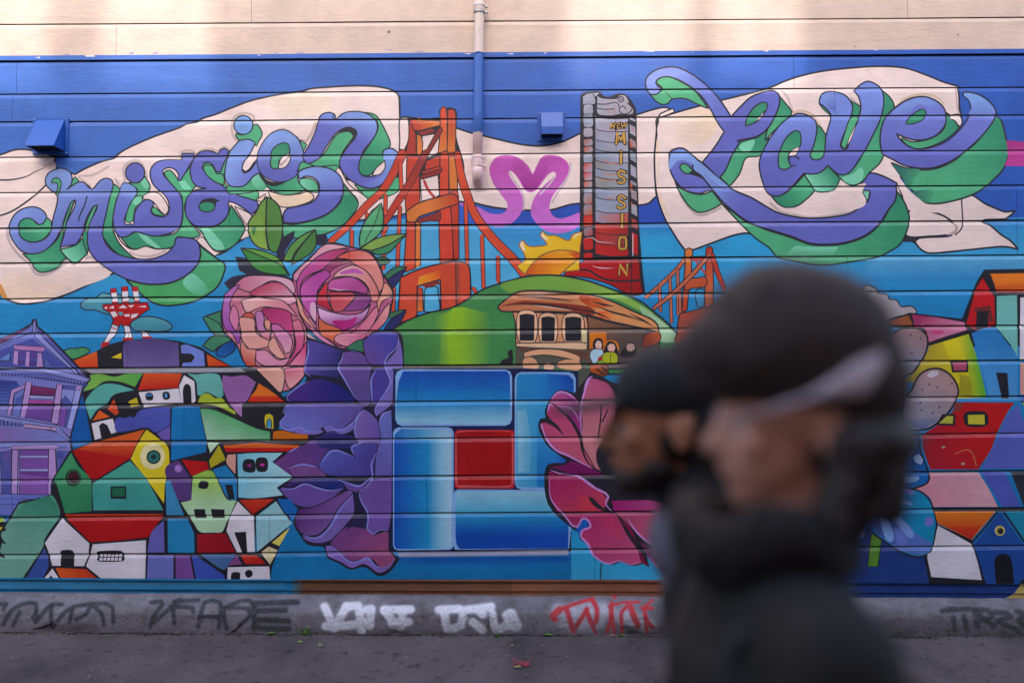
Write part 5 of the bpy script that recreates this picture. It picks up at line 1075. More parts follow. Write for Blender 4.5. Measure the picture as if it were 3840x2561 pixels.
def paint_material():
    k = NT('mural_paint')
    at_ = k.n('Attribute', attribute_name='paint'); v = k.coords((1, 1, 1), 'Object'); vs = k.coords((0.12, 1, 1), 'Object')
    brush = k.noise(vs, 90, 3, 0.6); cloud = k.noise(v, 5.0, 3, 0.55); fine = k.noise(v, 420, 1)
    a = k.n('MapRange'); a.inputs['To Min'].default_value = 0.84; a.inputs['To Max'].default_value = 1.13; k.l(brush, a.inputs[0])
    b = k.n('MapRange'); b.inputs['From Min'].default_value = 0.3; b.inputs['From Max'].default_value = 0.7; b.inputs['To Min'].default_value = 0.88; b.inputs['To Max'].default_value = 1.1; k.l(cloud, b.inputs[0])
    m = k.n('Math', operation='MULTIPLY'); k.l(a.outputs[0], m.inputs[0]); k.l(b.outputs[0], m.inputs[1])
    comb = k.n('CombineColor'); [k.l(m.outputs[0], comb.inputs[i]) for i in range(3)]
    c = k.mix(1.0, at_.outputs['Color'], comb.outputs[0], 'MULTIPLY')
    # chips and rubbed spots down to the primer, rare
    ch = k.ramp(k.noise(k.coords((0.5, 1, 1)), 60, 2, 0.7), [(0.0, (0, 0, 0)), (0.735, (0, 0, 0)), (0.75, (1, 1, 1))])
    pick = k.ramp(k.noise(v, 2.2, 2), [(0.0, (0, 0, 0)), (0.5, (0, 0, 0)), (0.62, (0.8, 0.8, 0.8))])
    fac = k.mix(1.0, ch, pick, 'MULTIPLY')
    c = k.mix(fac, c, lin('#c9c0bc'))
    # uneven pale tint on the sloping ledge of each lower board
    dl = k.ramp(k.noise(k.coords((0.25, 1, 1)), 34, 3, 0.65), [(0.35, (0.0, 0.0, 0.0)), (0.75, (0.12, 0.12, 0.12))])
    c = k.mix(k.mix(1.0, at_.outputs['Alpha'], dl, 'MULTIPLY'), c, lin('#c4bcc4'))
    k.base(c)
    r = k.n('MapRange'); r.inputs['To Min'].default_value = 0.38; r.inputs['To Max'].default_value = 0.6; k.l(cloud, r.inputs[0]); k.l(r.outputs[0], k.b.inputs['Roughness'])
    k.b.inputs['Specular IOR Level'].default_value = 0.36
    n1 = k.bump(k.noise(k.coords((0.06, 1, 1)), 160, 3, 0.65), 0.4, 0.0015)
    n2 = k.bump(k.noise(k.coords((0.45, 1, 1)), 55, 3, 0.6), 0.5, 0.003, n1)
    n3 = k.bump(fine, 0.12, 0.0006, n2)
    k.l(n3, k.b.inputs['Normal'])
    return k.m
PAINT = paint_material()
house = empty('painted_building', (0, 0, 0))
tag(house, 'timber clad building with bright mural of Mission Love lettering, bridge and flowers', 'building')
sheath = simple('tar_paper', '#17141a', 0.9, 0.2)
def box_mesh(name, x0, x1, y0, y1, z0, z1, mat, parent=None, bevel=0.0):
    bm = bmesh.new(); bmesh.ops.create_cube(bm, size=1)
    for v in bm.verts: v.co = ((x0 + x1) / 2 + v.co.x * (x1 - x0), (y0 + y1) / 2 + v.co.y * (y1 - y0), (z0 + z1) / 2 + v.co.z * (z1 - z0))
    if bevel: bmesh.ops.bevel(bm, geom=bm.edges[:], offset=bevel, segments=2, affect='EDGES')
    return obj(name, bm, mat, parent)
box_mesh('wall', XA, XB, 0.036, 0.25, zbot(0) - 0.3, ZL[0] + 0.4, sheath, house)

def wob(x, z):
    return 0.0010 * np.sin(x * 1.7 + z * 2.3) + 0.0007 * np.sin(x * 4.1 - z * 5.0 + 1.0) + 0.0004 * np.sin(x * 11.0 + z * 9.0)
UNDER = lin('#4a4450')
def plank(name, tri, depth, zb_fn, xa, xb, under, thick):
    ids = np.unique(T[tri]); remap = {int(v): i for i, v in enumerate(ids)}
    P2 = V[ids] / PX
    y = depth(P2[:, 0], P2[:, 1]); z = P2[:, 1] + wob(P2[:, 0], P2[:, 1])
    vs = [tuple(a) for a in np.stack([P2[:, 0], y, z], 1)]
    faces = [[remap[int(i)] for i in T[t]] for t in tri]
    cols = [colors[t] for t in tri]
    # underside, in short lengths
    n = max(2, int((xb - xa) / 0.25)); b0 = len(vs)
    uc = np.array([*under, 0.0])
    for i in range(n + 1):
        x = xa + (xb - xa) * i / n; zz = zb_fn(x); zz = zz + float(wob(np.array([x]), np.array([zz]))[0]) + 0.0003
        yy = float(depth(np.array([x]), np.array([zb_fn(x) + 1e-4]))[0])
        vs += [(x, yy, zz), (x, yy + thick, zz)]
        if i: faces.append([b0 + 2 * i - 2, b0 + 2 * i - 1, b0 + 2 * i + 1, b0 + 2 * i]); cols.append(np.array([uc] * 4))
    # the two end faces
    me = bpy.data.meshes.new(name); me.from_pydata(vs, [], faces); me.update()
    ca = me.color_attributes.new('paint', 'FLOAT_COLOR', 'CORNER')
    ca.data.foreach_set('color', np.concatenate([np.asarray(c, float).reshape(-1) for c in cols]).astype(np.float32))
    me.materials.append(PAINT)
    o = bpy.data.objects.new(name, me); col.objects.link(o); o.parent = house
    return o
cz = cen[:, 1] / PX; cxx = cen[:, 0] / PX
zbc = zbot(cxx)
used = np.zeros(len(T), bool)
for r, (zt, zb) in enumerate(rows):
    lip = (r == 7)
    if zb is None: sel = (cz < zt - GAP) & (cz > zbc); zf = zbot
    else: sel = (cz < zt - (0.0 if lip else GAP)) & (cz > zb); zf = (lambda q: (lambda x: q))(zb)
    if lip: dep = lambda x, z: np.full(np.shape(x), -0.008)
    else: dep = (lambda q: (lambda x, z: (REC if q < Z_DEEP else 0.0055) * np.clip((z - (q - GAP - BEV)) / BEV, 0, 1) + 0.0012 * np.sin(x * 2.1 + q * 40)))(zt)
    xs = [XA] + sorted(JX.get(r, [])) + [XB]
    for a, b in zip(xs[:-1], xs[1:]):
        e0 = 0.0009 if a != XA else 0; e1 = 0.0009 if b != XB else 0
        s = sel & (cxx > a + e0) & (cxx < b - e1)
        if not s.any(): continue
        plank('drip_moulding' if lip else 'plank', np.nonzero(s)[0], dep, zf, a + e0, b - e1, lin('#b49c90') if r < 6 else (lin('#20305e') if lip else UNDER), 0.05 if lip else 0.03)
for name, d0, d1, yy in (('skirting_board', 0.004, SK1, 0.012), ('skirting_board', SK1 + 0.003, SK2, 0.02)):
    s = (cz < zbc - d0) & (cz > zbc - d1)
    plank(name, np.nonzero(s)[0], (lambda q: (lambda x, z: np.full(np.shape(x), q)))(yy), (lambda q: (lambda x: zbot(x) - q))(d1), XA, XB, UNDER, 0.02)
# ------------------------------------------------------------ concrete plinth with spray paint
FY = -0.115
fl, fr = wall(0, 2372, FY), wall(IW, 2392, FY)
def zg(x): return fl[1] + (fr[1] - fl[1]) * (x - fl[0]) / (fr[0] - fl[0])
pl_, pr_ = wall(0, 2226, 0.0), wall(IW, 2249, 0.0)
def zp(x): return pl_[1] + (pr_[1] - pl_[1]) * (x - pl_[0]) / (pr_[0] - pl_[0])

def proj(P):
    d = P - np.array(CAM); f = d @ np.array(FWD)
    return IW / 2 + FPX * (d @ np.array(RIGHT)) / f, IH / 2 - FPX * (d @ np.array(UP)) / f
spray = []   # colour, width, softness, strength, points in photo pixels
def SP(c, r, colr_, wd, s, soft=0.9, k=1.0):
    pts = []
    for tkn in s.split():
        a, b = tkn.split(','); pts.append((c * 960 + float(a) / TS, r * 600 + float(b) / TS))
    spray.append((lin(colr_), wd / TS, soft, k, np.array(cat_open(pts, 20) if len(pts) > 2 else pts)))
BKS = '#1b1a20'
for s in ('-60,1145 60,1132 30,1185', '30,1320 100,1200 200,1140 330,1130 322,1240 300,1265', '120,1335 180,1210', '330,1300 460,1150 570,1140', '470,1150 468,1250 480,1340', '490,1345 620,1190 780,1140 960,1130 1030,1160 1042,1310', '640,1295 660,1200', '700,1275 790,1230 840,1150 930,1220 955,1325',
          '1390,1122 1480,1110 1492,1140 1400,1260 1380,1345', '1420,1300 1590,1150 1650,1100', '1570,1160 1770,1170 1772,1205', '1600,1112 1820,1100', '1590,1170 1602,1315', '1820,1345 1850,1200 1880,1120 2020,1120 2010,1350', '1840,1252 2010,1252', '2080,1360 2060,1190 2200,1110 2300,1108 2335,1160', '2060,1170 2280,1180 2300,1240 2200,1330', '2330,1140 2335,1370'):
    SP(0, 3, BKS, 54, s, 1.15, 0.9)
for s in ('0,1130 380,1118', '0,1200 270,1190', '0,1282 300,1292', '-20,1355 300,1368'): SP(1, 3, BKS, 68, s, 1.0, 0.95)
for s in ('630,1160 700,1310 720,1360', '720,1350 830,1160', '640,1340 900,1330', '830,1160 940,1150', '950,1210 970,1380', '1010,1190 1060,1180 1040,1320', '980,1300 1050,1330', '1180,1190 1230,1260 1310,1340', '1330,1340 1350,1200', '1180,1190 1420,1185', '1250,1320 1400,1300', '1680,1190 1860,1180', '1730,1200 1760,1360 1880,1330 1900,1250', '1890,1195 2160,1160', '2040,1190 2080,1230', '1990,1300 2080,1370', '2170,1230 2200,1370 2300,1330', '2300,1240 2340,1330'):
    SP(1, 3, '#f0ecf2', 84, s, 0.75, 0.92)
SP(2, 3, '#dedae2', 110, '-10,1230 20,1300 40,1340', 0.6, 0.9)
for s in ('420,1180 560,1250 600,1330', '700,1240 800,1290', '480,1320 760,1340', '860,1200 1200,1330', '1060,1220 1280,1330', '600,1170 820,1180'): SP(2, 3, '#cfcad4', 150, s, 1.0, 0.6)
for s, w in (('395,1275 375,1240 440,1185', 66), ('430,1190 560,1140 740,1085', 40), ('500,1180 535,1290 562,1385', 52), ('562,1385 670,1215 690,1180', 46), ('680,1190 740,1330 770,1300 782,1190 740,1100', 48), ('935,1062 945,1072', 46), ('915,1130 905,1290 870,1390', 48), ('915,1230 942,1395', 40), ('1012,1395 1005,1210 1060,1150', 40), ('1090,1160 1120,1250 1155,1330', 62), ('890,1160 1020,1120 1170,1118', 30), ('1190,1170 1290,1175', 36), ('1215,1180 1240,1290 1290,1350', 44), ('1290,1100 1220,1160', 34), ('1225,1250 1240,1400', 40), ('740,1330 770,1410', 36)):
    SP(2, 3, '#c81a22', w, s, 0.7, 0.95)
for s in ('1600,1200 1700,1180', '1930,1340 1900,1200 2020,1195 2055,1250 1950,1290', '1900,1190 2000,1290 2080,1340', '2085,1210 2180,1215 2230,1255 2110,1290 2230,1350 2300,1380', '2285,1200 2360,1230 2300,1290 2351,1340', '1650,1190 1850,1180', '1700,1260 1720,1380', '1800,1250 1830,1390'):
    SP(3, 3, BKS, 64, s, 1.0, 0.9)

NXP = 1150
xs = np.linspace(-3.3, 3.3, NXP)
prof = [(0.022, 'p', 0.004), (-0.012, 'p', 0.0), (-0.030, 'p', -0.010), (-0.050, 'p', -0.021), (-0.068, 'p', -0.034), (-0.080, 'p', -0.048), (-0.088, 'p', -0.060), (-0.094, 'p', -0.075)]
NF = 26
def build_plinth(xs, name, parent):
    rowsP = []
    for (y, _, dz) in prof:
        rowsP.append(np.stack([xs, np.full_like(xs, y), zp(xs) + dz], 1))
    z1 = zp(xs) - 0.075
    for j in range(1, NF + 1):
        t = j / NF
        rowsP.append(np.stack([xs, np.full_like(xs, -0.094 - 0.021 * t), z1 + (zg(xs) - 0.03 - z1) * t], 1))
    # more rows in the sloping top
    rowsQ = [rowsP[0]]
    for a, b in zip(rowsP[:len(prof) - 1], rowsP[1:len(prof)]):
        for k in range(1, 4): rowsQ.append(a + (b - a) * k / 3)
    rowsP = rowsQ + rowsP[len(prof):]
    Pn = np.array(rowsP)
    nr, nx = Pn.shape[:2]
    # pitted, spalled concrete
    for j in range(nr):
        for i in range(nx):
            x, y, z = Pn[j, i]
            n = mnoise.noise(Vector((x * 3.0, z * 6, 1.3))) * 0.006 + mnoise.noise(Vector((x * 14, z * 18, y * 14))) * 0.0040 + mnoise.noise(Vector((x * 60, z * 60, y * 60))) * 0.0022 - 0.012 * max(0.0, mnoise.noise(Vector((x * 34, z * 34, y * 34 + 5))) - 0.42)
            low = max(0.0, 1 - (z - zg(x)) / 0.05)
            bite = max(0.0, mnoise.noise(Vector((x * 2.3 + 40, 0.0, 7.7))) * 1.6 + mnoise.noise(Vector((x * 9 + 4, 3.0, 0))) * 0.5 - 0.35) * low
            n += 0.0 if j == 0 else -0.05 * bite
            Pn[j, i, 1] -= n; Pn[j, i, 2] += n * 0.3 if j < 22 else 0
    me = bpy.data.meshes.new(name)
    vs = Pn.reshape(-1, 3)
    idx = np.arange(nr * nx).reshape(nr, nx)
    fc = np.stack([idx[:-1, :-1], idx[1:, :-1], idx[1:, 1:], idx[:-1, 1:]], -1).reshape(-1, 4)
    me.from_pydata(vs.tolist(), [], fc.tolist()); me.update()
    px, py = proj(vs); q = np.stack([px, py], 1)
    colp = np.tile(np.array(lin('#8a8694')), (len(vs), 1)); alpha = np.zeros(len(vs))
    for c, wd, soft, kk, path in spray:
        lo, hi = path.min(0) - wd, path.max(0) + wd
        m = np.nonzero((px > lo[0]) & (px < hi[0]) & (py > lo[1]) & (py < hi[1]))[0]
        if not len(m): continue
        d = np.full(len(m), 1e9)
        for a, b in zip(path[:-1], path[1:]):
            dd = b - a; t = np.clip(((q[m] - a) @ dd) / max(dd @ dd, 1e-9), 0, 1)
            d = np.minimum(d, np.hypot(*(q[m] - a - t[:, None] * dd).T))
        r = wd / 2
        al = np.clip((r * (1 + 0.6 * soft) - d) / (r * 1.1 * soft), 0, 1) * kk
        al = al * al * (3 - 2 * al)
        colp[m] = colp[m] * (1 - al[:, None]) + np.array(c) * al[:, None]
        alpha[m] = alpha[m] * (1 - al) + al
    ca = me.color_attributes.new('spray', 'FLOAT_COLOR', 'POINT')
    ca.data.foreach_set('color', np.concatenate([colp, alpha[:, None]], 1).astype(np.float32).reshape(-1))
    me.polygons.foreach_set('use_smooth', [True] * len(me.polygons))
    me.materials.append(CONC)
    o = bpy.data.objects.new(name, me); col.objects.link(o)
    if parent: o.parent = parent
    return o
def concrete():
    k = NT('painted_concrete'); v = k.coords()
    at_ = k.n('Attribute', attribute_name='spray')
    base = k.mix(k.ramp(k.noise(v, 7, 8, 0.65), [(0.3, (0, 0, 0)), (0.7, (1, 1, 1))]), lin('#5c5558'), lin('#8a8288'))
    base = k.mix(k.ramp(k.noise(v, 26, 8, 0.7), [(0.52, (0, 0, 0)), (0.72, (1, 1, 1))]), base, lin('#5c554f'))
    grain = k.noise(v, 160, 4, 0.7)
    wear = k.ramp(grain, [(0.3, (0.3, 0.3, 0.3)), (0.56, (1, 1, 1))])
    fa = k.mix(1.0, at_.outputs['Alpha'], wear, 'MULTIPLY')
    c = k.mix(fa, base, at_.outputs['Color'])
    # dark pits
    c = k.mix(k.ramp(k.noise(v, 75, 3, 0.6), [(0.66, (0, 0, 0)), (0.72, (0.8, 0.8, 0.8))]), c, lin('#2c2826'))
    # splash-back dirt rising from the street, carried higher to colour in the front's shade
    sx = k.n('SeparateXYZ'); tc = k.n('TexCoord'); k.l(tc.outputs['Object'], sx.inputs[0])
    mr = k.n('MapRange'); mr.inputs['From Min'].default_value = zg(0) + 0.125; mr.inputs['From Max'].default_value = zg(0) - 0.02; k.l(sx.outputs['Z'], mr.inputs[0])
    d = k.n('Math', operation='MULTIPLY'); k.l(mr.outputs[0], d.inputs[0]); k.l(k.noise(v, 14, 5), d.inputs[1])
    d2 = k.n('Math', operation='MULTIPLY'); k.l(d.outputs[0], d2.inputs[0]); d2.inputs[1].default_value = 1.5; d2.use_clamp = True
    c = k.mix(d2.outputs[0], c, lin('#332c2a'))
    k.base(c); k.set(Roughness=0.85)
    k.l(k.bump(k.noise(v, 220, 5, 0.7), 0.5, 0.002, k.bump(k.noise(v, 60, 5, 0.7), 0.45, 0.006)), k.b.inputs['Normal'])
    return k.m
CONC = concrete()
build_plinth(xs, 'plinth', house)
# the same footing carries on past the frame
for a, b in ((-4.6, -3.3), (3.3, 4.6)): build_plinth(np.linspace(a, b, 60), 'plinth', house)

# ------------------------------------------------------------ asphalt
def asphalt():
    k = NT('asphalt'); v = k.coords()
    g = k.noise(v, 260, 6, 0.75); big = k.noise(v, 3.2, 6, 0.6); mid = k.noise(v, 15, 5, 0.7)
    c = k.mix(k.ramp(g, [(0.32, (0, 0, 0)), (0.72, (1, 1, 1))]), lin('#3c3434'), lin('#827472'))
    c = k.mix(k.ramp(big, [(0.35, (0, 0, 0)), (0.68, (0.55, 0.55, 0.55))]), c, lin('#483d3b'))
    c = k.mix(k.ramp(mid, [(0.555, (0, 0, 0)), (0.66, (0.8, 0.8, 0.8))]), c, lin('#262122'))
    vo_ = k.n('TexVoronoi'); vo_.inputs['Scale'].default_value = 190; k.l(v, vo_.inputs['Vector'])
    sp = k.ramp(vo_.outputs['Distance'], [(0.0, (1, 1, 1)), (0.10, (0, 0, 0))])
    pick = k.ramp(k.noise(v, 120, 2), [(0.55, (0, 0, 0)), (0.62, (0.9, 0.9, 0.9))])
    c = k.mix(k.mix(1.0, sp, pick, 'MULTIPLY'), c, lin('#c2bcc0'))
    c = k.mix(k.ramp(k.noise(k.coords((1, 0.6, 1)), 2.1, 4, 0.55), [(0.5, (0, 0, 0)), (0.68, (0.6, 0.6, 0.6))]), c, lin('#2b2628'))
    k.base(c); k.set(Roughness=0.82)
    k.l(k.bump(k.noise(v, 240, 5, 0.8), 0.7, 0.004, k.bump(k.noise(v, 9, 4), 0.3, 0.012)), k.b.inputs['Normal'])
    return k.m
ASPH = asphalt()
def ground_mesh():
    bm = bmesh.new()
    xs_ = [-60, -20] + list(np.linspace(-5, 5, 141)) + [20, 60]; ys_ = [-60, -16, -8] + list(np.linspace(-4.2, -0.06, 60))
    grid = []
    for y in ys_:
        rw = []
        for x in xs_:
            h = zg(max(-6, min(6, x))) 
            if abs(x) < 5 and y > -4.3: h += mnoise.noise(Vector((x * 1.4, y * 1.4, 0))) * 0.006 + mnoise.noise(Vector((x * 6, y * 6, 3))) * 0.0022 + max(0, 1 - (-0.1 - y) / 0.07) * 0.006 * (0.4 + mnoise.noise(Vector((x * 11, y * 20, 9))))
            rw.append(bm.verts.new((x, y, h)))
        grid.append(rw)
    for a, b in zip(grid[:-1], grid[1:]):
        for i in range(len(xs_) - 1): bm.faces.new((a[i], a[i + 1], b[i + 1], b[i]))
    o = obj('ground', bm, ASPH, None, True); o['kind'] = 'structure'
    return o
ground_mesh()
# ------------------------------------------------------------ the alley's other side, behind the camera
STUC = simple('stucco', '#9c8f86', 0.9, 0.1, 3, 0.3, 0.004)
AY = -7.2
def shade(px, py):
    """where a wall point's line to the sun crosses the facade across the alley"""
    x, z = wall(px, py); t = (0 - AY) / sdir.y
    return x - sdir.x * t, z - sdir.z * t
roof_z = shade(1920, 330)[1]  # unseen roof, its height set to shade the wall below the top boards
bm = bmesh.new()
def bbox(bm, x0, x1, y0, y1, z0, z1):
    r = bmesh.ops.create_cube(bm, size=1)
    for v in r['verts']: v.co = ((x0 + x1) / 2 + v.co.x * (x1 - x0), (y0 + y1) / 2 + v.co.y * (y1 - y0), (z0 + z1) / 2 + v.co.z * (z1 - z0))
bbox(bm, -26, 26, AY - 6, AY, -0.5, roof_z)
o = obj('building_across', bm, STUC); o['kind'] = 'structure'
for a, b in ((175, 380), (790, 2115), (2590, 2665), (3010, 7000)):  # unseen piers, added and spaced to cut the sun into patches
    bm = bmesh.new(); bbox(bm, shade(a, 150)[0], shade(b, 150)[0], AY - 0.4, AY - 0.02, roof_z - 0.2, roof_z + 1.6)
    obj('sun_mask_pier', bm, STUC, o)
# upper storeys and neighbours of the painted building
bm = bmesh.new(); bbox(bm, XA, XB, 0.0, 0.3, ZL[0] + 0.003, 8.5); obj('upper_wall', bm, simple('cream_boards', '#e6d0c4', 0.6, 0.06, 4), house)
NB = simple('neighbour_render', '#8d8a90', 0.85, 0.12, 2)
for x0, x1 in ((-26, XA - 0.02), (XB + 0.02, 26)):
    bm = bmesh.new(); bbox(bm, x0, x1, 0.02, 3.0, -0.6, 8.0)
    n_ = obj('neighbouring_building', bm, NB); n_['kind'] = 'structure'
# ------------------------------------------------------------ downpipe and vents
def W3(px, py, y): 
    x, z = wall(px, py, y); return Vector((x, y, z))
def tube(bm, pts, radii, seg=20, cap=True):
    rings = []
    n = len(pts)
    up = Vector((0, 1, 0))
    for i, p in enumerate(pts):
        t = (pts[min(i + 1, n - 1)] - pts[max(i - 1, 0)]).normalized()
        a = t.cross(Vector((0.3, 0.2, 0.93)) if abs(t.z) < 0.9 else Vector((1, 0, 0))).normalized(); b = t.cross(a)
        rings.append([bm.verts.new(p + (a * math.cos(q) + b * math.sin(q)) * radii[i]) for q in [2 * math.pi * k / seg for k in range(seg)]])
    # keep seams aligned
    for r0, r1 in zip(rings[:-1], rings[1:]):
        k0 = min(range(seg), key=lambda k: (r1[k].co - r0[0].co).length); r1[:] = r1[k0:] + r1[:k0]
        if (r1[1].co - r0[1].co).length > (r1[-1].co - r0[1].co).length: r1[:] = [r1[0]] + r1[1:][::-1]
        for k in range(seg): bm.faces.new((r0[k], r0[(k + 1) % seg], r1[(k + 1) % seg], r1[k]))
    if cap: bm.faces.new(rings[0]); bm.faces.new(rings[-1][::-1])
    bmesh.ops.recalc_face_normals(bm, faces=bm.faces[:])
PY_ = -0.052
ztop_b = zline(212, 186); PIPE_X = 1797
POFF = W3(1790, 690, PY_).z
def pipe_mat():
    k = NT('pipe_paint'); v = k.coords(); tc = k.n('TexCoord'); sx = k.n('SeparateXYZ'); k.l(tc.outputs['Object'], sx.inputs[0])
    wn = k.noise(v, 40, 3)
    def above(z):
        m = k.n('Math', operation='ADD'); k.l(sx.outputs['Z'], m.inputs[0])
        s_ = k.n('Math', operation='MULTIPLY'); k.l(wn, s_.inputs[0]); s_.inputs[1].default_value = 0.016; k.l(s_.outputs[0], m.inputs[1])
        g = k.n('Math', operation='GREATER_THAN'); k.l(m.outputs[0], g.inputs[0]); g.inputs[1].default_value = z; return g.outputs[0]
    c = k.mix(above(W3(PIPE_X, 495, PY_).z - POFF), lin('#ecccc8'), lin('#3c68b8'))
    c = k.mix(above(W3(PIPE_X, 196, PY_).z - POFF), c, lin('#ddc8bc'))
    c = k.mix(k.ramp(k.noise(v, 30, 4), [(0.6, (0, 0, 0)), (0.75, (0.35, 0.35, 0.35))]), c, lin('#8f7f7c'))
    k.base(c); k.set(Roughness=0.45); return k.m
PIPE = pipe_mat(); STEEL = simple('zinc', '#a9a6a8', 0.4, 0.2, 40, metallic=0.7)
pipe = empty('downpipe', W3(1790, 690, PY_)); tag(pipe, 'painted downpipe running down the clad wall between bridge tower and blue band', 'pipe')
off = pipe.location
top_ = W3(1801, -260, PY_); bot_ = W3(1790, 640, PY_)
bm = bmesh.new()
pts = [top_ + (bot_ - top_) * t for t in (0, 0.25, 0.5, 0.75, 1)]
tube(bm, [p - off for p in pts], [0.0265] * 5); obj('pipe', bm, PIPE, pipe, True)
bm = bmesh.new(); el = []
for k in range(9):
    a = k / 8 * math.pi / 2; el.append(bot_ + Vector((0, 0.042 * (1 - math.cos(a)), -0.008 - 0.042 * math.sin(a))))
el = [bot_ + Vector((0, 0, 0.03))] + el + [el[-1] + Vector((0, 0.05, 0))]
tube(bm, [p - off for p in el], [0.0295] * len(el)); obj('elbow', bm, PIPE, pipe, True)
for py0, py1, r in ((14, 46, 0.031), (585, 628, 0.0305), (196, 206, 0.029)):
    a, b = W3(PIPE_X + (1797 - PIPE_X), py0, PY_), W3(PIPE_X, py1, PY_)
    a.x = b.x = top_.x + (bot_.x - top_.x) * (top_.z - (a.z + b.z) / 2) / (top_.z - bot_.z)
    bm = bmesh.new(); tube(bm, [a - off, a + (b - a) * .1 - off, a + (b - a) * .9 - off, b - off], [r - .002, r, r, r - .002]); obj('coupling', bm, PIPE, pipe, True)
for py0 in (26, 48, 592, 622):
    p = W3(PIPE_X, py0, PY_); p.x = top_.x + (bot_.x - top_.x) * (top_.z - p.z) / (top_.z - bot_.z)
    bm = bmesh.new(); tube(bm, [p + Vector((0, 0, .004)) - off, p - Vector((0, 0, .004)) - off], [0.0328, 0.0328])
    bbox(bm, p.x - off.x + .030, p.x - off.x + .048, -.008, .008, p.z - off.z - .004, p.z - off.z + .004)
    obj('clamp', bm, PIPE if py0 > 300 else STEEL, pipe)
for py0 in (120, 400):
    p = W3(PIPE_X, py0, PY_); bm = bmesh.new(); bbox(bm, p.x - off.x - .012, p.x - off.x + .012, .02, .055, p.z - off.z - .008, p.z - off.z + .008); obj('bracket', bm, PIPE, pipe)
BLUE = simple('vent_blue', '#2858ac', 0.4, 0.08, 8); DARK = simple('vent_inside', '#0c0c14', 0.9, 0.1)
def vent(name, label, x0, x1, yt, yb, depth, top_depth, lip):
    a, b = wall(x0, yt), wall(x1, yb)
    o = empty(name, ((a[0] + b[0]) / 2, 0, b[1])); tag(o, label, 'vent'); ox, oz = o.location.x, o.location.z
    hw = (b[0] - a[0]) / 2; h = a[1] - b[1]
    zf = lip * h
    # hood: sloping top, two cheeks
    bm = bmesh.new(); t = 0.003
    P_ = {}
    def v(*c): return bm.verts.new(c)
    for sgn in (-1, 1):
        x = hw * sgn
        P_[sgn] = [v(x, -0.008, h), v(x, -0.008 - top_depth, h), v(x, -depth, zf), v(x, -depth, 0), v(x, -0.008, 0)]
        bm.faces.new(P_[sgn] if sgn < 0 else P_[sgn][::-1])
    for i in range(3): bm.faces.new((P_[-1][i], P_[1][i], P_[1][i + 1], P_[-1][i + 1]))
    bmesh.ops.recalc_face_normals(bm, faces=bm.faces[:])
    bmesh.ops.solidify(bm, geom=bm.faces[:], thickness=t)
    obj('hood', bm, BLUE, o)
    bm = bmesh.new()
    for q in ((-hw - .02, hw + .02, h - .004, h + .016), (-hw - .02, hw + .02, -.02, -.002), (-hw - .02, -hw - .001, -.002, h - .004), (hw + .001, hw + .02, -.002, h - .004)): bbox(bm, q[0], q[1], -.0075, .012, q[2], q[3])
    obj('flange', bm, BLUE, o)
    bm = bmesh.new(); bbox(bm, -hw + .004, hw - .004, -depth * .45, -.003, .002 + h * .05, h * .2); obj('damper', bm, DARK, o)
    for sx in (-1, 1):
        for zz in (h + .006, -.011):
            bm = bmesh.new(); bmesh.ops.create_uvsphere(bm, u_segments=8, v_segments=6, radius=.004); s_ = obj('screw', bm, STEEL, o, True); s_.location = (sx * (hw + .01), -.009, zz)
vent('hood_vent', 'large blue sloping metal hood vent at left of the wall', 140, 245, 455, 568, 0.115, 0.004, 0.02)
vent('box_vent', 'small square blue vent cowl left of the theatre sign', 2028, 2108, 432, 516, 0.07, 0.035, 0.32)
# ------------------------------------------------------------ leaves, weeds and litter along the foot of the wall
def gpt(px, py):
    """point on the street seen at a photo pixel"""
    d = ray(px, py); x = 0.0
    for _ in range(4):
        t = (zg(x) - CAM.z) / d.z; p = CAM + d * t; x = p.x
    if p.y > FY - 0.01:
        p = Vector((wall(px, py, FY - 0.02)[0], FY - 0.02, 0)); p.z = zg(p.x)
    return p
def leaf_mesh(l, wd, bend):
    bm = bmesh.new(); n = 7; L_, R2, Cn = [], [], []
    for i in range(n + 1):
        t = i / n; h = wd * math.sin(math.pi * t ** 0.8) * .5 + 0.0004; z = bend * math.sin(math.pi * t) * l
        L_.append(bm.verts.new((t * l - l / 2, h, z + .15 * h))); R2.append(bm.verts.new((t * l - l / 2, -h, z + .15 * h))); Cn.append(bm.verts.new((t * l - l / 2, 0, z)))
    for i in range(n):
        bm.faces.new((Cn[i], Cn[i + 1], L_[i + 1], L_[i])); bm.faces.new((R2[i], R2[i + 1], Cn[i + 1], Cn[i]))
    return bm
LM = {c: simple('leaf_' + c, h, 0.5, 0.25, 60) for c, h in (('green', '#5f9a2e'), ('lime', '#9ab83a'), ('yellow', '#d0b030'), ('olive', '#7a7a34'), ('pink', '#c88a78'), ('brown', '#6a4a2c'))}
k_ = NT('leaf_soft')
leaves = [(399, 2388, 'green', .026, 'small bright green leaf lying on the street below the left tag'), (1016, 2373, 'green', .05, 'long green leaf at the wall foot left of the weed clump'), (1083, 2370, 'olive', .03, 'small olive leaf just left of the weed clump'), (1124, 2413, 'lime', .03, 'pale green leaf on the street below the weed clump'), (1200, 2424, 'lime', .022, 'tiny pale green leaf right of the weed clump on the street'), (660, 2371, 'olive', .034, 'olive leaf at the wall foot under the long black tag'), (870, 2378, 'brown', .04, 'curled brown leaf at the wall foot left of centre'), (2058, 2386, 'green', .045, 'green leaf at the wall foot left of the red tag'), (2335, 2386, 'yellow', .042, 'yellow leaf at the wall foot under the red tag'), (2298, 2389, 'pink', .034, 'pinkish dry leaf beside the yellow leaf under the red tag'), (1945, 2508, 'lime', .036, 'yellow green leaf on the asphalt near the red paint mark'), (1922, 2424, 'yellow', .018, 'tiny orange leaf scrap on the asphalt below the white tag')]
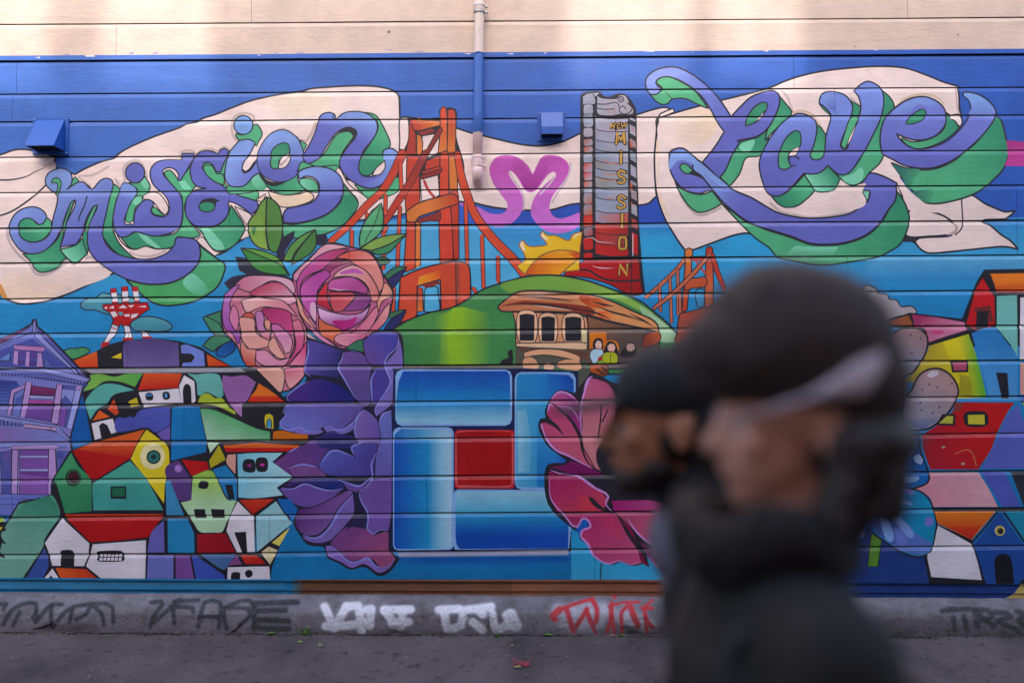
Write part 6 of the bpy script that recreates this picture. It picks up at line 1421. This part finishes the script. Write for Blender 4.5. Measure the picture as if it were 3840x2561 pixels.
for px, py, c, l, lab in leaves:
    p = gpt(px, py); o = obj('fallen_leaf', leaf_mesh(l, l * .42, rnd.uniform(.05, .16)), LM[c]); o.location = p + Vector((0, 0, .009)); o.rotation_euler = (rnd.uniform(-.2, .2), rnd.uniform(-.15, .15), rnd.uniform(-.5, .5))
    tag(o, lab, 'leaf', 'leaves fallen along the foot of the wall')
WD = simple('weed_green', '#4f7a2a', 0.6, 0.3, 80); WS = simple('weed_stem', '#5a4a2c', 0.8, 0.2)
def weed(px, py, n, h, lab):
    p = gpt(px, py); p.y = FY - .004
    o = empty('weed', p); tag(o, lab, 'weed', 'weeds growing at the foot of the wall')
    bm = bmesh.new(); bl_ = bmesh.new()
    for i in range(n):
        a = rnd.uniform(-1.2, 1.2); ln = h * rnd.uniform(.5, 1); tip = Vector((math.sin(a) * ln * .9, -rnd.uniform(.0, .02), math.cos(a) * ln))
        tube(bm, [Vector((0, 0, -.004)), tip * .5 + Vector((0, -.004, 0)), tip], [.0012, .001, .0006], 5)
        for j in range(7):
            q = tip * (0.35 + .65 * j / 6); m = leaf_mesh(rnd.uniform(.009, .016), rnd.uniform(.007, .011), .1); me = bpy.data.meshes.new('x'); m.to_mesh(me); m.free()
            me.transform(Matrix.Translation(q + Vector((rnd.uniform(-.006, .006), -.004, rnd.uniform(-.004, .004)))) @ Matrix.Rotation(rnd.uniform(0, 6), 4, 'Z') @ Matrix.Rotation(rnd.uniform(.5, 1.4), 4, 'X')); bl_.from_mesh(me); bpy.data.meshes.remove(me)
    obj('stem', bm, WS, o); f = obj('foliage', bl_, WD, o); f['kind'] = 'stuff'
weed(1138, 2366, 9, .05, 'small leafy weed clump growing where the wall meets the street'); weed(1865, 2378, 4, .022, 'tiny weed sprig at the wall foot right of the white tag'); weed(2330, 2384, 4, .02, 'tiny weed sprig under the red tag')
# grit and dirt gathered in the joint
DIRT = simple('dirt', '#2c2420', 0.95, 0.35, 90)
ICO_V = np.array([(0, 0, 1), (.9, 0, .3), (-.5, .8, .2), (-.4, -.85, .3), (.3, .3, -.9), (-.6, .0, -.7), (.4, -.6, -.6)]); ICO_F = [(0, 1, 2), (0, 2, 3), (0, 3, 1), (1, 4, 2), (2, 4, 5), (2, 5, 3), (3, 5, 6), (3, 6, 1), (1, 6, 4), (4, 6, 5)]
def grit(name, n, place, mat, label, cat):
    vs, fs, k = [], [], 0
    for i in range(n):
        q = place()
        if q is None: continue
        x, y, r = q; a = rnd.uniform(0, 6.3); ca_, sa_ = math.cos(a), math.sin(a)
        v = ICO_V * (r * rnd.uniform(.8, 1.5), r, r * .6); v = np.stack([v[:, 0] * ca_ - v[:, 1] * sa_, v[:, 0] * sa_ + v[:, 1] * ca_, v[:, 2]], 1)
        vs.append(v + (x, y, zg(x) + .004)); fs += [tuple(j + k for j in f) for f in ICO_F]; k += 7
    o = mesh_obj(name, np.concatenate(vs).tolist(), fs, mat); tag(o, label, cat, kind='stuff')
def p_dirt():
    x = rnd.uniform(-3.2, 3.2)
    if mnoise.noise(Vector((x * 2.2, 5, 0))) < rnd.uniform(-.5, .25): return None
    return x, FY - abs(rnd.gauss(0, .016)) + .004, rnd.uniform(.0012, .0045) * (1 if rnd.random() < .93 else 2)
grit('dirt_line', 5200, p_dirt, DIRT, 'dark grit and crumbs gathered along the foot of the plinth', 'dirt')
grit('gravel', 420, lambda: (rnd.uniform(-3.2, 3.2), rnd.uniform(-.9, FY - .01), rnd.uniform(.001, .003)), simple('pale_grit', '#b8b2b0', 0.9, 0.3, 120), 'pale specks of grit scattered on the asphalt', 'gravel')
# cracks at the foot of the plinth
CR = simple('crack_shadow', '#12100f', 1.0, 0.1)
def crack(pts, wd):
    bm = bmesh.new(); path = []
    for px, py in pts:
        x, z = wall(px, py, FY - .004); path.append(Vector((x, FY - .0035 + .018 * max(0, (z - zg(x)) / .12), z)))
    dense = []
    for a, b in zip(path[:-1], path[1:]):
        for k in range(8):
            t = k / 8; q = a + (b - a) * t; dense.append(q + Vector((rnd.uniform(-.003, .003), 0, rnd.uniform(-.003, .003))))
    prev = None
    for i, q in enumerate(dense):
        h = wd * (.3 + .7 * rnd.random()) * math.sin(math.pi * (i + .5) / len(dense)); vv = (bm.verts.new(q + Vector((0, 0, h))), bm.verts.new(q + Vector((0, .012, 0))), bm.verts.new(q - Vector((0, 0, h))))
        if prev: bm.faces.new((prev[0], vv[0], vv[1], prev[1])); bm.faces.new((prev[1], vv[1], vv[2], prev[2]))
        prev = vv
    obj('crack', bm, CR, house)
crack([(120, 2358), (150, 2352), (190, 2340), (188, 2334)], .003); crack([(900, 2340), (880, 2362), (850, 2378)], .004); crack([(1834, 2300), (1832, 2330), (1835, 2368)], .004)
# red paint mark on the asphalt
RP = NT('red_mark'); RP.base(lin('#c03a44')); RP.set(Roughness=.8)
bm = bmesh.new(); p0 = gpt(1958, 2495)
for i in range(26):
    c = p0 + Vector((rnd.gauss(0, .022), rnd.gauss(0, .02), .0)); r = rnd.uniform(.003, .01); 
    c.z = zg(c.x) + .010 + i * .00004
    bm.faces.new([bm.verts.new(c + Vector((r * rnd.uniform(.5, 1.2) * math.cos(a), r * rnd.uniform(.5, 1.2) * math.sin(a), 0))) for a in [k * math.pi / 4 for k in range(8)]])
o = obj('paint_mark', bm, RP.m); tag(o, 'faded red paint mark on the asphalt below the white tag', 'paint mark')
# ------------------------------------------------------------ two people walking past, close to the camera
_SPH = {}
def sph(u, v):
    if (u, v) not in _SPH:
        V_ = [(0, 0, 1)] + [(math.sin(math.pi * j / v) * math.cos(2 * math.pi * i / u), math.sin(math.pi * j / v) * math.sin(2 * math.pi * i / u), math.cos(math.pi * j / v)) for j in range(1, v) for i in range(u)] + [(0, 0, -1)]
        F_ = [(0, 1 + i, 1 + (i + 1) % u) for i in range(u)]
        for j in range(v - 2): F_ += [(1 + j * u + i, 1 + (j + 1) * u + i, 1 + (j + 1) * u + (i + 1) % u, 1 + j * u + (i + 1) % u) for i in range(u)]
        k = 1 + (v - 2) * u; F_ += [(len(V_) - 1, k + (i + 1) % u, k + i) for i in range(u)]
        _SPH[(u, v)] = (np.array(V_), F_)
    return _SPH[(u, v)]
class Lump:
    """a heap of rounded masses, later fused into one skin"""
    def __init__(s): s.v, s.f, s.n = [], [], 0
    def mesh(s, name):
        me = bpy.data.meshes.new(name); me.from_pydata(np.concatenate(s.v).tolist(), [], s.f); me.update(); return me
def ell(bm, c, r, rot=(0, 0, 0), u=16, v=10):
    vs, fs = sph(u, v)
    q = vs * np.array(r)
    if any(rot): q = q @ np.array((Matrix.Rotation(rot[2], 3, 'Z') @ Matrix.Rotation(rot[1], 3, 'Y') @ Matrix.Rotation(rot[0], 3, 'X'))).T
    bm.v.append(q + np.array(c)); bm.f += [tuple(i + bm.n for i in f) for f in fs]; bm.n += len(vs)
def cap(bm, a, ra, b, rb, sy=1.0):
    """tapered limb with round ends; sy flattens or widens it across the body"""
    a, b = Vector(a), Vector(b); n = 7
    for i in range(n + 1):
        t = i / n; r = ra + (rb - ra) * t
        ell(bm, a + (b - a) * t, (r, r * sy, r), u=14, v=10)
def chain(bm, pts, sy=1.0):
    for (a, ra), (b, rb) in zip(pts[:-1], pts[1:]): cap(bm, a, ra, b, rb, sy)
def blob(name, bm, mat, parent, voxel=0.006, smooth=8, wr=0.0, wscale=12):
    me = bm.mesh(name)
    o = bpy.data.objects.new(name, me); col.objects.link(o)
    m = o.modifiers.new('r', 'REMESH'); m.mode = 'VOXEL'; m.voxel_size = voxel
    s = o.modifiers.new('s', 'SMOOTH'); s.iterations = smooth; s.factor = 0.5
    PENDING.append((o, mat, wr, wscale))
    o.parent = parent
    return o
def fuse_all():
    dg = bpy.context.evaluated_depsgraph_get(); dg.update()
    done = [(o, bpy.data.meshes.new_from_object(o.evaluated_get(dg)), mat, wr, ws) for o, mat, wr, ws in PENDING]
    for o, new, mat, wr, ws in done:
        o.modifiers.clear(); o.data = new; finish(o, new, mat, wr, ws)
PENDING = []
def finish(o, new, mat, wr, wscale):
    if wr:
        n = len(new.vertices); co = np.empty(n * 3, np.float32); no = np.empty(n * 3, np.float32)
        new.vertices.foreach_get('co', co); new.vertices.foreach_get('normal', no); co = co.reshape(-1, 3); no = no.reshape(-1, 3)
        d = np.array([mnoise.noise(Vector((x * wscale, y * wscale, z * wscale * .45))) + .5 * mnoise.noise(Vector((x * wscale * 2.2 + 3, y * wscale * 2, z * wscale * 1.1))) for x, y, z in co.tolist()])
        new.vertices.foreach_set('co', (co + no * (wr * d)[:, None]).astype(np.float32).reshape(-1)); new.update()
    new.materials.clear(); new.materials.append(mat)
    new.polygons.foreach_set('use_smooth', [True] * len(new.polygons)); new.name = o.name
def cloth_mat(name, c, rough=.85):
    k = NT(name); v = k.coords(); n = k.noise(v, 9, 4); c = lin(c)
    k.base(k.mix(n, [x * .7 for x in c], [x * 1.35 for x in c])); k.set(Roughness=rough)
    k.l(k.bump(k.noise(v, 260, 2), .25, .0012, k.bump(k.noise(v, 30, 4), .4, .006)), k.b.inputs['Normal']); return k.m
def skin_mat(name, c):
    k = NT(name); v = k.coords(); n = k.noise(v, 22, 4); c = lin(c)
    k.base(k.mix(n, [c[0] * .82, c[1] * .76, c[2] * .74], [min(1, x * 1.12) for x in c])); k.set(Roughness=.5)
    k.b.inputs['Subsurface Weight'].default_value = .12; k.b.inputs['Subsurface Radius'].default_value = (.012, .005, .003)
    k.l(k.bump(k.noise(v, 300, 2), .15, .0006), k.b.inputs['Normal']); return k.m
def lobj(name, lump, mat, parent):
    me = lump.mesh(name); me.materials.append(mat); me.polygons.foreach_set('use_smooth', [True] * len(me.polygons))
    o = bpy.data.objects.new(name, me); col.objects.link(o); o.parent = parent; return o
EYE = simple('eye_white', '#d8d2cc', .2, .05); IRIS = simple('iris_dark', '#20140e', .15, .1)
def person(root, hd, S, skin, stride, lean, fwd=0.0):
    """body in local space: +x is backwards (the person walks towards -x), -y is the side turned to the camera; hd = head centre, S = scale"""
    bm = Lump(); H = Vector(hd)
    def h(x, y, z): return H + Vector((x, y, z)) * S
    # head: skull, jaw, brow, nose, lips, chin, ears, neck
    ell(bm, h(.012, 0, .03), (.098 * S, .078 * S, .093 * S)); ell(bm, h(-.03, 0, -.035), (.066 * S, .060 * S, .078 * S)); ell(bm, h(-.052, 0, -.088), (.034 * S, .032 * S, .026 * S))
    ell(bm, h(-.078, 0, .012), (.018 * S, .052 * S, .014 * S))
    cap(bm, h(-.088, 0, .004), .010 * S, h(-.108, 0, -.030), .0135 * S); ell(bm, h(-.096, .012 * S, -.034), (.010 * S, .009 * S, .008 * S)); ell(bm, h(-.096, -.012 * S, -.034), (.010 * S, .009 * S, .008 * S))
    ell(bm, h(-.088, 0, -.056), (.011 * S, .024 * S, .006 * S)); ell(bm, h(-.086, 0, -.067), (.011 * S, .021 * S, .0065 * S))
    for s in (-1, 1):
        ell(bm, h(-.062, s * .045, -.022), (.022 * S, .016 * S, .024 * S)); ell(bm, h(.018, s * .078, -.012), (.020 * S, .010 * S, .032 * S), (0, .15, 0)); ell(bm, h(.012, s * .081, -.03), (.010 * S, .008 * S, .012 * S))
    nb = h(.045 + lean * .1 - fwd, 0, -.19)
    cap(bm, h(.02, 0, -.05), .052 * S, nb, .056 * S)
    # trunk and limbs
    ch = nb + Vector((.02 + lean * .1, 0, -.13)) * S; wa = ch + Vector((.02 + lean * .25, 0, -.27)) * S; pv = wa + Vector((.0, 0, -.17)) * S
    cap(bm, nb, .05 * S, ch, .105 * S, 1.35); cap(bm, ch, .105 * S, wa, .092 * S, 1.35); cap(bm, wa, .092 * S, pv, .1 * S, 1.5)
    J = dict(nb=nb, ch=ch, wa=wa, pv=pv)
    for s in (-1, 1):
        sh = nb + Vector((.015, s * .165, -.055)) * S; sw = stride * s
        eb = sh + Vector((.03 - sw * .22, s * .035, -.265)) * S; wr = eb + Vector((-.09 - sw * .16, s * -.01, -.215)) * S
        cap(bm, nb + Vector((.01, s * .08, -.035)) * S, .05 * S, sh, .052 * S); chain(bm, [(sh, .05 * S), (eb, .038 * S), (wr, .026 * S)])
        # hand: palm, thumb and four bent fingers
        pm = wr + Vector((-.018, 0, -.055)) * S; ell(bm, pm, (.036 * S, .016 * S, .045 * S), (0, .3, 0))
        for f_, (ox, ln) in enumerate(((-.028, .062), (-.010, .072), (.008, .068), (.024, .052))):
            a = pm + Vector((ox - .010, 0, -.036)) * S; b = a + Vector((-.008, s * -.006, -ln * .5)) * S; c = b + Vector((.010, s * -.012, -ln * .45)) * S
            chain(bm, [(a, .0088 * S), (b, .0082 * S), (c, .0070 * S)])
        a = wr + Vector((-.034, 0, -.025)) * S; b = a + Vector((-.022, s * -.014, -.028)) * S; chain(bm, [(a, .011 * S), (b, .0095 * S), (b + Vector((-.004, s * -.006, -.026)) * S, .008 * S)])
        hp = pv + Vector((0, s * .085, -.02)) * S; gz = .09
        fx = -stride * s * .34
        kn = Vector((hp.x + fx * .45 - .05, hp.y, hp.z - (hp.z - gz) * .5)); an = Vector((hp.x + fx + .03, hp.y, gz))
        chain(bm, [(hp, .082 * S), (kn, .056 * S), (an, .040 * S)]); cap(bm, an + Vector((.03, 0, -.045)), .034, an + Vector((-.14, 0, -.062)), .026, 1.3)
        J['sh%d' % s], J['eb%d' % s], J['wr%d' % s], J['hp%d' % s], J['kn%d' % s], J['an%d' % s] = sh, eb, wr, hp, kn, an
    b = blob('body', bm, skin, root, .0065, 5)
    for s in (-1, 1):
        e = Lump(); ell(e, h(-.073, s * .032, -.003), (.0125 * S,) * 3); eo = lobj('eye', e, EYE, b)
        e = Lump(); ell(e, h(-.0815, s * .032, -.003), (.0055 * S, .0062 * S, .0062 * S)); lobj('iris', e, IRIS, eo)
    return J, h
def coat(root, J, S, mat, hem, name, extra=0.0, sleeves=True):
    bm = Lump(); nb, ch, wa, pv = J['nb'], J['ch'], J['wa'], J['pv']
    cap(bm, nb + Vector((.0, 0, .02)) * S, .062 * S, ch, (.135 + extra) * S, 1.35); cap(bm, ch, (.135 + extra) * S, wa, (.135 + extra) * S, 1.35)
    t = max(.05, (wa.z - hem)); cap(bm, wa, (.135 + extra) * S, Vector((wa.x, wa.y, hem + .1 * S)), (.145 + extra) * S, 1.3)
    for s in (-1, 1):
        cap(bm, nb + Vector((.0, s * .08, -.03)) * S, .07 * S, J['sh%d' % s], .075 * S); chain(bm, [(J['sh%d' % s], .072 * S), (J['eb%d' % s], .058 * S), (J['wr%d' % s] + Vector((0, 0, .015)), .046 * S)])
    # flat hem
    o = blob(name, bm, mat, root, .008, 6, .011, 8)
    return o
def legs(root, J, S, mat, shoe):
    bm = Lump()
    cap(bm, J['wa'], .105 * S, J['pv'], .118 * S, 1.45)
    for s in (-1, 1): chain(bm, [(J['hp%d' % s], .095 * S), (J['kn%d' % s], .072 * S), (J['an%d' % s] + Vector((0, 0, .03)), .062 * S)])
    blob('trousers', bm, mat, root, .008, 5, .005, 11)
    for s in (-1, 1):
        bm = Lump(); an = J['an%d' % s]; cap(bm, an + Vector((.035, 0, -.035)), .044, an + Vector((-.06, 0, -.045)), .040, 1.1); cap(bm, an + Vector((-.06, 0, -.048)), .038, an + Vector((-.165, 0, -.058)), .030, 1.35); ell(bm, an + Vector((.0, 0, .01)), (.05, .048, .035))
        blob('shoe', bm, shoe, root, .006, 3)
BLACKC = cloth_mat('black_wool', '#1a1412'); NAVYC = cloth_mat('navy_black', '#16110f'); JEANS = cloth_mat('jeans', '#56607c'); GREYC = cloth_mat('grey_knit', '#6f6a78'); PALEC = cloth_mat('pale_grey_knit', '#cdc0c8'); HAIRM = cloth_mat('dark_hair', '#2b211d', .6); CAPM = cloth_mat('cap_cloth', '#1f1c20'); SHOEM = cloth_mat('shoe_leather', '#19171a', .5)
HAT = cloth_mat('charcoal_knit', '#3a2f2b')
def rooted(name, hd, label):
    o = empty(name, (hd.x + .1, hd.y, zg(hd.x))); tag(o, label, 'person'); return o, hd - o.location
# --- the one farther from the camera: cap, beard, dark jacket, jeans
hB = at(2490, 1590, 1.42)
rB, lB = rooted('person', hB, 'bearded person in black cap and dark jacket just beyond the nearer walker')
J, h = person(rB, lB, 1.0, skin_mat('skin_tan', '#b57c5e'), -0.25, .3)
jk = coat(rB, J, 1.0, BLACKC, J['wa'].z - .1, 'jacket')
bm = Lump(); cap(bm, J['nb'] + Vector((-.02, 0, .035)), .066, J['nb'] + Vector((-.03, 0, -.02)), .08, 1.1); cap(bm, J['nb'] + Vector((-.05, 0, -.01)), .06, J['ch'] + Vector((-.085, 0, .05)), .05, 1.2); blob('collar', bm, GREYC, rB, .006, 5, .004, 20)
legs(rB, J, 1.0, JEANS, SHOEM)
bm = Lump(); ell(bm, h(.014, 0, .055), (.106, .086, .088)); cp = blob('cap', bm, CAPM, rB, .006, 4)
bm = Lump(); ell(bm, h(-.125, 0, .034), (.075, .072, .007), (0, -.16, 0), 28, 14); lobj('brim', bm, CAPM, cp)
bm = Lump(); ell(bm, h(.03, 0, -.02), (.085, .078, .06)); ell(bm, h(.06, 0, -.05), (.05, .06, .045)); blob('hair', bm, HAIRM, rB, .006, 3, .004, 60)
bm = Lump(); ell(bm, h(-.05, 0, -.095), (.044, .042, .034)); ell(bm, h(-.02, 0, -.075), (.052, .066, .032), (0, .3, 0)); ell(bm, h(-.095, 0, -.047), (.010, .026, .006)); blob('beard', bm, HAIRM, rB, .005, 3, .004, 70)
bm = Lump(); ell(bm, h(.085, 0, -.02), (.085, .098, .125), (0, -.25, 0)); ell(bm, h(.07, 0, -.12), (.09, .1, .07)); ell(bm, h(.07, 0, .085), (.085, .092, .085)); blob('hood', bm, BLACKC, rB, .006, 5, .005, 20)
# --- the nearer one: bulky knit hat with a pale cuff, long dark hair, black coat
hA = at(2985, 1575, 1.0)
rA, lA = rooted('person', hA, 'person in black coat and bulky dark hat with pale cuff nearest the camera')
J, h = person(rA, lA, 1.0, skin_mat('skin_rose', '#cf9884'), -0.2, -.1, .075)
coat(rA, J, 1.0, NAVYC, .62, 'coat', .004)
legs(rA, J, 1.0, NAVYC, SHOEM)
bm = Lump(); ell(bm, h(.002, 0, .096), (.126, .108, .104), (0, .2, 0)); ell(bm, h(.05, 0, .05), (.09, .1, .09)); ell(bm, h(-.07, 0, .08), (.08, .088, .062), (0, .35, 0)); ht = blob('hat', bm, HAT, rA, .006, 4, .004, 26)
bm = Lump()
for i in range(60):
    a = 2 * math.pi * i / 60; x = .012 + .104 * math.cos(a); t_ = max(0.0, min(1.0, (x + .012) / .05)) * max(.15, min(1.0, (.125 - x) / .06)); ell(bm, h(x, .097 * math.sin(a), .040 + .40 * x), (.011, .011, .003 + .023 * t_), u=10, v=8)
blob('cuff', bm, PALEC, ht, .005, 3, .002, 60)
bm = Lump(); ell(bm, h(.055, 0, -.015), (.082, .09, .085)); 
for i in range(26):
    a = rnd.uniform(-1.9, 1.9); p = h(.05 + .075 * math.cos(a), .088 * math.sin(a), -.02); q = p + Vector((rnd.uniform(-.05, -.01), rnd.uniform(-.02, .02), -.07 - rnd.uniform(0, .04))); cap(bm, p, .022, q, .012)
blob('hair', bm, HAIRM, rA, .006, 3, .005, 55)
bm = Lump()
for i in range(30):
    a = 2 * math.pi * i / 30; ell(bm, J['nb'] + Vector((-.005 + .085 * math.cos(a), .085 * math.sin(a), .05 + .01 * math.sin(3 * a))), (.034, .034, .042), u=10, v=8)
blob('scarf', bm, BLACKC, rA, .006, 4, .006, 25)
# --- the backpack she carries
bp = empty('backpack', rA.location + J['ch'] + Vector((.16, 0, -.28))); tag(bp, 'dark backpack with pale zip lines on the back of the nearest walker', 'backpack')
def bpos(v): return rA.location + J['ch'] + Vector(v) - bp.location
bm = Lump(); ell(bm, bpos((.165, 0, -.16)), (.075, .14, .17)); ell(bm, bpos((.18, 0, -.24)), (.085, .145, .11)); blob('bag', bm, cloth_mat('pack_nylon', '#15151d', .6), bp, .008, 6, .006, 10)
bm = Lump(); ell(bm, bpos((.25, 0, -.24)), (.05, .11, .085)); pk = blob('pocket', bm, cloth_mat('pack_nylon_b', '#1b1a22', .6), bp, .007, 5, .004, 12)
ZIP = simple('zip_tape', '#a08a6a', .6, .15)
for yy, z0 in ((-.1, -.165), (-.11, -.205)):
    bm = bmesh.new(); tube(bm, [bpos((.19 + .115 * math.sin(t), yy * math.cos(t) - .045, z0 - .05 + .02 * t)) for t in [k * .25 for k in range(6)]], [.003] * 6, 6); obj('zip', bm, ZIP, pk)
for s in (-1, 1):
    bm = Lump(); nbp = rA.location + J['nb'] - bp.location
    pts = [bpos((.14, s * .09, -.02)), nbp + Vector((.06, s * .10, .0)), nbp + Vector((-.01, s * .105, .012)), nbp + Vector((-.07, s * .11, -.05)), bpos((-.11, s * .11, -.05)), bpos((-.09, s * .15, -.2)), bpos((.06, s * .16, -.27))]
    for a, b in zip(pts[:-1], pts[1:]): cap(bm, a, .013, b, .013)
    blob('strap', bm, cloth_mat('strap_web', '#1a1a20', .7), bp, .006, 3)
fuse_all()
